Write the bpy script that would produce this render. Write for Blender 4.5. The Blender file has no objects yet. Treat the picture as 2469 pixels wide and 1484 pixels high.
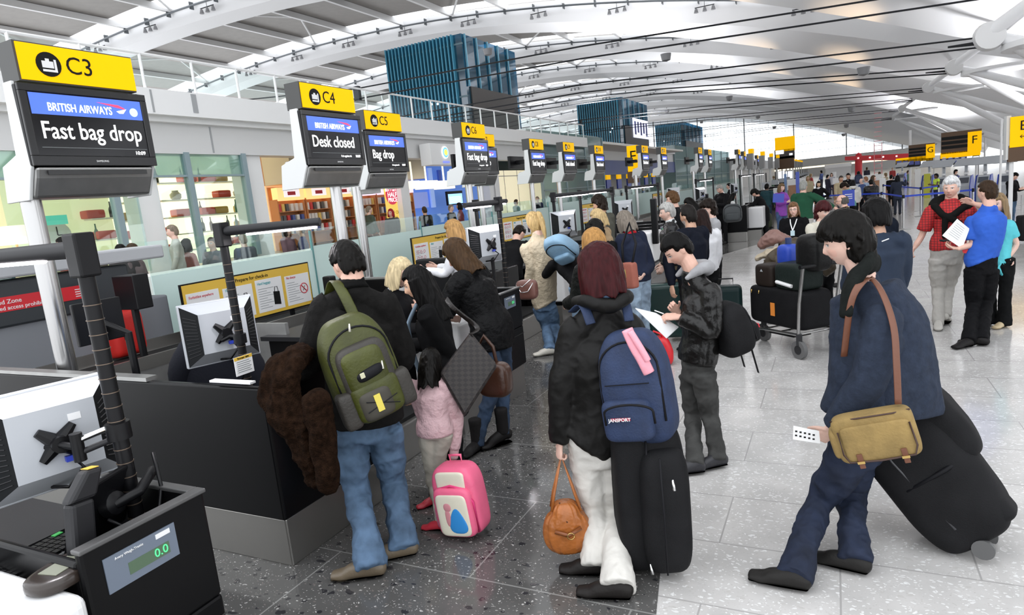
import bpy, math, random
import numpy as np
from mathutils import Vector, Matrix, noise
random.seed(7)
# ---------------- camera, world, light, exposure ----------------
sc = bpy.context.scene
FP = 1559.0
YAW, PIT, ROL = -.4717, -.1666, -.1000
CAM = np.array([0, 0, 2.0])
def _rot():
    cy, sy = math.cos(YAW), math.sin(YAW); cp, sp = math.cos(PIT), math.sin(PIT); cr, sr = math.cos(ROL), math.sin(ROL)
    f = np.array([sy*cp, cy*cp, sp]); r = np.array([cy, -sy, 0]); u = np.cross(r, f)
    return cr*r+sr*u, -sr*r+cr*u, f
RR, UU, FF = _rot()
cd = bpy.data.cameras.new('camera'); cam = bpy.data.objects.new('camera', cd); sc.collection.objects.link(cam)
cd.sensor_width = 36; cd.lens = FP/2469*36; cd.clip_start = .05; cd.clip_end = 600
cam.matrix_world = Matrix(((RR[0], UU[0], -FF[0], 0), (RR[1], UU[1], -FF[1], 0), (RR[2], UU[2], -FF[2], 2.0), (0, 0, 0, 1)))
sc.camera = cam
w = bpy.data.worlds.new('overcast_sky'); sc.world = w; w.use_nodes = True
bg = w.node_tree.nodes['Background']; bg.inputs[0].default_value = (.93, .96, 1, 1); bg.inputs[1].default_value = 1.35
sc.view_settings.view_transform = 'Standard'; sc.view_settings.look = 'None'
sc.view_settings.exposure = 0.8; sc.view_settings.gamma = 1; sc.view_settings.use_curve_mapping = False
sc.cycles.max_bounces = 7; sc.cycles.diffuse_bounces = 4; sc.cycles.glossy_bounces = 3; sc.cycles.transmission_bounces = 3
sc.cycles.transparent_max_bounces = 12; sc.cycles.use_denoising = True; sc.cycles.sample_clamp_indirect = 4
sc.cycles.caustics_reflective = False; sc.cycles.caustics_refractive = False
# ---------------- measuring helpers ----------------
def ray(px, py):
    return FF+(px-1234.5)/FP*RR-(py-742)/FP*UU
def atz(px, py, z):
    r = ray(px, py); return CAM+r*((z-2.0)/r[2])
def atx(px, py, X):
    r = ray(px, py); return CAM+r*(X/r[0])
def aty(px, py, Y):
    r = ray(px, py); return CAM+r*(Y/r[1])
def V(*a): return np.array(a, float)
def nrm(a):
    a = np.array(a, float); return a/(np.linalg.norm(a)+1e-12)
# ---------------- object helpers ----------------
C = sc.collection
def tag(o, label, cat, group=None, kind=None):
    o['label'] = label; o['category'] = cat
    if group: o['group'] = group
    if kind: o['kind'] = kind
    return o
def empty(name, loc, rz=0, label=None, cat=None, group=None):
    o = bpy.data.objects.new(name, None); C.objects.link(o); o.location = [float(v) for v in loc]; o.rotation_euler = (0, 0, rz)
    o.empty_display_size = .1
    if label: tag(o, label, cat, group)
    return o
class MB:
    def __init__(s): s.v = []; s.f = []; s.mi = []; s.n = 0
    def add(s, v, f, mi=0):
        v = np.asarray(v, float); s.v.append(v); s.f += [tuple(int(i)+s.n for i in q) for q in f]; s.mi += [mi]*len(f); s.n += len(v); return s
    def box(s, x0, x1, y0, y1, z0, z1, mi=0, M=None):
        v = V(*[(x, y, z) for z in (z0, z1) for y in (y0, y1) for x in (x0, x1)])
        if M is not None: v = v@M[0].T+M[1]
        return s.add(v, [(0, 2, 3, 1), (4, 5, 7, 6), (0, 1, 5, 4), (2, 6, 7, 3), (0, 4, 6, 2), (1, 3, 7, 5)], mi)
    def prism(s, pts, a, b, axis=1, mi=0, M=None):
        # polygon pts in the two other axes, extruded from a to b along axis
        n = len(pts); v = []
        for t in (a, b):
            for p, q in pts:
                v.append({0: (t, p, q), 1: (p, t, q), 2: (p, q, t)}[axis])
        v = V(*v)
        if M is not None: v = v@M[0].T+M[1]
        return s.add(v, [tuple(range(n))[::-1], tuple(range(n, 2*n))]+[(i, (i+1) % n, n+(i+1) % n, n+i) for i in range(n)], mi)
    def tube(s, pts, r, n=10, mi=0, cap=True):
        pts = [V(*p) for p in pts]; k = len(pts); rs = r if hasattr(r, '__len__') else [r]*k; v = []
        ref = V(0, 0, 1) if abs(nrm(pts[-1]-pts[0])[2]) < .9 else V(1, 0, 0)
        for i, p in enumerate(pts):
            t = nrm(pts[min(i+1, k-1)]-pts[max(i-1, 0)]); a = nrm(np.cross(ref, t)); b = np.cross(t, a)
            for j in range(n):
                th = 2*math.pi*j/n; v.append(p+rs[i]*(a*math.cos(th)+b*math.sin(th)))
        f = [(i*n+j, i*n+(j+1) % n, (i+1)*n+(j+1) % n, (i+1)*n+j) for i in range(k-1) for j in range(n)]
        if cap: f += [tuple(range(n))[::-1], tuple(range((k-1)*n, k*n))]
        return s.add(v, f, mi)
    def lathe(s, prof, c=(0, 0, 0), n=16, mi=0):
        v = [(c[0]+r*math.cos(2*math.pi*j/n), c[1]+r*math.sin(2*math.pi*j/n), c[2]+z) for r, z in prof for j in range(n)]; k = len(prof)
        f = [(i*n+j, i*n+(j+1) % n, (i+1)*n+(j+1) % n, (i+1)*n+j) for i in range(k-1) for j in range(n)]
        f += [tuple(range(n))[::-1], tuple(range((k-1)*n, k*n))]
        return s.add(v, f, mi)
    def quad(s, a, b, c, d, mi=0): return s.add([a, b, c, d], [(0, 1, 2, 3)], mi)
    def slab(s, a, b, c, d, t, mi=0):
        q = [V(*p) for p in (a, b, c, d)]; n = nrm(np.cross(q[1]-q[0], q[3]-q[0]))*t
        return s.add(q+[p+n for p in q], [(3, 2, 1, 0), (4, 5, 6, 7)]+[(i, (i+1) % 4, 4+(i+1) % 4, 4+i) for i in range(4)], mi)
    def blob(s, c, h, e=.5, e2=None, M=None, nu=20, nv=14, mi=0, fn=None):
        # superellipsoid with half sizes h
        e2 = e2 or e; v = []
        pw = lambda t, p: math.copysign(abs(t)**p, t)
        for i in range(nv+1):
            a = -math.pi/2+math.pi*i/nv
            for j in range(nu):
                b = 2*math.pi*j/nu
                v.append((h[0]*pw(math.cos(a), e)*pw(math.cos(b), e2), h[1]*pw(math.cos(a), e)*pw(math.sin(b), e2), h[2]*pw(math.sin(a), e)))
        v = np.array(v)
        if fn: v = fn(v)
        if M is not None: v = v@M.T
        v = v+V(*c)
        f = [(i*nu+j, i*nu+(j+1) % nu, (i+1)*nu+(j+1) % nu, (i+1)*nu+j) for i in range(nv) for j in range(nu)]
        return s.add(v, f, mi)
    def build(s, name, mats, parent=None, smooth=None, bevel=0, loc=None, seg=2):
        me = bpy.data.meshes.new(name); v = np.concatenate(s.v) if s.v else np.zeros((0, 3))
        me.from_pydata(v.tolist(), [], s.f); me.update()
        if not isinstance(mats, (list, tuple)): mats = [mats]
        for m in mats: me.materials.append(m)
        if len(mats) > 1: me.polygons.foreach_set('material_index', s.mi)
        if smooth is not None:
            me.shade_smooth() if smooth is True else me.set_sharp_from_angle(angle=math.radians(smooth))
        o = bpy.data.objects.new(name, me); C.objects.link(o)
        if parent: o.parent = parent
        if loc is not None: o.location = [float(q) for q in loc]
        if bevel:
            b = o.modifiers.new('bevel', 'BEVEL'); b.width = bevel; b.segments = seg; b.limit_method = 'ANGLE'; b.angle_limit = .6
        return o
def loft(pts, rad, ref=(1, 0, 0), n=16, sub=5, cap=.6, dense=True):
    """closed tapering limb: pts path, rad [(rx,ry)], rx along ref"""
    P = np.array(pts, float); R = np.array([(r, r) if np.isscalar(r) else r for r in rad], float); k = len(P)
    Q = []; W = []
    for i in range(k-1):
        p0 = P[max(i-1, 0)]; p1 = P[i]; p2 = P[i+1]; p3 = P[min(i+2, k-1)]
        for j in range(sub):
            t = j/sub; Q.append(.5*((2*p1)+(-p0+p2)*t+(2*p0-5*p1+4*p2-p3)*t*t+(-p0+3*p1-3*p2+p3)*t**3))
            u = t*t*(3-2*t); W.append(R[i]*(1-u)+R[i+1]*u)
    Q.append(P[-1]); W.append(R[-1])
    # rounded caps
    def capend(q, d, w):
        m = min(w)*cap; return [(q+d*m*math.sin(a), w*math.cos(a)) for a in (.4, .8, 1.15, 1.45)]
    d0 = nrm(Q[0]-Q[1]); d1 = nrm(Q[-1]-Q[-2])
    a = capend(Q[0], d0, W[0])[::-1]; b = capend(Q[-1], d1, W[-1])
    Q = [x[0] for x in a]+Q+[x[0] for x in b]; W = [x[1] for x in a]+W+[x[1] for x in b]
    v = []; K = len(Q); ref = nrm(ref); px = ref
    for i in range(K):
        t = nrm(Q[min(i+1, K-1)]-Q[max(i-1, 0)])
        x = ref-t*(ref@t)
        if np.linalg.norm(x) < .25: x = px-t*(px@t)
        x = nrm(x); px = x; y = np.cross(t, x)
        for j in range(n):
            th = 2*math.pi*j/n; v.append(Q[i]+x*W[i][0]*math.cos(th)+y*W[i][1]*math.sin(th))
    f = [(i*n+j, i*n+(j+1) % n, (i+1)*n+(j+1) % n, (i+1)*n+j) for i in range(K-1) for j in range(n)]
    f += [tuple(range(n))[::-1], tuple(range((K-1)*n, K*n))]
    return np.array(v), f
def copy_tree(o, loc=None, rz=None, label=None, parent=None, group=None):
    c = o.copy(); C.objects.link(c)
    if parent: c.parent = parent
    if loc is not None: c.location = [float(v) for v in loc]
    if rz is not None: c.rotation_euler = (0, 0, rz)
    if label: c['label'] = label
    if group: c['group'] = group
    for ch in list(o.children): copy_tree(ch, parent=c)
    return c
def ax(xa, ya, za): return np.array([xa, ya, za], float).T   # columns
_tx = {}
def text(s, size, org, xa, up, mat, parent, name='lettering', align='CENTER', bold=0.0, xs=1.0, depth=.0015):
    cu = bpy.data.curves.new(name, 'FONT'); cu.body = s; cu.size = size; cu.align_x = align; cu.align_y = 'CENTER'
    cu.extrude = depth; cu.offset = min(bold, .006)*size; cu.resolution_u = 3
    t = bpy.data.objects.new(name, cu); C.objects.link(t)
    bpy.context.view_layer.update()
    me = bpy.data.meshes.new_from_object(t.evaluated_get(bpy.context.evaluated_depsgraph_get()))
    bpy.data.objects.remove(t); bpy.data.curves.remove(cu)
    xa = nrm(xa); up = nrm(up); za = np.cross(xa, up)
    co = np.zeros(len(me.vertices)*3); me.vertices.foreach_get('co', co); co = co.reshape(-1, 3); co[:, 0] *= xs
    co = co@ax(xa, up, za).T+V(*org); me.vertices.foreach_set('co', co.ravel()); me.materials.clear(); me.materials.append(mat)
    me.update()
    o = bpy.data.objects.new(name, me); C.objects.link(o)
    if parent: o.parent = parent
    return o
# ---------------- materials ----------------
MT = {}
def mat(name, col=(.5, .5, .5), rough=.5, metal=0, emit=0, ecol=None, bump=None, var=0, vs=8, spec=.5, coat=0, stretch=None, attr=None, sheen=0, trans=0):
    if name in MT: return MT[name]
    if max(col) < .03 and spec == .5 and rough > .28: spec = .14
    m = bpy.data.materials.new(name); m.use_nodes = True; nt = m.node_tree; N = nt.nodes; L = nt.links; b = N['Principled BSDF']
    b.inputs['Base Color'].default_value = (*col, 1); b.inputs['Roughness'].default_value = rough; b.inputs['Metallic'].default_value = metal
    b.inputs['Specular IOR Level'].default_value = spec; b.inputs['Coat Weight'].default_value = coat
    if sheen: b.inputs['Sheen Weight'].default_value = sheen
    if trans: b.inputs['Transmission Weight'].default_value = trans
    if emit: b.inputs['Emission Color'].default_value = (*(ecol or col), 1); b.inputs['Emission Strength'].default_value = emit
    tc = N.new('ShaderNodeTexCoord'); mp = N.new('ShaderNodeMapping'); L.new(tc.outputs['Object'], mp.inputs[0])
    if stretch: mp.inputs['Scale'].default_value = stretch
    if attr:
        a = N.new('ShaderNodeAttribute'); a.attribute_name = attr; L.new(a.outputs['Color'], b.inputs['Base Color'])
    if var:
        n = N.new('ShaderNodeTexNoise'); n.inputs['Scale'].default_value = vs; n.inputs['Detail'].default_value = 4; L.new(mp.outputs[0], n.inputs[0])
        r = N.new('ShaderNodeMapRange'); r.inputs[1].default_value = .3; r.inputs[2].default_value = .7; r.inputs[3].default_value = 1-var; r.inputs[4].default_value = 1+var
        L.new(n.outputs[0], r.inputs[0])
        mx = N.new('ShaderNodeMix'); mx.data_type = 'RGBA'; mx.blend_type = 'MULTIPLY'; mx.inputs[0].default_value = 1; mx.inputs[6].default_value = (*col, 1)
        if attr: L.new(a.outputs['Color'], mx.inputs[6])
        L.new(r.outputs[0], mx.inputs[7]); L.new(mx.outputs[2], b.inputs['Base Color'])
    if bump:
        n2 = N.new('ShaderNodeTexNoise'); n2.inputs['Scale'].default_value = bump[0]; n2.inputs['Detail'].default_value = 3; L.new(mp.outputs[0], n2.inputs[0])
        bp = N.new('ShaderNodeBump'); bp.inputs['Strength'].default_value = bump[1]; bp.inputs['Distance'].default_value = bump[2] if len(bump) > 2 else .01
        L.new(n2.outputs[0], bp.inputs['Height']); L.new(bp.outputs[0], b.inputs['Normal'])
    MT[name] = m; return m
def glassmat(name, tint, refl=.12, rough=.02, alpha=0.0, acol=None):
    """thin sheet: mostly see-through, a little reflective; alpha = share of frosting"""
    m = bpy.data.materials.new(name); m.use_nodes = True; nt = m.node_tree; N = nt.nodes; L = nt.links; N.clear()
    o = N.new('ShaderNodeOutputMaterial'); t = N.new('ShaderNodeBsdfTransparent'); t.inputs[0].default_value = (*tint, 1)
    g = N.new('ShaderNodeBsdfGlossy'); g.inputs['Roughness'].default_value = rough
    x = N.new('ShaderNodeMixShader'); x.inputs[0].default_value = refl; L.new(t.outputs[0], x.inputs[1]); L.new(g.outputs[0], x.inputs[2]); last = x
    if alpha:
        d = N.new('ShaderNodeBsdfDiffuse'); d.inputs[0].default_value = (*(acol or tint), 1); tr = N.new('ShaderNodeBsdfTranslucent'); tr.inputs[0].default_value = (*(acol or tint), 1)
        y = N.new('ShaderNodeMixShader'); y.inputs[0].default_value = .4; L.new(d.outputs[0], y.inputs[1]); L.new(tr.outputs[0], y.inputs[2])
        z = N.new('ShaderNodeMixShader'); z.inputs[0].default_value = alpha; L.new(x.outputs[0], z.inputs[1]); L.new(y.outputs[0], z.inputs[2]); last = z
    L.new(last.outputs[0], o.inputs[0]); MT[name] = m; return m
def floormat(name, base, chips, rough, scale, grout, tile=(1.2, .57)):
    m = bpy.data.materials.new(name); m.use_nodes = True; nt = m.node_tree; N = nt.nodes; L = nt.links; b = N['Principled BSDF']
    tc = N.new('ShaderNodeTexCoord'); src = tc.outputs['Object']
    # warp so the stone chips are irregular
    nz = N.new('ShaderNodeTexNoise'); nz.inputs['Scale'].default_value = 9; nz.inputs['Detail'].default_value = 3; L.new(src, nz.inputs[0])
    vm = N.new('ShaderNodeVectorMath'); vm.operation = 'SCALE'; vm.inputs[3].default_value = .10; L.new(nz.outputs['Color'], vm.inputs[0])
    va = N.new('ShaderNodeVectorMath'); va.operation = 'ADD'; L.new(src, va.inputs[0]); L.new(vm.outputs[0], va.inputs[1])
    col = None
    def mixin(prev, fac, c):
        x = N.new('ShaderNodeMix'); x.data_type = 'RGBA'; L.new(fac, x.inputs[0])
        if prev is None: x.inputs[6].default_value = (*base, 1)
        else: L.new(prev, x.inputs[6])
        x.inputs[7].default_value = (*c, 1); return x.outputs[2]
    n1 = N.new('ShaderNodeTexNoise'); n1.inputs['Scale'].default_value = 3; n1.inputs['Detail'].default_value = 6; L.new(src, n1.inputs[0])
    r1 = N.new('ShaderNodeMapRange'); r1.inputs[1].default_value = .35; r1.inputs[2].default_value = .65; L.new(n1.outputs[0], r1.inputs[0])
    col = mixin(None, r1.outputs[0], tuple(c*.82 for c in base))
    for sc_, thr, c, seed, amt in chips:
        v = N.new('ShaderNodeTexVoronoi'); v.inputs['Scale'].default_value = sc_; v.inputs['Randomness'].default_value = 1
        mp = N.new('ShaderNodeMapping'); mp.inputs['Location'].default_value = (seed, seed*2, 0); mp.inputs['Rotation'].default_value = (0, 0, seed); mp.inputs['Scale'].default_value = (1, 1.7, 1)
        L.new(va.outputs[0], mp.inputs[0]); L.new(mp.outputs[0], v.inputs['Vector'])
        # per-cell random selects which cells are chips, distance gives their size
        sp = N.new('ShaderNodeSeparateColor'); L.new(v.outputs['Color'], sp.inputs[0])
        mm = N.new('ShaderNodeMath'); mm.operation = 'MULTIPLY'; mm.inputs[1].default_value = thr; L.new(sp.outputs[0], mm.inputs[0])
        sb = N.new('ShaderNodeMath'); sb.operation = 'SUBTRACT'; L.new(mm.outputs[0], sb.inputs[0]); L.new(v.outputs['Distance'], sb.inputs[1])
        mr = N.new('ShaderNodeMapRange'); mr.inputs[1].default_value = 0; mr.inputs[2].default_value = .05; mr.inputs[4].default_value = amt; L.new(sb.outputs[0], mr.inputs[0])
        col = mixin(col, mr.outputs[0], c)
    br = N.new('ShaderNodeTexBrick'); br.inputs['Scale'].default_value = 1; br.inputs['Brick Width'].default_value = tile[0]; br.inputs['Row Height'].default_value = tile[1]
    br.inputs['Mortar Size'].default_value = .0045; br.inputs['Mortar Smooth'].default_value = 0; L.new(src, br.inputs[0])
    col = mixin(col, br.outputs['Fac'], grout)
    L.new(col, b.inputs['Base Color'])
    rr = N.new('ShaderNodeMapRange'); rr.inputs[3].default_value = rough*.8; rr.inputs[4].default_value = rough*1.3; L.new(n1.outputs[0], rr.inputs[0]); L.new(rr.outputs[0], b.inputs['Roughness'])
    b.inputs['Specular IOR Level'].default_value = .45
    MT[name] = m; return m
white = mat('white_paint', (.82, .82, .82), .45); whitew = mat('warm_white_paint', (.8, .78, .75), .5)
offwhite = mat('pale_grey_paint', (.66, .66, .66), .5); black = mat('black_laminate', (.0035, .0035, .004), .3, spec=.16)
blackm = mat('black_plastic', (.005, .005, .006), .38, spec=.25); dgrey = mat('dark_grey_plastic', (.02, .02, .022), .45, spec=.3)
steel = mat('brushed_steel', (.46, .455, .45), .24, .95, bump=(60, .08), stretch=(1, 1, .05)); steeld = mat('dull_steel', (.42, .42, .41), .42, .9, var=.08)
chrome = mat('chrome', (.8, .8, .8), .12, 1); silver = mat('silver_plastic', (.46, .48, .51), .45, .1)
yellow = mat('lit_yellow_sign', (.75, .40, 0), .5, emit=.34, ecol=(1, .52, 0), spec=.1); ink = mat('black_ink', (.01, .01, .01), .5)
greyink = mat('grey_ink', (.25, .27, .27), .6); tealink = mat('teal_ink', (.05, .35, .38), .6); redink = mat('red_ink', (.55, .03, .05), .6)
glowwhite = mat('lit_white_text', (1, 1, 1), .5, emit=.75); scrblack = mat('screen_black', (.004, .004, .006), .15, emit=.01)
scrblue = mat('screen_blue', (.06, .13, .6), .3, emit=.5, ecol=(.07, .15, .7)); scrred = mat('screen_red', (.8, .05, .12), .3, emit=.6)
tube_m = mat('fluorescent_tube', (1, .95, 1), .5, emit=6); paper = mat('white_paper', (.8, .8, .8), .7)
yprint = mat('yellow_print', (.75, .48, .06), .5); redsign = mat('red_sign', (.62, .02, .03), .45); bluelam = mat('blue_laminate', (.03, .06, .42), .35)
glassc = glassmat('clear_glass', (.86, .95, .93), .07); glassf = glassmat('frosted_glass', (.78, .9, .88), .05, .3, .86, (.80, .90, .88))
glassb = glassmat('blue_glass', (.12, .38, .55), .2, .05, .3, (.03, .2, .33)); glassg = glassmat('grey_green_glass', (.6, .72, .72), .12, .05, .5, (.42, .52, .52))
yblue = mat('royal_blue_webbing', (.02, .06, .5), .6)
floorL = floormat('pale_terrazzo', (.57, .555, .54), [(26, .42, (.74, .74, .73), 1.3, .8), (14, .30, (.47, .45, .43), 4.1, .55), (40, .35, (.80, .80, .79), 7.7, .7), (60, .35, (.40, .38, .36), 2.2, .5)], .13, 1, (.36, .35, .34))
floorD = floormat('dark_terrazzo', (.10, .098, .095), [(12, .36, (.022, .022, .026), 3.3, .9), (30, .30, (.17, .15, .14), 5.1, .8), (34, .30, (.50, .49, .47), 9.7, .85), (60, .24, (.62, .61, .58), 6.2, .8)], .11, 1, (.24, .24, .23), (1.8, .9))
# ---------------- floor ----------------
def struct(o): o['kind'] = 'structure'; return o
m = MB(); m.box(-70, 60, -12, 215, -.3, 0); struct(m.build('floor', floorL))
poly = [(-.66, -6), (-.74, 1.2), (-.78, 2.7), (-.87, 3.2), (-1.3, 4.3), (-1.75, 5.5), (-2.15, 8), (-2.5, 12), (-2.71, 17.4), (-1.86, 20.3), (-1.3, 24), (-1.3, 120), (-7.2, 120), (-7.2, -6)]
m = MB(); m.prism(poly, .0005, .003, 2); o = m.build('floor_dark_strip', floorD); o.name = 'floor_counter_side'; struct(o)
# ---------------- roof ----------------
roofgrey = mat('roof_deck_grey', (.35, .33, .31), .6, var=.05, vs=1.5)
ZA, XA, CA = 20.69, -49.03, .002662
def rz(x):
    return ZA-CA*(x-XA)**2
BY = [6.4+18*k for k in range(0, 12)]
XS = np.linspace(-120, 26, 60)
def beamh(x):   # soffit drop and width grow towards the right springing
    t = np.clip((x+34)/42, 0, 1); return 1.5+2.6*t**1.6, 1.5+7.5*t**1.7
beam_m = mat('white_beam_paint', (.9, .9, .91), .42)
for k, y in enumerate(BY):
    # deck panel from the beam to the skylight of the next one
    m = MB(); v = []; f = []
    y0, y1 = y+.6, y+18-2.3
    for x in XS: v += [(x, y0, rz(x)+.9), (x, y1, rz(x)+.9), (x, y0, rz(x)+1.1), (x, y1, rz(x)+1.1)]
    for i in range(len(XS)-1):
        a = 4*i; f += [(a, a+1, a+5, a+4), (a+2, a+6, a+7, a+3), (a+1, a+3, a+7, a+5), (a, a+4, a+6, a+2)]
    m.add(v, f); struct(m.build('ceiling', roofgrey))
    # box girder: near web up to the skylight, wide curved soffit towards the right end
    m = MB(); v = []; f = []
    for x in XS:
        h, ww = beamh(x); z = rz(x); v += [(x, y-.55, z+.75), (x, y-.35, z-h*.62), (x, y-.35+ww*.55, z-h), (x, y+.4+ww*.62, z-h*.8), (x, y+.9, z+.8)]
    for i in range(len(XS)-1):
        a = 5*i; f += [(a+j, a+(j+1) % 5, a+5+(j+1) % 5, a+5+j) for j in range(5)]
    m.add(v, f); o = m.build('trim_%d' % (k+1), beam_m, smooth=35); struct(o)
    # purlins and braces crossing from beam to beam
    m = MB()
    for j, x in enumerate(np.arange(-112, 20, 6.0)):
        z = rz(x)+.55; m.box(x-.14, x+.14, y+.2, y+18, z-.22, z+.3)
        if j % 3 == 1 and x < 14:
            z2 = rz(x+6)+.55; m.tube([(x, y+.3, z), (x+6, y+9, z2)], .1, 6); m.tube([(x+6, y+9, z2), (x, y+17.6, z)], .1, 6)
    struct(m.build('trim_purlins', white)).name = 'trim_%d' % (20+k)
    # glazing bars of the skylight, and the dark lighting rail under it
    m = MB()
    m.tube([(x, y-.95, rz(x)+.15) for x in XS], .09, 6)
    for x in np.arange(-100, 22, 3.0): m.box(x-.04, x+.04, y-1.0, y-.6, rz(x)-.1, rz(x)+.5)
    o = m.build('lighting_rail', mat('rail_grey', (.12, .13, .14), .4, .6)); struct(o).name = 'trim_%d' % (40+k)
# ---------------- right edge: springing nodes and struts ----------------
def node(px, py, Y, i):
    p = aty(px, py, Y); r = empty('roof_strut_node', p, 0, 'white cast roof node number %s from the near end, where cable and raking struts meet' % ['one', 'two', 'three', 'four', 'five'][i], 'roof node')
    m = MB(); m.lathe([(.05, -.25), (.38, -.25), (.42, 0), (.38, .25), (.05, .25)], n=20); m.v[-1] = m.v[-1][:, [0, 2, 1]]; m.build('pin_plate', white, r, 40)
    for dx, dy, dz in ((9, -7, -5.2), (9, 7, -5.2)):
        m = MB(); m.tube([(.3, 0, -.1), (dx, dy, dz)], [.16, .34], 14); m.build('strut', beam_m, r, 40)
    for dx, dy in ((3.2, -3), (3.2, 3)):
        m = MB(); m.tube([(0, 0, .1), (dx, dy, 2.2)], [.2, .12], 10); m.build('branch', beam_m, r, 40)
    m = MB(); m.lathe([(.9, -.08), (1.6, -.08), (1.6, .08), (.9, .08)], (1.9, 0, -.4), 24); m.build('ring', beam_m, r, 40)
    return p
NODES = []
for i, (px, py, Y) in enumerate([(2385, 88, 24.4), (2300, 163, 42.4), (2238, 212, 60.4), (2175, 262, 90), (2150, 284, 115)]):
    NODES.append(node(px, py, Y, i))
cab = mat('cable_dark', (.03, .032, .036), .4, .7)
CB = [((2385, 88), (1400, 205), (860, 300), (322, 356), 24.4), ((2420, -50), (1400, 112), (860, 214), (322, 268), 15.5), ((2300, 163), (1577, 216), (1244, 262), (940, 306), 42.4),
      ((2238, 212), (1700, 256), (1400, 290), (1100, 330), 60.4), ((2200, 238), (1700, 284), (1500, 304), (1250, 335), 78.4), ((2175, 262), (1800, 296), (1600, 320), (1400, 345), 96.4), ((2150, 284), (1850, 308), (1700, 326), (1550, 340), 114.4)]
def cable(a, b, c, d, Y, i):
    P = [aty(*q, Y) for q in (a, b, c, d)]
    r = empty('tie_cable', P[0], 0, 'pair of dark steel tie cables spanning the hall under the %s bay of roof' % ['second nearest', 'nearest', 'third', 'fourth', 'fifth', 'sixth', 'farthest'][i], 'roof cable')
    for s in (0, 1):
        m = MB(); m.tube([p-P[0]+V(0, .0, -.28*s) for p in P], (.02 if Y < 20 else .028) if Y < 40 else .04, 6); m.build('cable', cab, r)
    m = MB(); m.tube([(0, 0, -.15), (P[1]-P[0])*.08+V(0, 0, -.17)], [.035, .02] if Y < 20 else [.07, .03], 8); m.build('end_clamp', cab, r)
    m = MB(); q = P[2]-P[0]; m.box(q[0]-.09, q[0]+.09, q[1]-.06, q[1]+.06, q[2]-.34, q[2]+.06); m.build('spacer_clamp', cab, r)
for i, c in enumerate(CB): cable(*c, i)
# spotlight clusters on the lighting rails
sp = empty('spotlight_cluster', (0, 0, -50), 0, 'small cluster of three ceiling spotlights under a curved lighting rail', 'spotlight', 'ceiling spotlight clusters')
m = MB(); m.box(-.8, .8, -.03, .03, .0, .06); m.tube([(0, 0, .05), (0, 0, .5)], .02, 6); m.build('bracket', cab, sp)
for x in (-.7, 0, .7):
    m = MB(); m.lathe([(.05, 0), (.12, -.1), (.19, -.38), (.02, -.36)], (x, 0, 0), 10); m.build('spot_head', mat('lamp_grey', (.2, .2, .21), .4), sp, 40)
first = True
for k, y in enumerate(BY[:8]):
    for x in (np.arange(-62, 16, 7.5) if k < 4 else np.arange(-50, 12, 9)):
        if k == 0 and x > -5: continue
        loc = (float(x), y-.95, rz(x)-.35)
        if first: sp.location = loc; first = False
        else: copy_tree(sp, loc)
# warm uplights that wash the soffits at the right
for k in (1, 2, 3, 4):
    for x in (-14, -6, 1):
        ld = bpy.data.lights.new('uplight', 'SPOT'); ld.energy = 520; ld.color = (1, .72, .45); ld.spot_size = math.radians(50); ld.spot_blend = 1.0; ld.shadow_soft_size = .3
        lo = bpy.data.objects.new('uplight', ld); C.objects.link(lo); lo.location = (x, BY[k]+3.2, rz(x)-8.5); lo.rotation_euler = (math.pi, 0, 0)
        h = MB(); h.lathe([(.02, -.35), (.17, -.3), (.22, -.05), (.18, -.06)], n=12)
        o = tag(h.build('uplight_housing', MT['lamp_grey'], None, 40, loc=(x, BY[k]+3.2, rz(x)-8.6)), 'small grey uplight washing the white roof soffit with warm light', 'uplight', 'warm uplights below the roof beams')
for i, (x, y) in enumerate([(-15, 14), (-15, 41), (-16, 58), (-16, 84), (-16, 112), (11, 22), (11, 44), (11, 68), (11, 96)]):  # lamps and bowls added to brighten the beams and soffits
    z = 5.2 if x < 0 else 3.6
    ld = bpy.data.lights.new('roof_fill_light', 'SPOT'); ld.energy = 5500 if x < 0 else 3500; ld.color = (.96, .97, 1); ld.spot_size = math.radians(150); ld.spot_blend = 1; ld.shadow_soft_size = .5
    lo = bpy.data.objects.new('roof_fill_light', ld); C.objects.link(lo); lo.location = (x, y, z); lo.rotation_euler = (math.pi, 0, 0)
    m = MB(); m.lathe([(.03, -z+(4.76 if x < 0 else 0)), (.03, -.3), (.3, -.28), (.36, -.1), (.3, -.1)], n=14); tag(m.build('fill_uplighter', MT['lamp_grey'], None, 40, loc=(x, y, z)), 'grey bowl uplighter on a stem, added to brighten the roof', 'fill_uplighter', 'bowl uplighters added to brighten the roof')
# ---------------- far glass wall ----------------
YF = 196
m = MB(); m.box(-60, 26, YF, YF+.5, 0, 4.6); struct(m.build('wall_far', offwhite))
bar = mat('mullion_grey', (.2, .21, .22), .5)
m = MB()
for x in np.arange(-60, 26, 2.1): m.box(x-.03, x+.03, YF-.1, YF, 4.6, rz(x)+1)
for x in np.arange(-60, 26, 12.6): m.box(x-.13, x+.13, YF-.4, YF, 4.6, rz(x)+1)
for z in np.arange(4.6, 20, 2.0): m.box(-60, 26, YF-.12, YF, z-.04, z+.04)
fr = m.build('window_1', bar); struct(fr)
m = MB(); m.box(-60, 26, YF, YF+.03, 4.6, 21); m.build('pane', glassmat('far_glazing', (.97, .99, 1), .03), fr)
m = MB(); m.box(-60, 26, YF-14, YF-13.6, 2.1, 2.5); m.build('trim_60', mat('lit_edge', (1, .86, .6), .4, emit=.9)); bpy.data.objects['trim_60']['kind'] = 'structure'
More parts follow.
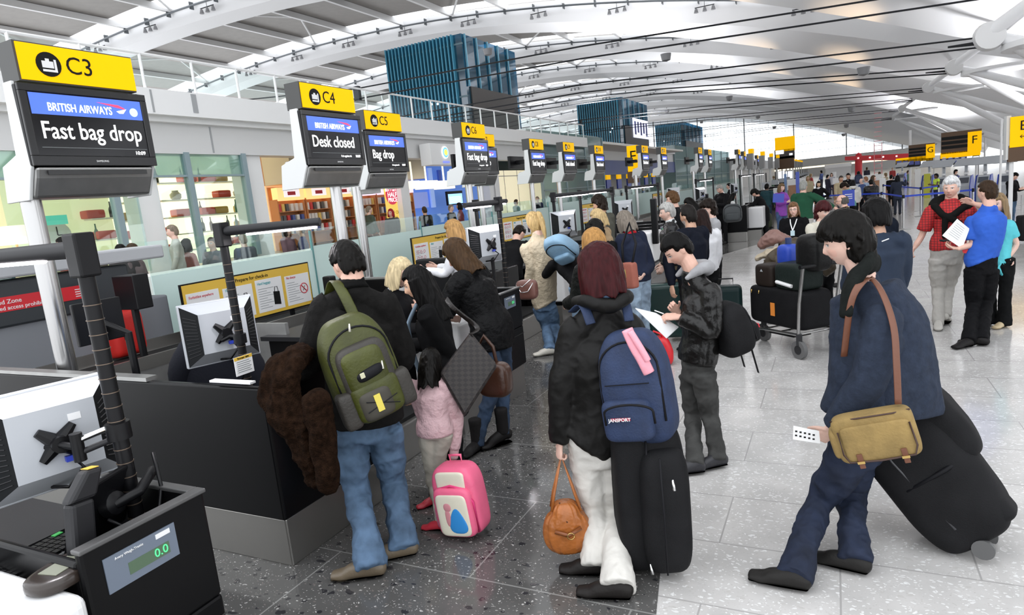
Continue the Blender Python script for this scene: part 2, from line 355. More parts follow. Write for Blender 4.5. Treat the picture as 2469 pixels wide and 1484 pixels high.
# ---------------- blue glass lift towers ----------------
def tower(x0, x1, y0, y1, z1, label, clad=True):
    r = empty('glass_lift_tower', (x1, y0, 0), 0, label, 'tower')
    W = x1-x0; D = y1-y0; dk = mat('tower_dark', (.012, .035, .05), .15, spec=.6); bl = mat('tower_blue_fin', (.05, .24, .36), .3, .2)
    m = MB(); m.box(-W, 0, 0, D, 0, z1); m.build('core', dk, r)
    m = MB(); m.box(-W-.15, .15, -.25, -.15, 0, z1+.4); m.box(.15, .25, -.25, D, z1*.52, z1+.4); m.build('glass_skin', glassb, r)
    m = MB()
    for i in range(int(W/.32)):
        x = -W+.32*i; m.box(x, x+.11, -.55, -.25, z1*.36+(i % 3)*.25, z1+.4)
    m.build('fin_screen', bl, r)
    for z in np.arange(z1*.3, z1, 1.9): m = MB(); m.box(-W-.1, .3, -.3, -.24, z, z+.12); m.build('floor_edge', mat('tower_edge', (.1, .17, .2), .4), r)
    m = MB(); m.box(.1, .35, .3, D-.6, z1*.36, z1*.76); m.build('side_panel', mat('tower_brown', (.045, .04, .038), .5), r)
    m = MB()
    for i in range(5): m.box(.3, .4, D*i/5, D*i/5+.15, z1*.76, z1+.4)
    m.build('side_frame', mat('tower_teal', (.1, .3, .42), .3), r)
    for i in range(6):
        m = MB(); m.blob((-W+1+(i*1.7) % (W-1), -.6, z1*.42+(i*1.9) % (z1*.4)), (.09, .09, .09), 1, nu=8, nv=6); m.build('lamp', glowwhite, r)
tower(-31.7, -25.05, 45, 54, 14.1, 'nearest and largest blue glass lift tower rising behind the balcony railing')
tower(-30.8, -25, 86, 99, 13.2, 'middle dark blue glass lift tower with a lit white poster on its side')
tower(-30, -25, 126, 145, 12.4, 'farthest and smallest blue glass lift tower of the three')
p = aty(1545, 312, 96)
m = MB(); m.box(-24.6, -24.5, 90, 98, 8.6, 11.2); m.box(-24.75, -24.6, 93, 93.2, 9, 10); po = tag(m.build('lit_poster', mat('poster_lit', (.75, .78, .95), .4, emit=.7)), 'lit white and violet poster on the side of the middle tower', 'poster')
for i in range(5):
    m = MB(); m.box(-24.5, -24.48, 90.5+1.5*i, 91.3+1.5*i, 9.0+.3*(i % 2), 10.8); m.build('dark_stripe', mat('poster_ink', (.03, .04, .25), .4), po)
# ---------------- left side: balcony, fascia, shops ----------------
XB = -12
m = MB(); m.box(XB-.9, XB+.35, 2, 33.5, 4.27, 4.75); m.box(XB-.9, XB+.15, 2, 33.5, 4.17, 4.27)
struct(m.build('wall_left_balcony', white))
m = MB(); m.box(XB-.4, XB, 2, 33.5, 3.57, 4.2); struct(m.build('wall_left_fascia', offwhite))
m = MB(); m.box(-26, XB, 2, 60, 4.6, 4.74); struct(m.build('ceiling_shops', whitew))
m = MB(); m.box(-14, XB+.3, 2, 33.5, 4.74, 4.8)
rail = empty('balcony_railing', (XB+.25, 3, 4.75), 0, 'white steel railing along the edge of the left balcony', 'railing')
m = MB(); m.tube([(0, 0, .65), (0, 30.4, .65)], .028, 8); m.build('handrail', white, rail, 40)
y = 0
while y < 30.5:
    m = MB(); m.tube([(0, y, -.15), (0, y, .65)], .028, 8); m.build('post', white, rail, 40); y += 1.12
m = MB(); m.quad((0, 0, .05), (0, 30.4, .05), (0, 30.4, .6), (0, 0, .6)); m.build('pane', glassc, rail)
m = MB(); m.box(XB+.352, XB+.36, 9.5, 9.62, 4.35, 4.72); m.box(XB+.352, XB+.36, 8.6, 8.64, 4.3, 4.72); m.box(XB+.002, XB+.01, 10.1, 10.14, 3.6, 4.15)
struct(m.build('trim_61', mat('joint_grey', (.35, .36, .37), .5)))
# lower ledges in front of the shops, dark void floor level beyond the partition
m = MB(); m.box(-9.3, -8.6, 3, 34, 1.32, 1.42); m.box(-8.75, -8.6, 3, 34, .9, 1.32); struct(m.build('wall_left_ledge', whitew))
m = MB(); m.box(-24, -11, 2, 60, 1.1, 1.2); struct(m.build('floor_shops', mat('shop_floor', (.5, .42, .33), .4)))
m = MB(); m.box(-24.2, -24, 2, 60, 1.2, 4.6); struct(m.build('wall_left', whitew))
for i, (a, b) in enumerate([(331, 388), (600, 645), (972, 992), (1186, 1200)]):
    y0 = atx(a, 450, XB)[1]; y1 = atx(b, 450, XB)[1]
    m = MB(); m.box(XB-.5, XB-.1, y0, y1, 1.2, 3.6); struct(m.build('wall_pier_%d' % (i+1), white))
def yx(px, X, py=450): return atx(px, py, X)[1]
# glazing of the first shop
m = MB()
for a, b in ((0, 331), (388, 600)):
    m.box(XB-.05, XB-.03, yx(a, XB), yx(b, XB), 1.3, 3.6)
o = m.build('window_2', glassc); struct(o)
m = MB(); m.box(XB-.1, XB+.02, yx(0, XB), yx(600, XB), 3.1, 3.14)
for a in (275, 462, 598): q = yx(a, XB); m.box(XB-.12, XB+.03, q-.06, q+.06, 1.3, 3.6)
m.build('mullion', mat('mullion_teal', (.25, .33, .36), .4), o)
m = MB(); m.box(XB-.09, XB-.07, yx(0, XB), yx(600, XB), 3.14, 3.6); m.build('header_glass', glassmat('header_glass', (.75, .86, .86), .12, .05, .45, (.6, .72, .74)), o)
# shop back wall with lit shelves
litw = mat('lit_cream_wall', (.95, .88, .66), .6, emit=.8, ecol=(1, .9, .62)); litg = mat('glowing_brick_wall', (.62, .62, .42), .7, emit=.45, ecol=(.75, .72, .42))  # shop lighting put into both wall colours as a glow
X1 = -14.2
ya, yb, yc, yd = yx(-40, X1), yx(255, X1), yx(330, X1), yx(610, X1)
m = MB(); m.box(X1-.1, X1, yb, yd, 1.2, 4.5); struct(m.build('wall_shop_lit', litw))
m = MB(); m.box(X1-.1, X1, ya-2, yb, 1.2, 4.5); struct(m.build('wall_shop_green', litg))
shelfm = mat('white_shelf', (.85, .8, .68), .5)
bott = {}
for nm, c in (('dark', (.02, .03, .02)), ('brown', (.12, .05, .02)), ('red', (.5, .03, .02)), ('green', (.05, .16, .08))):
    b = MB(); b.lathe([(.03, 0), (.042, .01), (.042, .18), (.016, .24), (.014, .33), (.017, .34)], n=10); bott[nm] = (b, mat('bottle_'+nm, c, .15))
protos = {}
def shelfitem(kind, loc, grp, label):
    key = kind+grp
    if key not in protos:
        if kind in bott: o = MB(); o.v = [bott[kind][0].v[0].copy()]; o.f = bott[kind][0].f; o.mi = bott[kind][0].mi; o = o.build('bottle', bott[kind][1], None, 40)
        else:
            b = MB(); c = {'redbox': (.6, .06, .03), 'goldbox': (.5, .3, .06), 'jar': (.45, .4, .3)}[kind]
            if kind == 'jar': b.lathe([(.08, 0), (.12, .04), (.13, .13), (.07, .19), (.075, .22)], n=12)
            else: b.blob((0, 0, .09), (.14, .2, .09), .25, nu=12, nv=8)
            o = b.build({'jar': 'glass_jar'}.get(kind, 'gift_hamper'), mat('item_'+kind, c, .4), None, 40)
        tag(o, label, 'bottle' if kind in bott else ('jar' if kind == 'jar' else 'hamper'), grp); o.location = [float(q) for q in loc]; protos[key] = o
    else:
        o = protos[key].copy(); C.objects.link(o); o.location = [float(q) for q in loc]
        o['label'] = label
rnd = random.Random(3)
for si, z in enumerate((1.55, 1.95, 2.35, 2.75, 3.15)):
    for (a, b, g) in ((yb+.1, yc-.1, 'left bay'), (yc+.25, yd-.1, 'right bay')):
        m = MB(); m.box(X1, X1+.35, a, b, z-.03, z); s = tag(m.build('display_shelf', shelfm), 'cream lit display shelf, %s from the bottom in the %s of the delicatessen window' % (['first', 'second', 'third', 'fourth', 'fifth'][si], g), 'shelf')
        y = a+.15
        while y < b-.15:
            k = rnd.choice(['dark', 'brown', 'redbox', 'dark', 'green', 'jar', 'goldbox', 'redbox', None, None])
            if k:
                lab = {'jar': 'round jar on the lit delicatessen shelves', 'redbox': 'red gift hamper on the lit delicatessen shelves', 'goldbox': 'golden gift hamper on the lit delicatessen shelves'}.get(k, k+' bottle standing on the lit delicatessen shelves')
                shelfitem(k, (X1+.17, y, z), 'shop shelf '+k, lab)
            y += rnd.uniform(.12, .3) if k in bott else rnd.uniform(.35, .6)
for si, z in enumerate((2.0, 2.45, 2.9)):
    a, b = yx(185, X1), yx(262, X1); m = MB(); m.box(X1, X1+.3, a, b, z-.03, z); tag(m.build('display_shelf', shelfm), 'pale shelf on the brick wall right of the clock, %s from the bottom' % ['first', 'second', 'third'][si], 'shelf')
    y = a+.12
    while y < b-.1: k = rnd.choice(['brown', 'dark', 'redbox', 'green']); shelfitem(k, (X1+.15, y, z), 'brick wall shelf '+k, ('red gift hamper' if k == 'redbox' else k+' bottle')+' on the shelves of the pale brick shop wall'); y += .16 if k in bott else .4
# clock and exit sign on the pale brick wall
p = atx(136, 568, X1+.1); m = MB(); m.lathe([(.26, 0), (.28, .04), (.24, .05)], n=24); m.v[-1] = m.v[-1][:, [2, 0, 1]]
ck = tag(m.build('wall_clock', paper, None, 40, loc=p), 'round white clock on the pale brick shop wall', 'clock')
m = MB(); m.box(.055, .06, -.01, .01, 0, .17); m.box(.055, .06, 0, .11, -.01, .01); m.build('hands', ink, ck)
p = atx(135, 531, X1+.6); m = MB(); m.box(-.03, .03, -.2, .2, -.09, .09); tag(m.build('exit_sign', mat('exit_green', (.1, .45, .35), .4, emit=.5), loc=p), 'small green lit exit sign hanging in the shop', 'sign')
# warm lamps of the first shop, far left
for i, (px, py) in enumerate(((30, 545), (4, 612))):
    p = atx(px, py, -12.6); r = empty('table_lamp', p, 0, ['cream drum table lamp at the far left shop window', 'lower cream table lamp at the left edge of the picture'][i], 'lamp')
    m = MB(); m.lathe([(.2, 0), (.26, -.32), (.255, -.32), (.195, 0)], n=20); m.build('lamp_shade', mat('shade_warm', (1, .8, .55), .6, emit=.8), r, 40)
    m = MB(); m.lathe([(.1, -.7), (.02, -.66), (.02, -.3)], n=12); m.build('base', MT['item_goldbox'] if 'item_goldbox' in MT else dgrey, r, 40)
# ---------------- bookshop ----------------
X2 = -14.0
y0, y1 = yx(640, X2), yx(978, X2)
m = MB(); m.box(X2-.1, X2, y0, y1, 1.2, 4.5); struct(m.build('wall_bookshop', mat('bookshop_wall_glow', (.85, .55, .3), .6, emit=.25)))  # glow in the wall colour stands for the bookshop's lighting
m = MB(); m.box(X2-.05, X2+1.0, y0, y1-.1, 3.0, 4.3); struct(m.build('ceiling_bookshop', mat('bookshop_soffit', (.62, .56, .46), .6)))
nb = 6; bw = (y1-y0)/nb
bprot = []
for i, c in enumerate([(.75, .72, .68), (.6, .05, .05), (.08, .12, .35), (.8, .55, .15), (.1, .1, .1)]):
    m = MB(); m.box(-.08, .075, -.05, .05, 0.003, .21); o = m.build('book', mat('book_%d' % i, c, .5)); bprot.append(o)
bu = set()
for i in range(nb):
    a = y0+i*bw; r = empty('bookcase', (X2+.15, a+bw/2, 1.2), 0, 'orange-edged bookcase full of paperbacks, number %s from the left in the bookshop' % ['one', 'two', 'three', 'four', 'five', 'six'][i], 'bookcase')
    m = MB(); m.box(-.14, -.12, -bw/2+.03, bw/2-.03, 0, 1.75); m.box(-.12, .16, -bw/2+.03, -bw/2+.07, 0, 1.4); m.box(-.12, .16, bw/2-.07, bw/2-.03, 0, 1.4); m.build('carcass', mat('orange_wood', (.55, .22, .08), .5), r)
    m = MB(); m.box(-.02, .2, -bw/2+.05, bw/2-.05, 1.36, 1.72); m.build('header_poster', mat('poster_orange' if i < 3 else 'poster_violet', (.9, .55, .22) if i < 3 else (.8, .66, .8), .5, emit=.55), r)
    m = MB(); m.box(.2, .205, -bw*.25, bw*.3, 1.45, 1.66); m.build('poster_panel', mat('poster_white', (.85, .8, .85), .5, emit=.4), r)
    m = MB(); m.box(.205, .21, -bw*.12, bw*.15, 1.5, 1.6); m.build('poster_motif', redink if i < 3 else bluelam, r)
    for s in range(4):
        z = .1+.32*s; m = MB(); m.box(-.12, .16, -bw/2+.05, bw/2-.05, z-.02, z); m.build('shelf', MT['orange_wood'], r)
        if s < 1: continue
        y = -bw/2+.14
        while y < bw/2-.12:
            q = rnd.randrange(5) if rnd.random() > .35 else 0
            loc = (X2+.19, a+bw/2+y, 1.2+z)
            if q in bu: o = bprot[q].copy(); C.objects.link(o)
            else: o = bprot[q]; bu.add(q)
            o.location = loc; tag(o, ['cream', 'red', 'navy', 'amber', 'black'][q]+' paperback shelved in the bookshop', 'book', 'paperbacks of the bookshop, '+['cream', 'red', 'navy', 'amber', 'black'][q])
            y += rnd.uniform(.13, .2)
p = atx(945, 478, -12.3); r = empty('promotion_board', p, 0, 'yellow shop board with red circle reading buy 1 get half price', 'sign')
m = MB(); m.box(-.03, 0, -.33, .33, -1.0, .52); m.build('board', mat('board_yellow', (.85, .6, .12), .5, emit=.3), r)
m = MB(); m.lathe([(.3, 0), (.3, .02)], n=28); m.v[-1] = m.v[-1][:, [2, 0, 1]]+V(0, 0, .1); m.build('red_disc', mat('disc_red', (.62, .03, .08), .5, emit=.25), r)
for s_, z, t in ((.14, .25, 'BUY 1 GET 1'), (.2, .1, 'HALF'), (.18, -.06, 'PRICE')): text(t, s_, (.025, 0, z), (0, 1, 0), (0, 0, 1), glowwhite, r, bold=.02, xs=.85 if s_ < .15 else 1)
text('HALF OF', .15, (.005, 0, -.45), (0, 1, 0), (0, 0, 1), mat('board_ink', (.5, .3, .02), .5), r); text('DAY!', .15, (.005, 0, -.62), (0, 1, 0), (0, 0, 1), MT['board_ink'], r)
text('WHSmith', .13, (.005, 0, .60), (0, 1, 0), (0, 0, 1), bluelam, r, bold=.02)
# ---------------- blue shop ----------------
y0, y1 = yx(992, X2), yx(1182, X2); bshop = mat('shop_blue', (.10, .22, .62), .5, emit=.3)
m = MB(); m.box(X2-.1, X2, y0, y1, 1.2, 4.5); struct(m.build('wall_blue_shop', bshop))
for i, (a, b, t, c_) in enumerate(((1035, 1048, 395, 470), (1048, 1075, 405, 470))): pass
def panel(name, px0, py0, px1, py1, X, m_, label, cat, th=.08):
    a = atx(px0, py0, X); b = atx(px1, py1, X); ym = (a[1]+b[1])/2; zm = (a[2]+b[2])/2; hy = abs(b[1]-a[1])/2; hz = abs(a[2]-b[2])/2
    m = MB(); m.box(-th, 0, -hy, hy, -hz, hz)
    if name == 'light_box': m.box(-th*.6, -th*.4, -.02, .02, hz, 3.55-zm)
    if name == 'projecting_sign': m.box(-.55, -th, -.05, .05, -.05, .05)
    return tag(m.build(name, m_, loc=(X, ym, zm), bevel=.01), label, cat), hy, hz
cream = mat('lit_cream_box', (.95, .88, .7), .5, emit=.6)
for i, (a, b) in enumerate(((993, 1014), (1016, 1058), (1061, 1098))): panel('light_box', a, 436, b, 454, -12.6, cream, '%s cream light box over the blue shop counter' % ['left', 'middle', 'right'][i], 'light box', .3)
for i, (x0, t, x1, b_, c) in enumerate(((993, 395, 1030, 432, (.05, .1, .4)), (1032, 405, 1052, 500, (.35, .5, .9)), (995, 465, 1035, 500, (.25, .33, .75)), (1056, 410, 1066, 435, (.04, .08, .35)))):
    panel('wall_panel', x0, t, x1, b_, -13.8, mat('blue_panel_%d' % i, c, .4, emit=.25), ['dark blue square panel on the blue shop wall', 'light blue upright panel of the blue shop', 'violet blue low panel with white strip in the blue shop', 'narrow navy panel of the blue shop'][i], 'wall panel')
o, hy, hz = panel('departure_screen', 1077, 462, 1118, 492, -13.3, blackm, 'black-framed screen with pale blue list in the blue shop', 'screen')
m = MB(); m.box(.002, .01, -hy*.9, hy*.9, -hz*.85, hz*.6); m.build('screen', mat('pale_screen', (.3, .55, .95), .4, emit=.8), o)
for k in range(5): m = MB(); m.box(.011, .013, -hy*.8, hy*.7, -hz*.7+k*.2*hz, -hz*.62+k*.2*hz); m.build('text_line', glowwhite, o)
# white projecting sign with round logo
a = atx(1030, 350, -11.4); 
o, hy, hz = panel('projecting_sign', 1035, 345, 1112, 398, -11.5, white, 'white projecting shop sign with round orange and blue logo', 'sign', .4)
cc = atx(1073, 368, -11.49)-V(*o.location)
for rr_, cl, dx in ((.19, (1, 1, 1), .0), (.165, (.1, .35, .8), .01), (.1, (1, .55, .08), .02)):
    m = MB(); m.lathe([(rr_, 0), (rr_, .02)], n=24); m.v[-1] = m.v[-1][:, [2, 0, 1]]+cc+V(dx, 0, 0); m.build('logo_disc', mat('logo_%d' % int(rr_*1000), cl, .4, emit=.9), o)
m = MB(); m.box(cc[0]+.01, cc[0]+.02, cc[1]-.2, cc[1]+.2, cc[2]-.34, cc[2]-.28); m.build('name_strip', mat('name_blue', (.2, .25, .8), .4, emit=.4), o)
# cream wall bay and grey glass box further on
y0, y1 = yx(1182, -12.6), yx(1300, -12.6)
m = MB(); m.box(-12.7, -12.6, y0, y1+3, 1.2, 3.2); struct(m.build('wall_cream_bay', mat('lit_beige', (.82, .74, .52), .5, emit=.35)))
m = MB()
for k in range(4): m.box(-12.59, -12.58, y0+k*1.3, y0+k*1.3+.03, 1.2, 3.2)
m.box(-12.59, -12.58, y0, y1+3, 2.95, 2.98); struct(m.build('trim_62', MT['joint_grey']))
m = MB(); m.box(XB-.05, XB, 23.2, 23.5, 1.3, 3.6); struct(m.build('trim_63', white))
y0, y1 = 27.5, 36.5
m = MB(); m.box(XB+.1, XB+.15, y0, y1, 1.2, 4.9); m.box(-20, XB+.1, y1, y1+.05, 1.2, 4.9); o = m.build('window_3', glassg); struct(o)
m = MB()
for y in np.arange(y0, y1+.1, 3): m.box(XB+.08, XB+.2, y-.05, y+.05, 1.2, 4.9)
for z in (2.2, 3.0, 3.8): m.box(XB+.08, XB+.2, y0, y1, z-.02, z+.02)
m.build('mullion', mat('mullion_teal', (.25, .33, .36), .4), o)
m = MB(); m.box(-20, -12.2, 27, 37, 4.9, 5.0); struct(m.build('ceiling_glass_box', offwhite))
# further terrace beyond: blue fascia, kiosks, far grey glass block
m = MB(); m.box(-14.3, -14.1, 40, 66, 2.95, 3.95); struct(m.build('wall_blue_fascia', mat('navy_fascia', (.03, .06, .25), .4)))
text('ne', 1.0, (-14.08, 41.2, 3.4), (0, 1, 0), (0, 0, 1), paper, bpy.data.objects['wall_blue_fascia'])
m = MB(); m.box(-24, -14.2, 38, 66, 3.95, 4.7); m.box(-14.4, -14, 38, 66, 4.7, 4.85); struct(m.build('wall_left_upper', white))
m = MB(); m.box(-19, -18.8, 38, 66, 1.2, 4.0); struct(m.build('wall_left_rear', whitew))
m = MB(); m.box(-14.2, -14.1, 66, 104, 1.2, 5.6); m.box(-24, -14.2, 66, 66.1, 1.2, 5.6); o = m.build('window_4', glassg); struct(o)
m = MB()
for y in np.arange(66, 105, 6): m.box(-14.08, -14, y-.06, y+.06, 1.2, 5.6)
for z in (2.6, 4.2): m.box(-14.08, -14, 66, 104, z-.03, z+.03)
m.build('mullion', MT['mullion_teal'], o)
m = MB(); m.box(-26, -13, 104, 190, 2.8, 4.6); struct(m.build('wall_left_distant', offwhite))
m = MB(); m.box(-26, -13.6, 104, 190, 0, 2.8); struct(m.build('wall_left_distant_base', whitew))
for i in range(7):
    p = (-14.25, 42+2.6*i, 2.33); r = empty('small_desk_screen', p, 0, 'tiny yellow and navy desk screen hanging beneath the navy fascia', 'screen', 'desk screens beneath the navy fascia')
    m = MB(); m.box(0, .1, -.5, .5, .3, .62); m.build('yellow_header', yellow, r); m = MB(); m.box(0, .1, -.5, .5, -.4, .28); m.build('screen', bluelam, r)
# ---------------- glass partition behind the desks ----------------
XG = -7.2
for i, (a, b, zf, zc) in enumerate([(3.0, 3.5, 1.9, 2.0), (4.9, 7.6, 1.52, 1.92), (7.6, 10.6, 1.58, 1.84), (10.6, 13.6, 1.62, 1.84), (13.6, 17, 1.66, 1.9), (17, 22, 1.72, 1.95), (22, 34, 1.68, 1.95), (34, 60, 1.5, 1.8)]):
    m = MB(); m.box(XG-.02, XG, a, b-.02, .0, zf); o = m.build('wall_partition_%d' % (i+1), glassf); struct(o)
    m = MB(); m.box(XG-.015, XG-.005, a, b-.02, zf, zc); m.build('clear_top', glassc, o)
    m = MB(); m.box(XG-.025, XG+.005, b-.03, b, .0, zc-.1); m.build('edge', mat('glass_edge', (.12, .3, .3), .2), o)
m = MB(); m.box(-8.6, XG-.1, 2.5, 34, .0, .75); struct(m.build('wall_left_plinth', mat('pale_green_wall', (.5, .58, .56), .6)))
# ---------------- overhead desk signs ----------------
sgrey = mat('housing_grey_white', (.68, .69, .68), .4); sback = mat('sign_box_dark', (.05, .05, .048), .5)
ORD = {}
def desk_sign(name, tl, tr, msg, detail=2, post=None, zt=3.35, label=''):
    a = atz(*tl, zt); b = atz(*tr, zt); yc = (a[1]+b[1])/2; X = (a[0]+b[0])/2; k = .41
    r = empty('desk_sign', (X, yc, 0), 0, label, 'sign')
    m = MB(); m.box(-.2, -.01, -k, k, 3.09, zt); m.build('sign_box', sback, r)
    m = MB(); m.box(-.01, 0, -k+.015, k-.005, 3.10, zt-.01); yf = m.build('yellow_face', yellow, r)
    m = MB(); m.lathe([(.082, 0), (.082, .003)], n=24); m.v[-1] = m.v[-1][:, [2, 1, 0]]+V(.001, -k+.2, 3.215); m.build('round_symbol', ink, yf)
    if detail:
        m = MB(); y = -k+.2; m.box(.004, .006, y-.045, y+.03, 3.19, 3.235); m.box(.004, .006, y-.02, y+.005, 3.235, 3.252); m.box(.004, .006, y-.045, y+.05, 3.165, 3.18); m.box(.004, .006, y+.035, y+.05, 3.18, 3.25); m.build('bag_symbol', paper, yf)
        text(name, .17, (.002, -k+.31, 3.22), (0, 1, 0), (0, 0, 1), ink, yf, align='LEFT', xs=.95)
    # monitor
    m = MB(); m.box(-.13, .0, -.45, .45, 2.53, 3.07); mo = m.build('monitor', blackm, r, bevel=.012)
    m = MB(); m.box(.0, .012, -.40, .40, 2.60, 3.02); m.build('screen', scrblack, mo)
    m = MB(); m.box(.012, .014, -.39, .40, 2.875, 3.015); m.build('blue_banner', scrblue, mo)
    fr = MB(); fr.box(0, .02, -.45, .45, 2.53, 2.597); fr.box(0, .02, -.45, .45, 3.022, 3.07); fr.box(0, .02, -.45, -.402, 2.597, 3.022); fr.box(0, .02, .402, .45, 2.597, 3.022); fr.build('bezel', mat('bezel_black', (.015, .015, .016), .25), mo, bevel=.004)
    if detail:
        text(msg, .165, (.0145, -.355, 2.765), (0, 1, 0), (0, 0, 1), glowwhite, mo, align='LEFT', bold=.018, xs=.80)
        text('BRITISH AIRWAYS', .078, (.0165, -.06, 2.925), (0, 1, 0), (0, 0, 1), glowwhite, mo, bold=.012, xs=.72)
        m = MB(); m.prism([(.06, 2.985), (.22, 2.975), (.265, 2.955), (.27, 2.945), (.2, 2.958)], .0145, .0165, 0); m.build('red_ribbon', scrred, mo)
        m = MB(); m.prism([(.2, 2.93), (.28, 2.95), (.25, 2.915), (.22, 2.915)], .0145, .0165, 0); m.build('white_ribbon', glowwhite, mo)
    if detail > 1:
        m = MB(); m.box(.0125, .014, -.37, .39, 2.653, 2.656); m.build('rule_line', greyink, mo)
        text('10:09', .038, (.014, .33, 2.625), (0, 1, 0), (0, 0, 1), glowwhite, mo, bold=.01)
        if name == 'C3':
            m = MB(); m.lathe([(.032, 0), (.032, .002)], n=20); m.v[-1] = m.v[-1][:, [2, 1, 0]]+V(.0145, .335, 2.93); m.build('round_badge', mat('badge_blue', (.4, .55, .9), .4, emit=.7), mo)
        else: text('It is against th', .03, (.014, .14, 2.625), (0, 1, 0), (0, 0, 1), glowwhite, mo)
        text('SAMSUNG', .02, (.0205, .02, 2.562), (0, 1, 0), (0, 0, 1), paper, mo)
    # housing: white side cheeks, steel curved chin
    ck = [(-.04, 3.09), (-.02, 2.52), (-.06, 2.44), (-.12, 2.31), (-.40, 2.31), (-.36, 2.56), (-.17, 2.62), (-.14, 3.09)]
    for s in (-1, 1):
        m = MB(); m.prism(ck, s*.44-.012, s*.44+.012, 1); m.build('side_cheek', sgrey, r, bevel=.006)
    m = MB(); m.prism([(-.0, 2.525), (-.03, 2.45), (-.1, 2.32), (-.34, 2.32), (-.34, 2.6), (-.13, 2.6), (-.13, 2.52)], -.428, .428, 1); m.build('steel_chin', steeld, r, bevel=.02)
    m = MB(); m.box(-.005, .006, -.36, .36, 2.47, 2.5); m.build('slot', mat('slot_dark', (.03, .03, .03), .4), r)
    # back screen of the twin display seen edge-on
    if detail < 2: m = MB(); m.box(-.62, -.56, -.4, .4, 2.7, 3.0); m.box(-.56, -.3, -.05, .05, 2.8, 2.9); m.build('rear_screen', blackm, r)
    if post is None: py = 0
    else: py = atx(post[0], post[1], X-.28)[1]-yc
    py = max(-.5, min(.5, py))
    m = MB(); m.tube([(-.26, py, 0), (-.26, py, 2.36)], .062 if detail < 2 else .065, 20); m.build('post', steel, r, 40)
    if abs(py) > .4: m = MB(); m.box(-.36, -.2, min(py, 0), max(py, 0), 2.26, 2.34); m.build('post_bracket', steeld, r)
    return r
L = 'overhead screen on a steel post, '
desk_sign('C3', (22, 95), (321, 137), 'Fast bag drop', 2, (115, 690), label='largest yellow-topped overhead screen, sign C3, reading Fast bag drop')
desk_sign('C4', (718, 196), (852, 215), 'Desk closed', 2, (812, 500), label='yellow-topped overhead screen C4 reading Desk closed')
desk_sign('C5', (875, 264), (965, 274), 'Bag drop', 2, (868, 540), label='yellow-topped overhead screen C5 reading Bag drop')
desk_sign('C6', (1110, 293), (1169, 300), 'Fast bag drop', 2, (1133, 500), label='yellow-topped overhead screen C6 reading Fast bag drop, in front of another')
desk_sign('C7', (1140, 318), (1194, 326), 'Bag drop', 1, (1160, 500), label='yellow-topped overhead screen half hidden right behind screen C6')
desk_sign('C8', (1274, 333), (1310, 337), 'Fast bag drop', 1, (1283, 480), label='overhead screen C8, first separate one to the right of C6 and its twin')
desk_sign('C9', (1354, 341), (1386, 345), 'Desk closed', 1, (1346, 450), label='overhead screen C9 in front of the grey-green glass box')
for i, (a, b, p, t) in enumerate([((1433, 350), (1457, 353), (1432, 470), 'over the dark-haired man in the olive coat'), ((1547, 350), (1570, 354), (1528, 480), 'directly right of the yellow E board'), ((1594, 355), (1611, 358), (1598, 480), 'between the yellow E board and a pair of screens'),
        ((1684, 355), (1696, 358), (1666, 450), 'left one of the pair before the far window'), ((1708, 360), (1720, 363), (1699, 450), 'right one of the pair before the far window'), ((1780, 360), (1788, 362), None, 'first of the far dense row near the yellow board'),
        ((1794, 365), (1802, 367), None, 'second of the far dense row near the yellow board'), ((1812, 375), (1818, 377), None, 'third of the far dense row near the yellow board'), ((1826, 374), (1832, 376), None, 'fourth of the far dense row near the yellow board'), ((1838, 376), (1843, 378), None, 'fifth of the far dense row near the yellow board')]):
    a_, b_ = V(*a), V(*b)
    # keep real size: shift second corner along the hall
    A = atz(*a, 3.35); B = A+V(0, .82, 0); r_ = B-CAM; B2 = (1234.5+FP*(r_@RR)/(r_@FF), 742-FP*(r_@UU)/(r_@FF))
    desk_sign('C%d' % (10+i), a, B2, 'Desk closed', 1 if i < 5 else 0, p, label='overhead desk screen with yellow top, '+t)
# ---------------- check-in desks ----------------
lamt = mat('tray_dark', (.02, .02, .022), .35); kick = mat('kick_steel', (.34, .33, .31), .33, .85, bump=(30, .05))
def desk_start(Xf, Y0, label, wid=3.1, full=True):
    r = empty('check_in_desk', (Xf, Y0, 0), 0, label, 'desk')
    m = MB(); m.prism([(-wid, 0), (0, 0), (0, .95), (-.06, .95), (-.06, .05), (-wid, .05)], .3, 1.1, 2); m.build('black_panel', black, r, bevel=.015, seg=3)
    m = MB(); m.box(-wid, -.03, .02, .05, 0, .3); m.box(-.05, -.02, .02, .9, 0, .3); m.build('kick_plate', kick, r, bevel=.01)
    m = MB(); m.box(-wid, -1.0, -.005, .07, 1.1, 1.125); m.build('top_trim', steeld, r)
    m = MB(); m.box(-1.6, -.06, .05, .75, .72, .76); m.build('worktop', lamt, r)
    m = MB(); m.box(-1.2, -.1, .3, .75, 0.05, .7); m.build('cabinet', black, r)
    return r
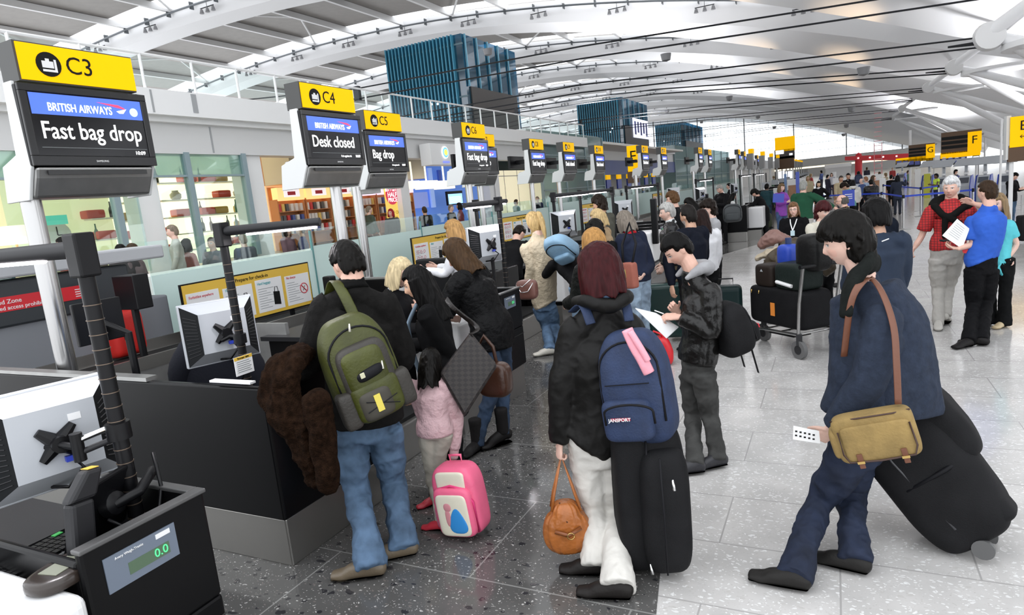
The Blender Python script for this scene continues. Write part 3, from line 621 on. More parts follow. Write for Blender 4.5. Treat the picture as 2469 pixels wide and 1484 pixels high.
def desk_end(Xf, Y1, label, disp=True):
    r = empty('check_in_desk', (Xf, Y1, 0), 0, label, 'desk')
    m = MB(); m.box(-.62, 0, -.43, 0, .3, .7); m.box(-.03, 0, -.43, 0, .7, 1.1); m.box(-.62, -.03, -.03, 0, .7, 1.1); m.box(-.62, -.03, -.43, -.4, .7, 1.06); m.box(-.62, 0, -1.3, -.43, .3, .36); m.box(-.62, -.03, -1.3, -.43, .36, .9)
    m.build('black_cabinet', black, r, bevel=.012)
    m = MB(); m.box(-.04, .006, -.43, .006, 1.09, 1.105); m.box(-.62, -.04, -.035, .006, 1.09, 1.105); m.build('top_trim', mat('trim_graphite', (.12, .12, .12), .35, .6), r, bevel=.004)
    m = MB(); m.box(-.001, .002, -1.3, 0, .62, .625); m.build('panel_joint', mat('joint_dark', (.03, .03, .03), .6), r)
    m = MB(); m.box(-.6, -.03, -1.3, -.02, 0, .3); m.build('kick_plate', kick, r)
    m = MB(); m.box(-.45, .05, -1.35, -.45, .36, 1.0); m.build('white_shelf_block', mat('white_laminate', (.8, .8, .8), .3), r, bevel=.035, seg=4)
    m = MB(); m.box(-2.0, -.62, -1.6, -.02, .9, .94); m.build('staff_worktop', lamt, r); 
    if disp: m = MB(); m.box(-1.95, -.64, -1.55, -.03, 0, .9); m.build('staff_cabinet', black, r)
    if disp:
        m = MB(); m.box(0, .004, -.37, -.13, .93, 1.045); d = m.build('scale_display', mat('display_grey', (.14, .17, .22), .35), r)
        m = MB(); m.box(.004, .005, -.30, -.16, .955, .995); m.build('lcd', mat('lcd_green', (.07, .12, .07), .2, emit=.05), d)
        text('0.0', .04, (.0055, -.19, .975), (0, 1, 0), (0, 0, 1), mat('lcd_digits', (.1, .8, .3), .4, emit=.25), d)
        text('Avery Weigh-Tronix', .011, (.0055, -.29, 1.03), (0, 1, 0), (0, 0, 1), paper, d)
        m = MB(); m.box(.004, .006, -.2, -.15, 1.02, 1.036); m.build('white_label', paper, d)
    return r
desk_end(-2.0, 1.4, 'nearest black desk end with grey scale display, bottom left corner of the picture')
desk_start(-2.85, 2.46, 'large black desk with long side panel and steel kick plate, beside man with olive backpack')
desk_end(-2.9, 5.9, 'black desk end with white shelf block and small green display behind two women')
desk_start(-3.9, 7.0, 'black desk where the blonde woman in the beige jacket stands', 2.6)
desk_end(-3.75, 10.4, 'desk end with white shelf block near the grey-haired man in black jacket')
desk_start(-3.7, 11.5, 'black desk behind the curly-haired man in black jacket', 2.6)
desk_end(-3.5, 14.9, 'desk end hidden behind the man in grey sweater')
desk_start(-3.3, 16.1, 'black desk beneath the pair of overhead screens', 2.4)
desk_start(-2.37, 20.8, 'far free-standing black desk with steel base next to the man in black suit', 1.3)
desk_end(-2.0, 22.6, 'far white-fronted desk beside the stooping dark-haired person', False)
# conveyor and scale between the desks
def conveyor(Xf, Y0, Y1, label):
    r = empty('bag_conveyor', (Xf, Y0, 0), 0, label, 'conveyor')
    m = MB(); m.box(-2.4, -.25, 0, Y1-Y0, 0, .3); m.build('steel_base', kick, r, bevel=.01)
    m = MB(); m.box(-2.4, -.3, .06, Y1-Y0-.06, .3, .33); m.build('belt', mat('belt_black', (.02, .02, .02), .6, bump=(200, .2)), r)
    return r
conveyor(-2.85, 3.43, 4.58, 'low steel weigh conveyor between the two nearest desks'); conveyor(-3.7, 7.95, 9.0, 'low steel weigh conveyor beyond the blonde woman in beige')
m = MB(); m.box(-6.6, -5.7, 2.9, 40, .45, .78); cv = tag(m.build('collector_conveyor', steeld), 'long steel baggage conveyor running behind the desks along the glass partition', 'conveyor')
m = MB(); m.box(-6.5, -5.8, 2.9, 40, .78, .79); m.build('belt', MT['belt_black'], cv)
for s in (-6.6, -5.72): m = MB(); m.box(s, s+.03, 2.9, 40, .78, .9); m.build('side_guard', kick, cv)
# grey hood with the red restricted zone sign
pA, pB = atx(0, 718, -6.6), atx(228, 683, -6.6); zt = pA[2]
r = empty('baggage_hood', (-6.6, pB[1], 0), 0, 'grey curtained baggage hood carrying a red restricted zone sign at left', 'hood')
L0 = pA[1]-pB[1]-.5
hg = mat('hood_grey', (.20, .21, .23), .7, bump=(5, .3)); 
m = MB(); m.box(-.35, 0, L0, .75, .8, zt-.25); m.build('curtain', hg, r, bevel=.02)
m = MB(); m.box(-.37, .03, L0, .35, zt-.27, zt+.14); m.build('dark_band', mat('hood_band', (.03, .035, .04), .4), r, bevel=.02)
m = MB(); m.box(-.45, .08, L0, .75, zt+.16, zt+.3); m.build('top_rail', mat('hood_rail', (.45, .46, .48), .4), r, bevel=.02)
m = MB(); m.box(.03, .035, L0, 0, zt-.13, zt+.0); sg = m.build('red_sign', redsign, r)
text('Restricted Zone', .055, (.037, -1.05, zt-.045), (0, 1, 0), (0, 0, 1), paper, sg, align='LEFT', bold=.01)
text('Authorised access prohibited', .05, (.037, -1.05, zt-.1), (0, 1, 0), (0, 0, 1), paper, sg, align='LEFT', bold=.01)
for k in range(4): m = MB(); m.box(.036, .037, -.22, -.04, zt-.04-.022*k, zt-.032-.022*k); m.build('small_print', paper, sg)
# black wall box and back of a wall display near the hood
p = aty(320, 705, 3.9); m = MB(); m.box(-.16, .16, -.08, .08, -.16, .17); o = tag(m.build('equipment_box', blackm, bevel=.01, loc=p), 'black equipment box beside the grey baggage hood', 'box')
m = MB(); m.tube([(-.05, .02, -.15), (-.05, .02, -p[2])], .035, 8); m.build('stand', blackm, o)
p = atx(240, 775, -4.4); m = MB(); m.box(-.02, .01, -.16, .16, -.14, .14); o = tag(m.build('flat_display', blackm, bevel=.006, loc=p), 'thin black flat display seen from behind near the first lamp pole', 'monitor')
m = MB(); m.box(-.03, -.02, -.15, .15, -.13, .13); m.build('screen', scrblack, o); m = MB(); m.tube([(.0, 0, 0), (.12, .1, -.1), (.12, .1, -p[2])], .025, 8); m.build('stand', blackm, o)
# suitcases on the belt
def small_case(loc, rz_, dims, mt, label, rot=0):
    r = empty('suitcase', loc, rz_, label, 'suitcase'); m = MB(); m.blob((0, 0, dims[2]), dims, .28, nu=28, nv=16); m.build('shell', mt, r, 60)
    m = MB(); m.tube([(-dims[0]*.4, 0, dims[2]*1.98), (-dims[0]*.35, 0, dims[2]*2.12), (dims[0]*.35, 0, dims[2]*2.12), (dims[0]*.4, 0, dims[2]*1.98)], .012, 8); m.build('handle', blackm, r, 40)
    m = MB(); m.tube([(dims[0]*1.005*math.cos(t), -dims[1]*.5, dims[2]+dims[2]*.99*math.sin(t)) for t in np.linspace(0, 6.28, 24)], .008, 6); m.build('zip', mat('zip_dark', (.02, .02, .02), .4), r)
    return r
redc = mat('red_fabric_case', (.55, .015, .01), .55, bump=(120, .15))
p = aty(282, 893, 4.0); r = small_case((p[0], 4.0, .80), .1, (.33, .18, .24), redc, 'red suitcase with white tag on the conveyor behind the long black desk')
m = MB(); m.slab((-.05, -.18, .38), (.05, -.18, .36), (.12, -.17, .44), (.02, -.17, .46), .002); m.build('paper_tag', paper, r)
p = aty(365, 893, 4.45); small_case((p[0]+.0, 4.45, .80), .2, (.13, .2, .2), mat('black_fabric', (.012, .012, .014), .7, bump=(150, .2)), 'black suitcase with red trim right of the red one on the conveyor')
# ---------------- lamp poles, monitors on arms ----------------
def lamp_pole(x, y, dirx, diry, label, base=1.05, length=.62, rings=True):
    r = empty('lamp_pole', (x, y, base), 0, label, 'lamp pole'); h = 2.02-base
    m = MB(); m.tube([(0, 0, -base*.32 if rings else -base), (0, 0, h-.12)], .026, 14)
    if rings:
        z = -.05
        while z < h-.2: m.tube([(0, 0, z), (0, 0, z+.003)], .0285, 14, 1); z += .052
    m.build('pole', [blackm, mat('ring_bronze', (.16, .12, .09), .35, .6)], r, 40)
    m = MB(); m.box(-.036, .036, -.036, .036, h-.14, h+.01); m.build('head_block', blackm, r, bevel=.008)
    d = nrm((dirx, diry, 0))
    m = MB(); m.tube([(0, 0, h-.045), d*length], .001) if 0 else m.tube([V(0, 0, h-.045), d*length+V(0, 0, h-.045)], [.03, .026], 12); m.build('lamp_arm', dgrey, r, 40)
    m = MB(); m.tube([d*(length*.25)+V(0, 0, h-.071), d*(length*.96)+V(0, 0, h-.071)], .013, 10); m.build('tube_light', tube_m, r, 40)
    ld = bpy.data.lights.new('tube_glow', 'AREA'); ld.shape = 'RECTANGLE'; ld.size = .4; ld.size_y = .03; ld.energy = 2.5; ld.color = (1, .95, 1)
    lo = bpy.data.objects.new('tube_glow', ld); C.objects.link(lo); lo.parent = r; lo.location = [float(q) for q in d*length*.6+V(0, 0, h-.09)]; lo.rotation_euler = (0, 0, math.atan2(diry, dirx))
    return r
def monitor(loc, rz_, label, silverback=True, sc_=1.0, tilt=0.0):
    # back faces local +x, picture faces -x
    r = empty('computer_monitor', loc, rz_, label, 'monitor'); r.rotation_euler = (0, tilt, rz_); r.scale = (sc_,)*3
    w, h = .21, .185; a, b = .135, .11; d = .085
    F = [(0, -w, -h), (0, w, -h), (0, w, h), (0, -w, h)]; B = [(d, -a, -b), (d, a, -b), (d, a, b+.02), (d, -a, b+.02)]
    m = MB(); m.add(F+B, [(4, 5, 6, 7), (0, 1, 5, 4), (2, 3, 7, 6)], 0); m.add(F+B, [(1, 2, 6, 5), (3, 0, 4, 7)], 1); m.add(F, [(3, 2, 1, 0)], 1)
    for s in (-1, 1):
        for k in range(12):
            t = -.8+.14*k; z0 = t*.13
            m.tube([(.012, s*(w-.008), z0*1.25), (d-.012, s*(a+.012), z0)], .0022, 4, 2)
    m.build('back_shell', [silver if silverback else blackm, mat('vent_dark', (.009, .01, .011), .5), dgrey], r)
    
    m = MB(); m.box(-.035, .0, -w-.008, w+.008, -h-.008, h+.008); m.build('frame', silver if silverback else blackm, r, bevel=.006)
    m = MB(); m.box(-.037, -.035, -w+.012, w-.012, -h+.014, h-.012); m.build('screen', mat('office_screen', (.2, .3, .5), .3, emit=.4), r)
    m = MB()
    for k in range(26): y = -.125+.01*k; m.box(.035, .055, y-.0025, y+.0025, h-.055, h-.02) if 0 else m.add([(.0368, y-.002, .152), (.0368, y+.002, .152), (.068, y+.002, .134), (.068, y-.002, .134)], [(0, 1, 2, 3)])
    v = m.v[0]; m.build('top_vents', dgrey, r)
    m = MB()
    for s in (-1, 1):
        for t in (-1, 1): m.tube([(d+.008, 0, 0), (d+.006, s*.055, t*.055)], [.03, .014], 8)
    m.tube([(d, 0, 0), (d+.05, 0, 0)], .03, 12); m.build('mount_plate', blackm, r, 40)
    m = MB(); m.box(d, d+.002, .045, .085, .065, .09); m.build('sticker', paper, r)
    m = MB(); m.tube([(d, .03, -.06), (d+.05, .05, -.1), (d+.03, .0, -.16), (.02, -.03, -.17)], .007, 8); m.build('cable', blackm, r, True)
    m = MB(); m.box(d, d+.02, .01, .04, -.075, -.055); m.build('video_plug', mat('plug_blue', (.03, .06, .5), .4), r)
    return r
def arm(a, b, c, label):
    a, b, c = [V(*q) for q in (a, b, c)]; r = empty('swivel_bracket', a, 0, label, 'bracket')
    m = MB(); m.tube([(0, 0, -.03), (0, 0, .03)], .04, 14); m.build('clamp', blackm, r, 40)
    for dz in (.022, -.022): m = MB(); m.tube([V(0, 0, dz), b-a+V(0, 0, dz)], .011, 10); m.build('upper_arm', chrome if dz > 0 else dgrey, r, 40)
    m = MB(); m.tube([b-a+V(0, 0, -.05), b-a+V(0, 0, .05)], .02, 12); m.build('elbow', blackm, r, 40)
    m = MB(); m.tube([b-a, (b+c)/2-a+V(0, 0, .02), c-a], .013, 10); m.build('forearm', blackm, r, 40)
    return r
lamp_pole(-2.28, 1.32, -1, -.12, 'nearest black ringed lamp pole with tube light reaching out of the left edge', 1.0, .75)
lamp_pole(-3.37, 2.8, .97, .42, 'black ringed lamp pole with lamp pointing right, above the long black desk', .78, .62)
monitor((-2.55, 1.235, 1.31), -.25, 'big silver-backed monitor at the bottom left, nearest to the viewer')
arm((-2.28, 1.32, 1.33), (-2.36, 1.22, 1.30), (-2.53, 1.17, 1.29), 'chrome and black arm holding the nearest silver-backed monitor')
p0, p1 = atx(437, 735, -3.6), atx(600, 700, -3.6)
monitor((-3.66, (p0[1]+p1[1])/2+.03, 1.325), -.4, 'silver-backed monitor below the second lamp pole, in front of the yellow info board', sc_=1.08)
arm((-3.37, 2.8, 1.3), (-3.44, 2.86, 1.29), (-3.56, 2.82, 1.28), 'black arm holding the monitor in front of the info board')
# black flat display, card terminal, keyboard on the nearest desk
p = atx(245, 1225, -2.25)
r = empty('flat_display', p, 0, 'black flat display seen from behind on the nearest desk', 'monitor')
m = MB(); m.box(-.02, 0, -.13, .15, -.13, .11); o = m.build('back', blackm, r, bevel=.008); o.rotation_euler = (0, .35, .35)
m = MB(); m.lathe([(.05, .0), (.04, .03), (.02, .04)], (0, 0, 0), 14); o = m.build('pivot', blackm, r, 40); o.rotation_euler = (0, 1.4, .2); o.location = (.0, .03, .0)
m = MB(); m.tube([(.03, .03, .0), (.06, .1, .02), (.0, .2, .05)], .018, 10); m.build('arm', blackm, r, 40)
m = MB(); m.tube([(.02, .0, -.04), (.04, .05, -.1), (.1, .12, -.1), (.06, .18, .0), (.02, .2, .12)], .007, 8); m.build('cable', blackm, r, True)
p = atz(165, 1392, 1.0)
r = empty('card_terminal', (p[0], p[1], 1.0), .2, 'black payment terminal with grey display and tall handle, on the white shelf bottom left', 'card terminal')
m = MB(); m.blob((0, 0, .022), (.075, .115, .022), .35, .75, nu=28, nv=12); m.build('base', mat('terminal_brown_black', (.03, .022, .018), .22), r, 50)
m = MB(); m.box(-.035, .035, -.06, .055, .044, .046); m.build('lcd', mat('lcd_grey', (.25, .26, .2), .2), r)
m = MB(); m.box(-.045, .0, .03, .11, .03, .21); m.prism([(.02, .21), (.12, .21), (.15, .3), (.09, .3)], -.045, .0, 0); o = m.build('tower', dgrey, r, bevel=.012); o.rotation_euler = (-.15, 0, 0)
m = MB(); m.box(-.04, -.01, .1, .14, .301, .303); o = m.build('yellow_label', yprint, r); o.rotation_euler = (-.15, 0, 0)
p = atz(45, 1372, .95)
r = empty('keyboard', (p[0], p[1], .94), .1, 'black keyboard at the left edge beside the payment terminal', 'keyboard')
m = MB(); m.box(-.08, .08, -.23, .2, 0, .02); m.build('case', mat('kbd_grey', (.2, .2, .2), .4), r, bevel=.005)
m = MB()
for i in range(5):
    for j in range(18): m.box(-.072+.03*i, -.047+.03*i, -.22+.023*j, -.201+.023*j, .02, .03)
m.build('keys', blackm, r)
m = MB(); m.box(-.07, -.05, .16, .19, .03, .033); m.build('green_key', mat('key_green', (.05, .5, .1), .4), r)
p = atz(700, 1230, 0)
r = empty('passenger_notice', atx(588, 880, -3.1), 0, 'small white passenger notice card with yellow header by the second lamp pole', 'notice')
m = MB(); m.box(0, .003, -.065, .065, -.055, .055); m.build('card', paper, r); m = MB(); m.box(.003, .004, -.065, .065, .035, .055); m.build('yellow_header', yprint, r)
text('Passenger rights', .013, (.0045, 0, .045), (0, 1, 0), (0, 0, 1), ink, r)
for k in range(6): m = MB(); m.box(.003, .004, -.05, .04+.01*(k % 2), .022-.012*k, .026-.012*k); m.build('text_line', greyink, r)
m = MB(); m.tube([(-.01, .0, -.05), (-.2, .1, -.2)], .006, 6); m.build('stem', blackm, r)
p = atz(548, 925, 1.13); m = MB(); m.box(-.16, .17, -.02, .02, 0, .012); tag(m.build('paper_strip', paper, loc=(p[0], p[1]+.03, 1.126)), 'white strip of paper lying on the long black desk edge', 'paper')
# office chair with black jacket behind the long desk
p = aty(478, 870, 3.1); r = empty('office_chair', (p[0], 3.25, 0), .5, 'office chair draped with a black jacket behind the long black desk', 'chair')
chm = mat('chair_fabric', (.015, .016, .022), .8, bump=(60, .3))
m = MB(); m.blob((0, 0, .98), (.27, .09, .25), .5, nu=24, nv=14); m.build('backrest', chm, r, True); m = MB(); m.blob((0, -.2, .55), (.26, .25, .06), .4); m.build('seat', chm, r, True)
m = MB(); m.tube([(0, -.2, .08), (0, -.2, .5)], .03, 10); m.tube([(0, .0, .5), (0, .02, .8)], .025, 8); m.build('column', blackm, r, 40)
m = MB()
for k in range(5): t = k*1.257; m.tube([(0, -.2, .1), (.3*math.cos(t), -.2+.3*math.sin(t), .06)], [.03, .02], 8)
m.build('base', blackm, r, 40)
m = MB(); m.add(*loft([(-.3, .0, .7), (-.24, -.02, 1.0), (0, -.02, 1.2), (.24, -.02, 1.0), (.3, .0, .7)], [.06, .1, .11, .1, .06])); m.build('draped_jacket', chm, r, True)
# further lamp poles and monitors
PL = [(-3.15, 6.1, -.1, -1, 'lamp pole with lamp crossing above the woman in wavy brown hair', 1), (-4.15, 7.4, 1, -.4, 'thinner lamp pole directly behind the crossing lamp', 0), (-3.85, 9.3, .7, .7, 'left lamp pole of the pair above the blue backpack', 0), (-3.95, 10.75, -.6, -.8, 'right lamp pole of the pair above the blue backpack', 0),
      (-3.6, 11.5, -.5, -.9, 'lamp pole behind the dark-haired man in the olive coat', 0), (-4.35, 15.0, .6, .8, 'lamp pole beside the yellow E board', 0), (-3.85, 16.0, -.6, -.8, 'lamp pole above the curly-haired man', 0), (-3.77, 20.5, .7, .7, 'lamp pole left of the man in black suit', 0), (-3.9, 24.5, -.7, -.7, 'lamp pole just behind the man in black suit', 0),
      (-3.6, 29.5, .7, .7, 'far lamp pole over the distant black desk', 0), (-3.4, 33, .7, .7, 'farthest lamp pole of the row', 0)]
for x, y, a, b, l, rg in PL: lamp_pole(x, y, a, b, 'black '+l, .76, .6, bool(rg))
MN = [((1170, 590), 5.85, .25, 'white-backed monitor at the desk of the staff woman with bobbed hair', 1.0), ((1360, 540), 9.2, -.1, 'silver-backed monitor above the light blue backpack', 1), ((1502, 508), 12.2, -.2, 'silver-backed monitor under the yellow E board', 1), ((1625, 470), 18, .0, 'silver monitor beside the seated dark-haired staff woman', 1), ((1688, 468), 20.6, .1, 'monitor left of the man in black suit', 1), ((1770, 455), 27, .1, 'distant monitor above the far black desk', 1)]
for (px, py), Y, rz_, l, s in MN:
    p = aty(px, py, Y); monitor(p, rz_-.6, l, sc_=s)
    m = MB(); m.tube([(0, 0, 0), (0, 0, -p[2])], .02, 8); o = m.build('stand', blackm, C.objects[-1].parent if 0 else None, 40); o.location = [float(q) for q in p+V(.05, .03, 0)]
    tag(o, 'black stand under the '+l.replace('silver-backed ', '').replace('white-backed ', ''), 'stand'); o.name = 'monitor_stand'
# dark equipment boxes on desks beyond
for i, ((x0, y0), (x1, y1), Y, l) in enumerate([((775, 668), (800, 700), 6.6, 'black box beside the head of the man with the olive backpack'), ((1000, 627), (1085, 690), 6.4, 'wide black chair-back shaped cabinet behind the Asian woman'), ((1566, 480), (1582, 505), 13.5, 'upright black screen back beside the curly-haired man'), ((1697, 468), (1708, 490), 21, 'small upright black screen back under the pair of overhead screens')]):
    a, b = aty(x0, y0, Y), aty(x1, y1, Y); m = MB(); m.box(0, b[0]-a[0], 0, .12, .76-a[2], 0); o = m.build('equipment_cabinet', blackm, loc=a, bevel=.02); tag(o, l, 'cabinet')
# ---------------- information boards ----------------
def board(X, Y0, Y1, z0, z1, label, rich=True):
    r = empty('information_board', (X, Y0, z0), 0, label, 'information board'); W = Y1-Y0; H = z1-z0
    m = MB(); m.box(-.03, -.005, -.015, W+.015, -.015, H+.015); m.build('frame', blackm, r)
    m = MB(); m.box(-.005, 0, 0, W, 0, H); m.build('yellow_backing', yprint, r)
    n = 4; w = W/n
    for k in range(n):
        m = MB(); m.box(0, .003, k*w+.03, (k+1)*w-.02, .04, H*.82-.02*(k % 2)); pn = m.build('white_panel', paper, r, bevel=.002)
        text(['Forbidden anywhere', '100ml', 'Hand baggage', 'No sharps'][k], .045, (.004, k*w+.06, H*.73), (0, 1, 0), (0, 0, 1), [redink, tealink, tealink, redink][k], pn, align='LEFT', xs=.85)
        q = MB()
        for j in range(9 if rich else 6): q.box(.003, .004, k*w+.06, k*w+.06+w*(.28+.12*((j*7+k) % 3)), H*.6-j*H*.055, H*.6-j*H*.055+.006)
        q.build('text_lines', greyink, pn)
        if k == 0:
            for jj in range(9):
                a = k*w+.12+(jj % 3)*.1; b = .1+(jj//3)*.1; q = MB(); q.tube([(.005, a+.025*math.cos(t), b+.025*math.sin(t)) for t in np.linspace(0, 6.28, 13)], .003, 4); q.build('pictogram', redink, pn)
        if k == 2 or k == 1:
            a = (k+.72)*w; q = MB(); q.prism([(a-.055, H*.2), (a+.05, H*.17), (a+.05, H*.48), (a-.05, H*.5)], .003, .006, 0); q.tube([(.005, a-.03, H*.49), (.005, a-.02, H*.6), (.005, a+.02, H*.6), (.005, a+.03, H*.48)], .004, 5); q.build('bag_pictogram', ink, pn)
        if k == 3:
            a = (k+.72)*w; q = MB(); q.tube([(.005, a+.065*math.cos(t), H*.42+.065*math.sin(t)) for t in np.linspace(0, 6.28, 25)], .006, 5); q.tube([(.005, a-.045, H*.42+.045), (.005, a+.045, H*.42-.045)], .006, 5); q.build('prohibition_ring', redink, pn)
            q = MB(); q.tube([(.005, a-.02, H*.42-.03), (.005, a+.02, H*.42+.03)], .004, 4); q.tube([(.005, a+.02, H*.42-.03), (.005, a-.02, H*.42+.03)], .004, 4); q.build('scissors', ink, pn)
    text('Prepare for check-in', .06, (.002, W*.5, H*.9), (0, 1, 0), (0, 0, 1), ink, r)
    for y in (.35, W-.35): m = MB(); m.box(-.06, -.03, y-.03, y+.03, -z0, H*.5); m.build('stand_post', blackm, r)
    return r
board(-6.3, 4.6, 6.5, .88, 1.42, 'yellow and white information board Prepare for check-in, nearest one with bag pictogram')
board(-6.3, 8.95, 10.85, .96, 1.5, 'second information board, behind the staff woman with bobbed hair')
board(-6.3, 12.3, 14.2, 1.1, 1.6, 'third information board, left of the blonde ponytail woman', False)
board(-6.3, 17.2, 19.1, 1.1, 1.62, 'fourth information board, left of the man in olive coat', False)
board(-6.3, 25.3, 27.2, 1.1, 1.62, 'fifth small information board, beside the curly-haired man', False)
p = aty(655, 815, 4.4); m = MB(); m.box(-.2, .2, 0, .04, -.35, .14); tag(m.build('steel_screen', steeld, loc=p), 'folded brushed steel shield right of the second monitor', 'screen')
# ---------------- right side and distance ----------------
def flat(name, x0, y0, x1, y1, Y, mt, parent, th=.15, dy=0):
    a, b = aty(x0, y0, Y), aty(x1, y1, Y); m = MB(); m.box(a[0], b[0], Y+dy, Y+dy+th, b[2], a[2])
    m.v[-1] = m.v[-1]-V(*parent.location) if parent else m.v[-1]
    return m.build(name, mt, parent)
brown = mat('brown_slats', (.10, .05, .02), .5); navyscr = mat('navy_screen', (.03, .04, .16), .3, emit=.25); whscr = mat('white_screen', (.8, .85, .95), .3, emit=.9)
def zone_sign(letter, x0, y0, x1, y1, Y, split, label, arrow=False):
    a = aty(x0, y1, Y); r = empty('zone_sign', (a[0], Y, 0), 0, label, 'sign')
    flat('brown_slats', x0, y0+2, x1, y1, Y, brown, r)
    for k in range(1, 4): flat('slat_line', x0, y0+(y1-y0)*k/4+2, x1-(x1-x0)*(1-split), y0+(y1-y0)*k/4+2.6, Y, ink, r, .02, -.02)
    xs = x0+(x1-x0)*split; yl = flat('yellow_face', xs, y0, x1, y1, Y, yellow, r, .04, -.04)
    c = aty((xs+x1)/2, y0+(y1-y0)*(.42 if not arrow else .3), Y-.06); hh = abs(aty(x1, y0, Y)[2]-aty(x1, y1, Y)[2])
    text(letter, hh*.62 if not arrow else hh*.5, c-V(*r.location), (1, 0, 0), (0, 0, 1), ink, yl, bold=.0)
    if arrow:
        c2 = aty((xs+x1)/2, y0+(y1-y0)*.68, Y-.06)-V(*r.location); s = hh*.1; m = MB(); m.box(c2[0]-s, c2[0]+s, 0+c2[1], .01+c2[1], c2[2]-s*.12, c2[2]+s*.12)
        m.tube([c2+V(-s*.4, 0, s*.6), c2+V(-s, 0, 0), c2+V(-s*.4, 0, -s*.6)], s*.12, 5); m.build('arrow', ink, yl)
    return r
r = zone_sign('F', 2270, 319, 2366, 363, 36, .66, 'brown and yellow zone sign with letter F above a row of screens')
flat('yellow_strip', 2268, 370, 2364, 374, 36, yellow, r, .1)
flat('screen_bank', 2268, 376, 2362, 392, 36, blackm, r, .2, .05)
for k in range(6): flat('screen', 2270+15.4*k, 377.5, 2283+15.4*k, 391, 36, navyscr if k < 4 else whscr, r, .03, .01)
for k in range(8): flat('text_line', 2272+15.4*(k % 4), 380+5*(k//4), 2280+15.4*(k % 4), 381.5+5*(k//4), 36, paper, r, .01, -.01)
for x in (2275, 2355): a = aty(x, 385, 36.3); m = MB(); m.tube([a-V(*r.location), V(a[0]-r.location[0], .3, 0)], .06, 10); m.build('post', white, r, 40)
r = zone_sign('G', 2191, 349, 2254, 380, 56, .66, 'smaller brown and yellow zone sign with letter G left of sign F')
flat('screen_bank', 2160, 388, 2250, 398, 56, blackm, r, .2); 
for k in range(6): flat('screen', 2162+14.6*k, 389, 2174+14.6*k, 397, 56, navyscr if k < 4 else whscr, r, .03, -.05)
flat('yellow_strip', 2160, 383, 2250, 386, 56, yellow, r, .1)
a = aty(2195, 398, 56); m = MB(); m.tube([(a[0]-r.location[0], .2, 0), (a[0]-r.location[0], .2, 4)], .08, 8); m.build('post', white, r, 40)
r = zone_sign('E', 2436, 283, 2500, 350, 21, 0.0, 'tall yellow sign with letter E and left arrow at the right edge', True)
flat('dark_lower_board', 2432, 352, 2500, 385, 21, brown, r, .15); flat('side_edge', 2428, 280, 2436, 385, 21, sgrey, r, .3, .02)
a = aty(2440, 385, 21.1); m = MB(); m.tube([(a[0]-r.location[0], .15, 0), (a[0]-r.location[0], .15, a[2])], .05, 10); m.build('post', white, r, 40)
r = zone_sign('E', 1511, 353, 1541, 412, 26, 0.0, 'yellow board with letter E hanging beside a desk screen in mid distance')
flat('dark_lower_board', 1512, 412, 1540, 440, 26, brown, r, .15)
a = aty(1526, 440, 26.1); m = MB(); m.tube([(a[0]-r.location[0], .15, 0), (a[0]-r.location[0], .15, a[2]+.3)], .06, 10); m.build('post', white, r, 40)
r = empty('distant_board', aty(1892, 405, 60), 0, 'distant yellow board with brown slatted lower half hanging under the far window', 'sign')
flat('yellow_face', 1868, 333, 1917, 362, 60, yellow, r, .1); flat('dark_header', 1867, 363, 1916, 380, 60, mat('header_grey', (.06, .05, .05), .5), r, .1)
flat('brown_slats', 1867, 380, 1915, 405, 60, brown, r, .1); flat('white_tag', 1870, 364, 1890, 371, 60, whscr, r, .02, -.03); flat('white_tag', 1903, 370, 1911, 374, 60, whscr, r, .02, -.03)
for x in (1876, 1894): flat('lit_screen', x, 414, x+16, 430, 60, whscr, r, .05)
for x in (1872, 1912): a = aty(x, 420, 60)-V(*r.location); m = MB(); m.tube([(a[0], .1, -r.location[2]), (a[0], .1, .5)], .06, 8); m.build('post', white, r, 40)
# red gantry
redg = mat('red_gantry', (.6, .02, .03), .4)
r = empty('red_gantry', aty(2070, 425, 70), 0, 'red pillar and long red overhead beam in the distance', 'gantry')
r.location[2] = 0; a = aty(2037, 378, 70); b = aty(2214, 371, 70)
m = MB(); m.prism([(a[0], a[2]), (b[0]-.4, b[2]+.1), (b[0], b[2]-.1), (b[0], b[2]-.55), (a[0], a[2]-.35)], 69.7, 70.3, 1); m.v[-1] -= V(*r.location); m.build('beam', redg, r)
c = aty(2070, 372, 70); m = MB(); m.lathe([(.32, 0), (.30, c[2]-.2), (.24, c[2]), (.02, c[2]+.15)], (c[0]-r.location[0], 0, 0), 16); m.build('pillar', redg, r, 40)
for x in (2067, 2095, 2127, 2159): flat('downlight', x, 376+(2070-x)*.05+4, x+4, 383+(2070-x)*.05, 70, glowwhite, r, .05, -.35)
a = aty(2117, 345, 68); m = MB()
for dx in (-.3, .3): m.box(a[0]+dx-.03, a[0]+dx+.03, 68, 68.06, 0, a[2])
for k in range(14): m.box(a[0]-.3, a[0]+.3, 68, 68.04, 1+.4*k, 1.05+.4*k)
tag(m.build('lattice_mast', mat('pink_red', (.8, .35, .38), .5)), 'thin pale red lattice mast behind the red gantry', 'mast')
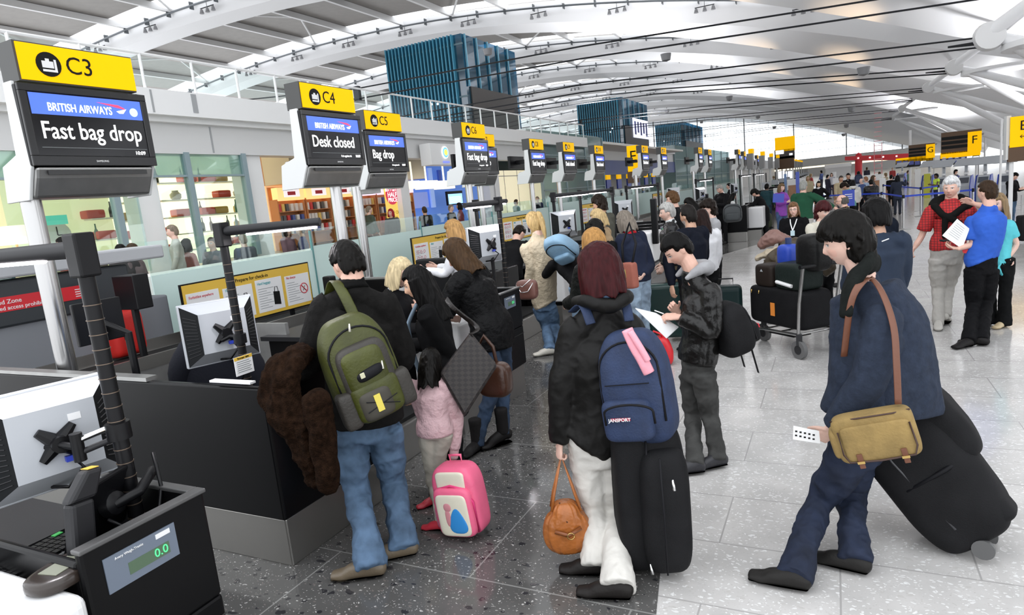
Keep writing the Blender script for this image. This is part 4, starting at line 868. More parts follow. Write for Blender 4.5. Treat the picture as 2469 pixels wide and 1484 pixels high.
# kiosks
kblue = mat('kiosk_blue', (.02, .05, .38), .35); kgrey = mat('kiosk_grey', (.42, .44, .47), .4)
def kiosk(px, py, Y, label):
    p = atz(px, py, 0) if Y is None else aty(px, py, Y)
    r = empty('self_service_kiosk', (p[0], p[1], 0), -.5, label, 'kiosk')
    m = MB(); m.prism([(-.25, 0), (.25, 0), (.16, .5), (.2, 1.05), (.05, 1.5), (-.15, 1.45), (-.3, .9)], -.27, .27, 0); m.build('body', kgrey, r, bevel=.03)
    for s in (-1, 1): m = MB(); m.prism([(-.3, 0), (.2, 0), (.12, .5), (.16, 1.05), (.02, 1.52), (-.2, 1.47), (-.35, .9)], s*.29-.02, s*.29+.02, 0); m.build('blue_side', kblue, r, bevel=.01)
    m = MB(); m.slab((-.2, -.27, 1.08), (.2, -.27, 1.08), (.2, -.14, 1.4), (-.2, -.14, 1.4), .02); m.build('screen', mat('kiosk_screen', (.05, .06, .08), .2), r)
    m = MB(); m.blob((0, 0, 1.6), (.1, .08, .07), .8, nu=12, nv=8); m.build('beacon', white, r, True)
    r.scale = (.85, .85, .72)
    m = MB(); m.box(-.06, .06, .0, .06, 1.5, 2.1); m.slab((-.45, -.3, 2.05), (.45, -.3, 2.05), (.55, .05, 2.45), (-.35, .05, 2.45), .04); m.build('canopy', kgrey, r)
    return r
for px, py, Y, l in [(2275, 478, 34, 'blue and grey self-service kiosk left of the white-haired man'), (2328, 478, 33, 'blue and grey self-service kiosk right behind the white-haired man'), (2374, 470, 32, 'blue and grey self-service kiosk right above the man in blue polo'), (2428, 468, 31, 'blue and grey self-service kiosk under the E sign'), (2240, 462, 40, 'small blue kiosk behind the person in yellow vest'), (2175, 450, 52, 'farthest small kiosk below the G sign')]: kiosk(px, py, Y, l)
# belt barriers
def post(px, py, label):
    p = atz(px, py, 0); r = empty('barrier_post', (p[0], p[1], 0), 0, label, 'barrier post')
    m = MB(); m.lathe([(.18, 0), (.18, .01), (.05, .03), (.03, .05)], n=20); m.build('base', steeld, r, 40); m = MB(); m.tube([(0, 0, .03), (0, 0, .95)], .026, 12); m.build('pole', steel, r, 40)
    m = MB(); m.tube([(0, 0, .9), (0, 0, 1.0)], .036, 12); m.build('head', blackm, r, 40); return p
Q = [post(2178, 555, 'steel barrier post nearest to the man in red shirt'), post(2220, 522, 'steel barrier post with yellow reflection behind it, left of the white-haired man'), post(2126, 536, 'steel barrier post behind the bald bearded man'), post(2345, 540, 'steel barrier post hidden behind the man in blue polo'), post(2130, 500, 'far steel barrier post beside the dark uniformed man'), post(2262, 515, 'far steel barrier post beside the person in yellow vest'), post(1985, 535, 'steel barrier post by the bearded man in tan')]
def tape(a, b, label):
    a, b = a+V(0, 0, .93), b+V(0, 0, .93); m = MB(); m.slab(a, b, b+V(0, 0, .05), a+V(0, 0, .05), .004); tag(m.build('barrier_tape', yblue), label, 'barrier tape')
tape(Q[6], Q[2], 'blue barrier tape behind the bearded man in tan jacket'); tape(Q[2], Q[0], 'short blue barrier tape left of the nearest barrier post'); tape(Q[0], Q[3], 'blue barrier tape running behind the man in red shirt'); tape(Q[4], Q[1], 'upper far blue barrier tape beside the dark uniformed man'); tape(Q[1], Q[5], 'short far blue barrier tape by the yellow vest')
# white bollard columns
for px, py, pt, l in [(2128, 490, 430, 'slim white column right of the black leather jacket group'), (2212, 475, 408, 'slim white column left of the person in yellow vest'), (2012, 470, 415, 'slim white column left of the queueing group')]:
    p = atz(px, py, 0); h = aty(px, pt, p[1])[2]; m = MB(); m.box(-.13, .13, -.08, .08, 0, h); tag(m.build('slim_column', white, loc=(p[0], p[1], 0), bevel=.02), l, 'column')
for px, py, h, l in [(2410, 500, 3.0, 'thin white post right of the man in blue polo'), (2372, 470, 2.6, 'thin white post behind the man in blue polo')]:
    p = atz(px, py, 0); m = MB(); m.tube([(0, 0, 0), (0, 0, h)], .035, 10); tag(m.build('thin_post', white, None, 40, loc=(p[0], p[1], 0)), l, 'post')
# distant counters
wood = mat('wood_front', (.42, .22, .12), .5, var=.15, stretch=(1, 8, 8)); 
for x0, y0, x1, y1, Y, l in [(1900, 434, 1950, 465, 38, 'wood-fronted counter with white top, left in the distance'), (2010, 431, 2125, 465, 40, 'long wood-fronted counter behind the queue'), (2130, 436, 2160, 460, 42, 'short wood-fronted counter behind the uniformed man'), (1990, 398, 2052, 425, 62, 'distant white counter left of the red pillar')]:
    a, b = aty(x0, y0, Y), aty(x1, y1, Y); r = empty('distant_counter', (a[0], Y, 0), 0, l, 'counter'); m = MB(); m.box(0, b[0]-a[0], 0, .8, 0, a[2]-.3); m.build('front', wood if Y < 60 else offwhite, r); m = MB(); m.box(-.05, b[0]-a[0]+.05, -.06, .9, a[2]-.3, a[2]); m.build('top', white, r)
# a yellow totem and distant blue flag signs
for x0, y0, x1, y1, Y, c, l in [(2228, 420, 2243, 453, 38, mat('lime_totem', (.55, .55, .05), .5), 'lime yellow standing panel by the person in yellow vest'), (1918, 415, 1928, 460, 30, mat('blue_flag', (.08, .12, .5), .5), 'tall narrow violet blue banner by the green sweater man'), (1890, 420, 1897, 446, 40, mat('pale_blue_flag', (.25, .4, .7), .5), 'small pale blue banner in the distant desk rows')]:
    a, b = aty(x0, y0, Y), aty(x1, y1, Y); m = MB(); m.box(a[0], b[0], Y, Y+.06, 0, a[2]); tag(m.build('standing_banner', c), l, 'banner')
# rows of distant desks, poles and screens
names = ['first', 'second', 'third', 'fourth', 'fifth', 'sixth', 'seventh', 'eighth', 'ninth', 'tenth', 'eleventh', 'twelfth']
def fardesk(x, y, i):
    r = empty('distant_desk', (x, y, 0), 0, 'small dark distant check-in desk with grey screen post, %s of the far row' % names[i], 'desk')
    m = MB(); m.box(-1.2, 0, -.5, .5, 0, 1.1); m.build('cabinet', black, r); m = MB(); m.box(-.3, .1, -.6, -.1, .8, 1.15); m.build('white_front', white, r)
    m = MB(); m.tube([(-1.5, 0, 0), (-1.5, 0, 2.4)], .07, 8); m.build('post', sgrey, r, 40); m = MB(); m.box(-1.6, -1.3, -.4, .4, 2.3, 3.1); m.build('screen_housing', mat('housing_mid', (.3, .3, .3), .5), r)
    m = MB(); m.box(-1.5, -1.28, -.4, .4, 3.1, 3.35); m.build('yellow_header', yellow, r)
    m = MB(); m.box(-.9, -.5, -.2, -.15, 1.2, 1.5); m.build('monitor', silver, r); m = MB(); m.tube([(-.7, .2, 1), (-.7, .2, 2)], .03, 6); m.build('lamp_pole', blackm, r)
for i in range(12): fardesk(-2.6-.05*i, 38+7*i, i)
# ---------------- people ----------------
def fuse(name, shells, vox, mt, parent, smooth=6, fold=0, fscale=6.0, strand=0, seed=0, dec=None, fstr=(1, 1, .45)):
    mb = MB()
    for v, f in shells: mb.add(v, f)
    o = mb.build(name, mt)
    r = o.modifiers.new('r', 'REMESH'); r.mode = 'VOXEL'; r.voxel_size = vox
    if smooth: s = o.modifiers.new('s', 'SMOOTH'); s.iterations = smooth; s.factor = .5
    bpy.context.view_layer.update()
    me = bpy.data.meshes.new_from_object(o.evaluated_get(bpy.context.evaluated_depsgraph_get())); me.name = name
    old = o.data; o.modifiers.clear(); o.data = me; bpy.data.meshes.remove(old)
    n = len(me.vertices)
    if fold or strand:
        co = np.zeros(n*3); me.vertices.foreach_get('co', co); co = co.reshape(-1, 3)
        no = np.zeros(n*3); me.vertices.foreach_get('normal', no); no = no.reshape(-1, 3)
        d = np.zeros(n); sx = seed*3.7
        for i in range(n):
            p = co[i]
            if fold:
                q = noise.noise((p[0]*fscale*fstr[0]+sx, p[1]*fscale*fstr[1], p[2]*fscale*fstr[2]+sx)); q2 = noise.noise((p[0]*fscale*2.3+p[2]*4, p[1]*fscale*2.3+sx, p[2]*fscale*2.1-p[0]*5))
                d[i] += fold*((1-abs(q)*3.2)*.7+(.5-abs(q2)*2)*.5)
            if strand: d[i] += strand*noise.noise((p[0]*70+sx, p[1]*70, p[2]*9))+strand*.8*noise.noise((p[0]*26, p[1]*26+sx, p[2]*5))
        co += no*d[:, None]; me.vertices.foreach_set('co', co.ravel()); me.update()
    me.shade_smooth()
    if parent: o.parent = parent
    if not me.materials: me.materials.append(mt)
    return o
def headshape(lod=1, female=False, R=None, c=None, s=1.0):
    nu, nv = (56, 44) if lod else (28, 22); v = []
    g = lambda x, m, w: math.exp(-((x-m)/w)**2)
    for i in range(nv+1):
        ph = -math.pi/2+math.pi*i/nv
        for j in range(nu):
            th = 2*math.pi*j/nu
            x, y, z = .075*math.cos(ph)*math.cos(th), .094*math.cos(ph)*math.sin(th), .117*math.sin(ph)
            fr = max(0, y/.094)
            if z > .0: y *= 1+.05*(1-fr); x *= 1+.04*math.sin(min(1, z/.08)*math.pi)
            t = min(1, max(0, (-z-.005)/.1))
            x *= 1-(.30 if not female else .38)*t*t; 
            if y < 0: y *= 1-.5*t
            else: y *= 1-.06*t
            if fr > .3:
                w = min(1, (fr-.3)/.3)
                y += w*(.021*g(x, 0, .0115)*g(z, -.026, .017)+.012*g(x, 0, .009)*g(z, -.002, .022))    # nose
                y += w*(-.0105*g(abs(x), .031, .016)*g(z, .010, .012)+.004*g(z, .032, .009)*g(abs(x), .028, .022))
                y += w*(.0055*g(x, 0, .022)*g(z, -.062, .009)-.003*g(z, -.0745, .005)*g(x, 0, .025)+.009*g(x, 0, .02)*g(z, -.096, .015))
                y += w*(.003*g(abs(x), .045, .016)*g(z, -.022, .018))
            v.append((x, y, z))
    v = np.array(v); f = [(i*nu+j, i*nu+(j+1) % nu, (i+1)*nu+(j+1) % nu, (i+1)*nu+j) for i in range(nv) for j in range(nu)]
    sh = [(v, f)]
    if lod:
        for sx in (-1, 1):
            e = MB(); e.blob((0, 0, 0), (.007, .017, .03), 1, nu=14, nv=10); q = e.v[0]; q[:, 0] += sx*(.074+.3*np.maximum(0, -q[:, 1])); q[:, 1] -= .008+.2*q[:, 2]*-1; q[:, 2] -= .004; sh.append((q, e.f))
    return [((a*s)@R.T+c, b) for a, b in sh]
def rot3(yaw, pitch=0, roll=0):
    """columns: right, forward, up of something facing yaw (0 = +y), pitched down by pitch"""
    cy, sy = math.cos(yaw), math.sin(yaw); Z = np.array([[cy, -sy, 0], [sy, cy, 0], [0, 0, 1.]])
    cp, sp = math.cos(-pitch), math.sin(-pitch); X = np.array([[1, 0, 0], [0, cp, -sp], [0, sp, cp.real]])
    cr, sr = math.cos(roll), math.sin(roll); Y = np.array([[cr, 0, sr], [0, 1, 0], [-sr, 0, cr]])
    return Z@X@Y
def facecolors(o, skin, hairc, lip, R, c, s, eyes=True, beard=None, vox=.004):
    me = o.data; n = len(me.vertices); co = np.zeros(n*3); me.vertices.foreach_get('co', co); q = ((co.reshape(-1, 3)-c)@R)/s
    col = np.ones((n, 4)); col[:, :3] = skin; x, y, z = np.abs(q[:, 0]), q[:, 1], q[:, 2]; inh = (np.abs(q) < .14).all(1)
    def put(mask, cc, a=1.0): mask = mask & inh; col[mask, :3] = col[mask, :3]*(1-a)+np.array(cc)*a
    fr = y > .045
    put(fr & (np.hypot(x-.045, z+.03) < .022), (skin[0]*1.02, skin[1]*.82, skin[2]*.8), .5)
    put(fr & (x < .016) & (np.abs(z+.03) < .01), (skin[0], skin[1]*.85, skin[2]*.82), .5)
    if beard is not None: put((y > .0) & (z < -.045) & ~((x < .024) & (np.abs(z+.062) < .006)), beard, .65); put(fr & (x < .028) & (np.abs(z+.050) < .006), beard, .7)
    put(fr & (x < .024) & (np.abs(z+.062) < .0075), lip, .8); put(fr & (x < .022) & (np.abs(z+.0625) < .0018), tuple(k*.5 for k in lip))
    put(fr & (x > .012) & (x < .05) & (np.abs(z-.034-.05*(.03-x)*(x < .03)) < .0042), hairc, .75)
    put(fr & (np.hypot((x-.031)/1.5, z-.011) < .0105), tuple(k*.72 for k in skin), .5)
    put(fr & (np.hypot((x-.031)/1.9, z-.011) < .0068), (.62, .60, .58)); put(fr & (np.hypot(x-.031, z-.011) < .0052), (.06, .04, .03))
    put(fr & (x > .017) & (x < .047) & (np.abs(z-.0175+(x-.031)**2*9) < .0019), (.04, .025, .02), .85)
    put(fr & (np.hypot(x-.008, z+.04) < .0035), tuple(k*.35 for k in skin))
    a = me.color_attributes.new('col', 'FLOAT_COLOR', 'POINT'); a.data.foreach_set('color', col.ravel())
skinm = mat('skin', (.8, .5, .4), .48, attr='col', bump=(90, .08), var=.04, vs=25)
def hairmat(col):
    col = tuple(c*(.35 if max(col) < .04 else .65 if max(col) < .15 else .9) for c in col)
    return mat('hair_%02x%02x%02x' % tuple(int(255*min(1, c)) for c in col), col, .42, bump=(120, .5, .004), var=.35, vs=60, stretch=(1, 1, .08), spec=.12)
def hairshell(style, R, c, s, lod=1, L=.3, thick=.016, wide=1.0):
    """returns closed shells of hair in world frame"""
    nu, nv = (52, 40) if lod else (26, 20); v = []
    sm = lambda a, b, x: (lambda t: t*t*(3-2*t))(min(1, max(0, (x-a)/(b-a))))
    for i in range(nv+1):
        ph = -math.pi/2+math.pi*i/nv
        for j in range(nu):
            th = 2*math.pi*j/nu; dx, dy, dz = math.cos(ph)*math.cos(th), math.cos(ph)*math.sin(th), math.sin(ph)
            x, y, z = .077*dx, .098*dy-.004, .118*dz
            # cover factor, with an uneven hairline
            jz = .014*math.sin(dx*17+dz*5)*math.cos(dy*13+dx*4); z0_, y0_ = z, y; z = z+jz; y = y+jz*.7
            hl = .062 if style not in ('bald', 'recede') else .2
            front = sm(hl-.012, hl+.006, z) if style not in ('bald',) else 0
            side = sm(.012, -.004, y)*sm(-.075, -.05, z)
            if style == 'short' or style == 'recede': side = max(sm(.012, -.004, y)*sm(-.085, -.06, z)*(1-sm(.048, .058, abs(x))*sm(.034, .02, z)*sm(-.045, -.03, y)), sm(.038, .02, y)*sm(.004, .02, z))
            if style == 'mop': side = max(sm(-.002, -.02, y)*sm(-.1, -.085, z), sm(.05, .03, y)*sm(.008, .022, z))
            if style in ('long', 'bob', 'fringe', 'pony'): side = max(sm(.03, .012, y), sm(.045, .03, y)*sm(-.05, .0, z))
            k = max(front, side)
            if style == 'recede': k = max(side, sm(.045, .06, z)*sm(.05, .03, y)) 
            if style == 'bald': k = side*sm(.072, .055, z)
            if style == 'fringe' or style == 'mop': k = max(k, sm(.028, .045, z))
            t = thick*(1+.5*sm(.0, .1, z)); 
            if style in ('mop', 'curly'): t *= 1.5
            m = -.02+(t+.02)*k; r_ = 1+m/.1
            v.append((x*r_*wide, y0_*r_, z0_*r_))
    f = [(i*nu+j, i*nu+(j+1) % nu, (i+1)*nu+(j+1) % nu, (i+1)*nu+j) for i in range(nv) for j in range(nu)]
    sh = [(np.array(v), f)]
    def curtain(phi, z0, z1, ro, th_, drop=0.0, narrow=0.0):
        vv = []; K = 26; Z = 12
        for a in range(Z+1):
            t = a/Z; z = z0+(z1-z0)*t; rr = ro*(1+.10*math.sin(t*2.6)); w = 1-narrow*t*t
            for side_ in (1, 0):
                for b in range(K+1):
                    g_ = -phi*w+2*phi*w*b/K; zz = z+(.02*math.sin(g_*7)+.012*math.sin(g_*17+1))*t; q = rr-(0 if side_ else th_*(1-.5*t))+.004*math.sin(g_*9+t*3); vv.append((q*.86*wide*math.sin(g_), -q*1.02*math.cos(g_)-.006-drop*t*t, zz))
        M_ = K+1; N_ = 2*M_; ff = []
        ring = list(range(M_))+list(range(2*M_-1, M_-1, -1))
        for a in range(Z):
            for b in range(len(ring)):
                i0, i1 = ring[b], ring[(b+1) % len(ring)]; ff.append((a*N_+i0, a*N_+i1, (a+1)*N_+i1, (a+1)*N_+i0))
        ff.append(tuple(ring[::-1])); ff.append(tuple(Z*N_+q for q in ring)); return np.array(vv), ff
    if style == 'long': sh.append(curtain(2.15, .05, -L, .108, .03, .02, .25))
    if style == 'bob' or style == 'fringe': sh.append(curtain(2.15, .05, -.13, .112, .032, 0, -.02))
    if style == 'mop': sh.append(curtain(1.2, .03, -.095, .104, .032))
    if style == 'pony': sh.append(loft([(0, -.08, .07), (0, -.13, .08), (0, -.15, .0), (.0, -.14, -.12), (0, -.12, -.24)], [.028, .032, .036, .032, .012], sub=4))
    if style in ('mop', 'short', 'recede', 'fringe') and lod:
        rr = random.Random(3); LN, RD, NN = {'mop': (.055, .012, 110), 'short': (.024, .008, 90), 'recede': (.022, .007, 50), 'fringe': (.05, .01, 80), 'bob': (.10, .011, 70), 'long': (.12, .011, 80)}[style]
        for q in range(NN):
            a = rr.uniform(0, 6.283); p = rr.uniform(-.1, 1.35) if style not in ('bob', 'long') else rr.uniform(.1, 1.3)
            dx, dy, dz = math.cos(p)*math.cos(a), math.cos(p)*math.sin(a), math.sin(p)
            if dy > .15 and dz < (.62 if style in ('short', 'bob', 'long') else .5): continue
            if dy > -.1 and dz < .15: continue
            if style in ('short', 'recede') and dz < .42 and dy > -.55: continue
            if style == 'recede' and (dz > .55 or dy > .2): continue
            w0 = 1+thick/.1*.75; b = V(.077*dx*w0, .098*dy*w0-.004, .118*dz*w0); tg = nrm(V(dx*dz, dy*dz, -(dx*dx+dy*dy))+V(rr.uniform(-.5, .5), rr.uniform(-.5, .5), 0)*(.8 if style == 'mop' else .35)); out = nrm(V(dx, dy, dz))
            ln = LN*rr.uniform(.6, 1.2); mo = style == 'mop'; pts = [b-out*.006, b+tg*ln*.5+out*(.012 if mo else .004), b+tg*ln-out*ln*((.22 if dz > .3 else .02) if not mo else (.12 if dz > .3 else -.12))]
            sh.append(loft([pp*V(wide, 1, 1) for pp in pts], [RD, RD*1.05, RD*.35], n=7, sub=2, cap=.8))
    if style == 'curly':
        rr = random.Random(5)
        for q in range(90):
            a = rr.uniform(0, 6.28); p = rr.uniform(-.25, 1.45); y = .1*math.cos(p)*math.sin(a); z = .125*math.sin(p)
            if y > .04 and z < .06 or (z < .02 and y > .0): continue
            e = MB(); e.blob((.094*math.cos(p)*math.cos(a), y*1.08-.006, z*1.06), (.019, .019, .019), 1, nu=10, nv=8); sh.append((e.v[0], e.f))
    return [((a*s)@R.T+c, b) for a, b in sh]
def hand(w, d, n, side, s=1.0, curl=.5, thumb=1.0):
    """w wrist point, d direction, n palm normal, side: +1 thumb towards cross(d,n)"""
    d = nrm(d); n = nrm(n-d*(np.array(n)@d)); t = np.cross(d, n)*side; sh = []
    sh.append(loft([w-d*.03*s, w+d*.02*s, w+d*.055*s, w+d*.088*s], [(.026*s, .02*s), (.033*s, .017*s), (.041*s, .015*s), (.038*s, .012*s)], ref=t, n=12, sub=3))
    for k, (off, ln, r_) in enumerate(((.030, .072, .0085), (.0105, .080, .009), (-.0095, .075, .0085), (-.028, .060, .0075))):
        b = w+d*(.084-.004*abs(k-1))*s+t*off*s; p = [b-d*.012*s, b]; a = 0; dd = d.copy()
        for q, fr in enumerate((.45, .3, .25)):
            a += curl*(.85 if q == 0 else 1.05)*(1+.07*k); dd = d*math.cos(a)+n*math.sin(a)+t*off*.6*(1-curl); p.append(p[-1]+nrm(dd)*ln*fr*s)
        sh.append(loft(p, [r_*s*1.1, r_*s*1.08, r_*s, r_*s*.93, r_*s*.82], ref=t, n=8, sub=2, cap=.9))
    b = w+d*.025*s+t*.028*s; dd = nrm(d*.62+t*.62+n*.5*thumb); d2 = nrm(d*.8+t*.15+n*.6*thumb)
    sh.append(loft([b-dd*.012*s, b+dd*.03*s, b+dd*.045*s+d2*.014*s, b+dd*.05*s+d2*.042*s], [.0135*s, .012*s, .0105*s, .009*s], ref=t, n=8, sub=3, cap=.9))
    return sh
def project(P):
    r = P-CAM; d = r@FF; return 1234.5+FP*(r@RR)/d, 742-FP*(r@UU)/d, d
def clothmat(c, kind='cloth'):
    k = '%s_%02x%02x%02x' % (kind, *[int(999*min(1, q)) for q in c]); dk = max(c) < .035; c = tuple(q*.42 for q in c) if dk else c; sp_ = .12 if dk else .3
    if kind == 'denim': return mat(k, c, .8, bump=(260, .35, .003), var=.45, vs=7, spec=sp_)
    if kind == 'leather': return mat(k, c, .32, bump=(14, .55, .02), var=.15, spec=.4)
    if kind == 'knit': return mat(k, c, .9, bump=(180, .5, .004), var=.12, spec=sp_)
    if kind == 'quilt': return mat(k, c, .55, bump=(22, .9, .02), var=.06, spec=sp_)
    if kind == 'nylon': return mat(k, c, .5, bump=(9, .5, .02), var=.12, spec=sp_*1.5)
    if kind == 'fleece': return mat(k, c, .95, bump=(90, .5, .006), var=.2, vs=30, spec=sp_)
    return mat(k, c, .8, bump=(30, .3, .01), var=.1, spec=sp_)
SK = {'fair': (.66, .40, .31), 'pale': (.72, .47, .38), 'tan': (.52, .30, .20), 'asian': (.66, .42, .28), 'dark': (.10, .05, .03)}
def person(label, top, foot=None, d=None, face=0, near=1, skin='fair', hair=('short', (.02, .015, .012)), female=False, H=None, pose={}, ov={}, topc=None, botc=None, shoes=(.02, .02, .02), beard=None, build=1.0,
           zroot=0, long=.0, hood=None, collar=None, sleeves=1.0, extra=None, hands=True, head=None, group=None, vox=None, cuff=None, scale_arm=1, yawoff=0, hemlen=0, legs=True, voxh=None, fold=None, seat=False, hairwide=1.0, hairthick=.016, hairlen=.3, topkind=None, flare=0):
    if foot is not None: g = atz(*foot, 0)
    if d is None: d = (g-CAM)@FF
    W = CAM+ray(*top)*d
    vdir = nrm(V(W[0], W[1], 0)); va = math.atan2(-vdir[0], vdir[1]); yaw = va+math.radians(face)   # rotation of +y
    po = dict(lean=0, side=0, aL=(8, 8, 15, 0), aR=(8, 8, 15, 0), lL=(0, 0), lR=(0, 0), hp=0, hy=0, hr=0); po.update(pose)
    rad = math.radians
    def build_sk(s):
        J = {}; th = rad(po['lean']); sl = rad(po['side'])
        T = lambda x, y, z: np.array([x*math.cos(sl)+z*math.sin(sl)*1.0, y*1.0+z*math.sin(th), .97+z*math.cos(th)*math.cos(sl)])*s
        sw = .185 if not female else .165; J['pel'] = V(0, 0, .97)*s; J['waist'] = T(0, .0, .14); J['chest'] = T(0, .0, .34); J['neck'] = T(0, -.01, .52)
        hp = rad(po['hp'])+th*.6; hc = J['neck']+s*V(0, .03*math.cos(hp)+.10*math.sin(hp), .04+.10*math.cos(hp)); J['head'] = hc
        for q, sg in (('L', -1), ('R', 1)):
            sh = T(sg*sw, -.01, .45); J['s'+q] = sh; a, o_, e, c_ = [rad(k) for k in po['a'+q]]
            u = V(sg*math.sin(o_), math.sin(a)*math.cos(o_), -math.cos(a)*math.cos(o_)); J['e'+q] = sh+u*.285*s*scale_arm
            u = V(-sg*math.sin(c_), math.sin(a+e)*math.cos(c_), -math.cos(a+e)*math.cos(c_)); J['w'+q] = J['e'+q]+u*.25*s*scale_arm; J['u'+q] = u
            h_ = V(sg*.09, 0, .92)*s; J['h'+q] = h_; a, b = [rad(k) for k in po['l'+q]]
            J['k'+q] = h_+V(0, math.sin(a), -math.cos(a))*.43*s; J['a'+q] = J['k'+q]+V(0, math.sin(a-b), -math.cos(a-b))*.41*s
        return J
    J = build_sk(1.0); ztop = J['head'][2]+.118
    s = (W[2]-zroot)/ztop if H is None else H/1.75
    J = {k: v*s for k, v in J.items()}
    hs = s if s > .85 else s*1.0+(.85-s)*.55
    R_ = rot3(yaw)
    tipl = J['head']+V(0, 0, .118*hs); root = W-R_@tipl; 
    if H is None: root[2] = zroot
    r = empty('person', root, 0, label, 'person', group)
    def loc(p): return np.array(p)-root
    J = {k: (R_@v if k[0] != 'u' else R_@v) for k, v in J.items()}
    nrmv = vdir
    for k, q in ov.items():
        if k[0] in 'tp' and len(k) == 2: continue
        if len(q) == 4: P = atz(q[0], q[1], q[2])
        else:
            rr_ = ray(q[0], q[1]); off = (q[2] if len(q) > 2 else 0); base = W if k != '_' else W
            P = CAM+rr_*(((base+vdir*off-CAM)@vdir)/(rr_@vdir))
        J[k] = loc(P)
    for q in 'LR': J['u'+q] = nrm(J['w'+q]-J['e'+q])
    zmin = 0-root[2]
    RH = rot3(yaw+rad(po['hy']), rad(po['hp'])+rad(po['lean'])*.6, rad(po['hr']))
    vx = vox or (.0085 if near == 2 else (.013 if near == 1 else .026)); vh = voxh or (.0042 if near == 2 else (.0065 if near == 1 else .013))
    side_ = nrm(J['sR']-J['sL']); fw = R_@V(0, 1, 0); B = build
    # ---- body: one continuous surface
    sk = SK[skin]; hc = J['head']; body = headshape(1 if near else 0, female, RH, hc, hs)
    nr = .058 if not female else .05
    body.append(loft([J['chest']*.35+J['neck']*.65, J['neck'], hc-RH@V(0, .018, .045)*hs, hc-RH@V(0, .02, -.01)*hs], [(.07*s, .05*s), (nr*1.2*s, nr*1.05*s), (nr*s, nr*s), (nr*s, nr*s)], ref=side_, n=14, sub=4))
    body.append(loft([J['pel'], J['waist'], J['chest'], (J['sL']+J['sR'])/2], [(.12*s, .08*s), (.105*s, .075*s), (.13*s, .085*s), (.12*s, .06*s)], ref=side_, n=14, sub=3))
    for q, sg in (('L', -1), ('R', 1)):
        body.append(loft([(J['s'+q]*.8+J['chest']*.2), J['s'+q]*.5+J['e'+q]*.5, J['e'+q], J['w'+q]*.6+J['e'+q]*.4, J['w'+q]], [.05*s, .043*s, .036*s, .036*s, .024*s], ref=side_, n=10, sub=3))
        if near and hands:
            dd = J['u'+q]; hd = po.get('hand'+q); pn = po.get('palm'+q)
            pal = R_@V(*pn) if pn is not None else -side_*sg*.9+fw*.2
            if hd is not None: dd = nrm(R_@V(*hd))
            hsh = hand(J['w'+q]+dd*.012*s, dd, pal, sg*(1 if True else -1), hs*(.98 if not female else .88), po.get('curl'+q, .45)); body += hsh
        elif near == 0 or not hands: body.append(loft([J['w'+q], J['w'+q]+J['u'+q]*.1*s], [.028*s, .02*s], n=8, sub=1))
        if legs: body.append(loft([J['h'+q], J['k'+q], J['a'+q]], [.055*s, .034*s, .026*s], ref=side_, n=10, sub=3))
    bo = fuse('body', body, vh, skinm, r, smooth=2)
    facecolors(bo, sk, hair[1] if hair[0] != 'bald' else hair[1], (sk[0]*.85, sk[1]*.5, sk[2]*.5), RH, hc, hs, beard=beard)
    # ---- hair
    if hair[0] != 'none': fuse('hair', hairshell(hair[0], RH, hc, hs, 1 if near else 0, hairlen, hairthick, hairwide), max(vh*1.15, .005), hairmat(hair[1]), r, smooth=2, strand=(.003 if hair[0] in ('mop', 'short', 'recede') else .0045) if near else .005, seed=len(label))
    # ---- top
    cj = topc[0]; kd = topkind or topc[1]; tm = clothmat(cj, kd)
    th = {'cloth': .008, 'knit': .014, 'quilt': .026, 'nylon': .024, 'leather': .02, 'fleece': .026, 'denim': .012}[kd]*s
    wd = (.165 if not female else .15)*s*B; hem = J['pel']-V(0, 0, (.06+hemlen)*s)
    if 'hem' in J: hem = J['hem']
    shl = (J['sL']+J['sR'])/2
    tp = [hem, J['pel']+V(0, 0, .02*s), J['waist'], J['chest'], shl+V(0, 0, -.03*s), shl*.45+J['neck']*.55, J['neck']+V(0, 0, .012*s)+(V(0, 0, .03*s) if collar is not None else 0)]
    sd = np.linalg.norm(J['sR']-J['sL'])*.5; dep = .115*s*B
    tr = [(wd+th+flare*s, dep+th+flare*s*.7), (wd*.98+th+flare*.5*s, dep*1.02+th+flare*.4*s), ((.145 if not female else .125)*s*B+th+flare*.2*s, dep*.95+th), (.17*s*B*(1 if not female else .9)+th, dep*1.05+th), (sd*.86, .088*s*B+th*.7), (sd*.45, .07*s), (.066*s, .064*s)]
    shells = [loft(tp, tr, ref=side_, n=26, sub=5, cap=.15)]
    nk_ = J['neck']-V(0, 0, .035*s); shells.append(loft([J['sL']+V(0, 0, -.0), J['sL']*.5+nk_*.5+V(0, 0, -.012*s), nk_, J['sR']*.5+nk_*.5+V(0, 0, -.012*s), J['sR']+V(0, 0, -.0)], [(.06*s*B+th*.5, .055*s*B), (.068*s*B, .058*s*B), (.07*s, .062*s), (.068*s*B, .058*s*B), (.06*s*B+th*.5, .055*s*B)], ref=fw, n=16, sub=4, cap=.3))
    for q, sg in (('L', -1), ('R', 1)):
        S_, E_, W_ = J['s'+q], J['e'+q], J['w'+q]
        a0 = .066*s*B+th*.5; L1 = E_; 
        if sleeves >= 1: shells.append(loft([S_*.72+shl*.28, S_, S_*.5+E_*.5, E_, E_*.5+W_*.5, W_-J['u'+q]*.012*s], [a0*.95, a0, .056*s*B+th, .048*s*B+th*1.1, .042*s*B+th, .034*s+th], ref=side_, n=16, sub=4, cap=.2))
        else: e2 = S_+(E_-S_)*sleeves; shells.append(loft([S_*.72+shl*.28, S_, e2], [a0*.95, a0, .062*s*B+th], ref=side_, n=16, sub=4, cap=.15))
    if kd in ('nylon',) and hood is not None: pass
    fo = fold if fold is not None else {'cloth': .006, 'knit': .006, 'quilt': .008, 'nylon': .009, 'leather': .008, 'fleece': .006, 'denim': .006}[kd]
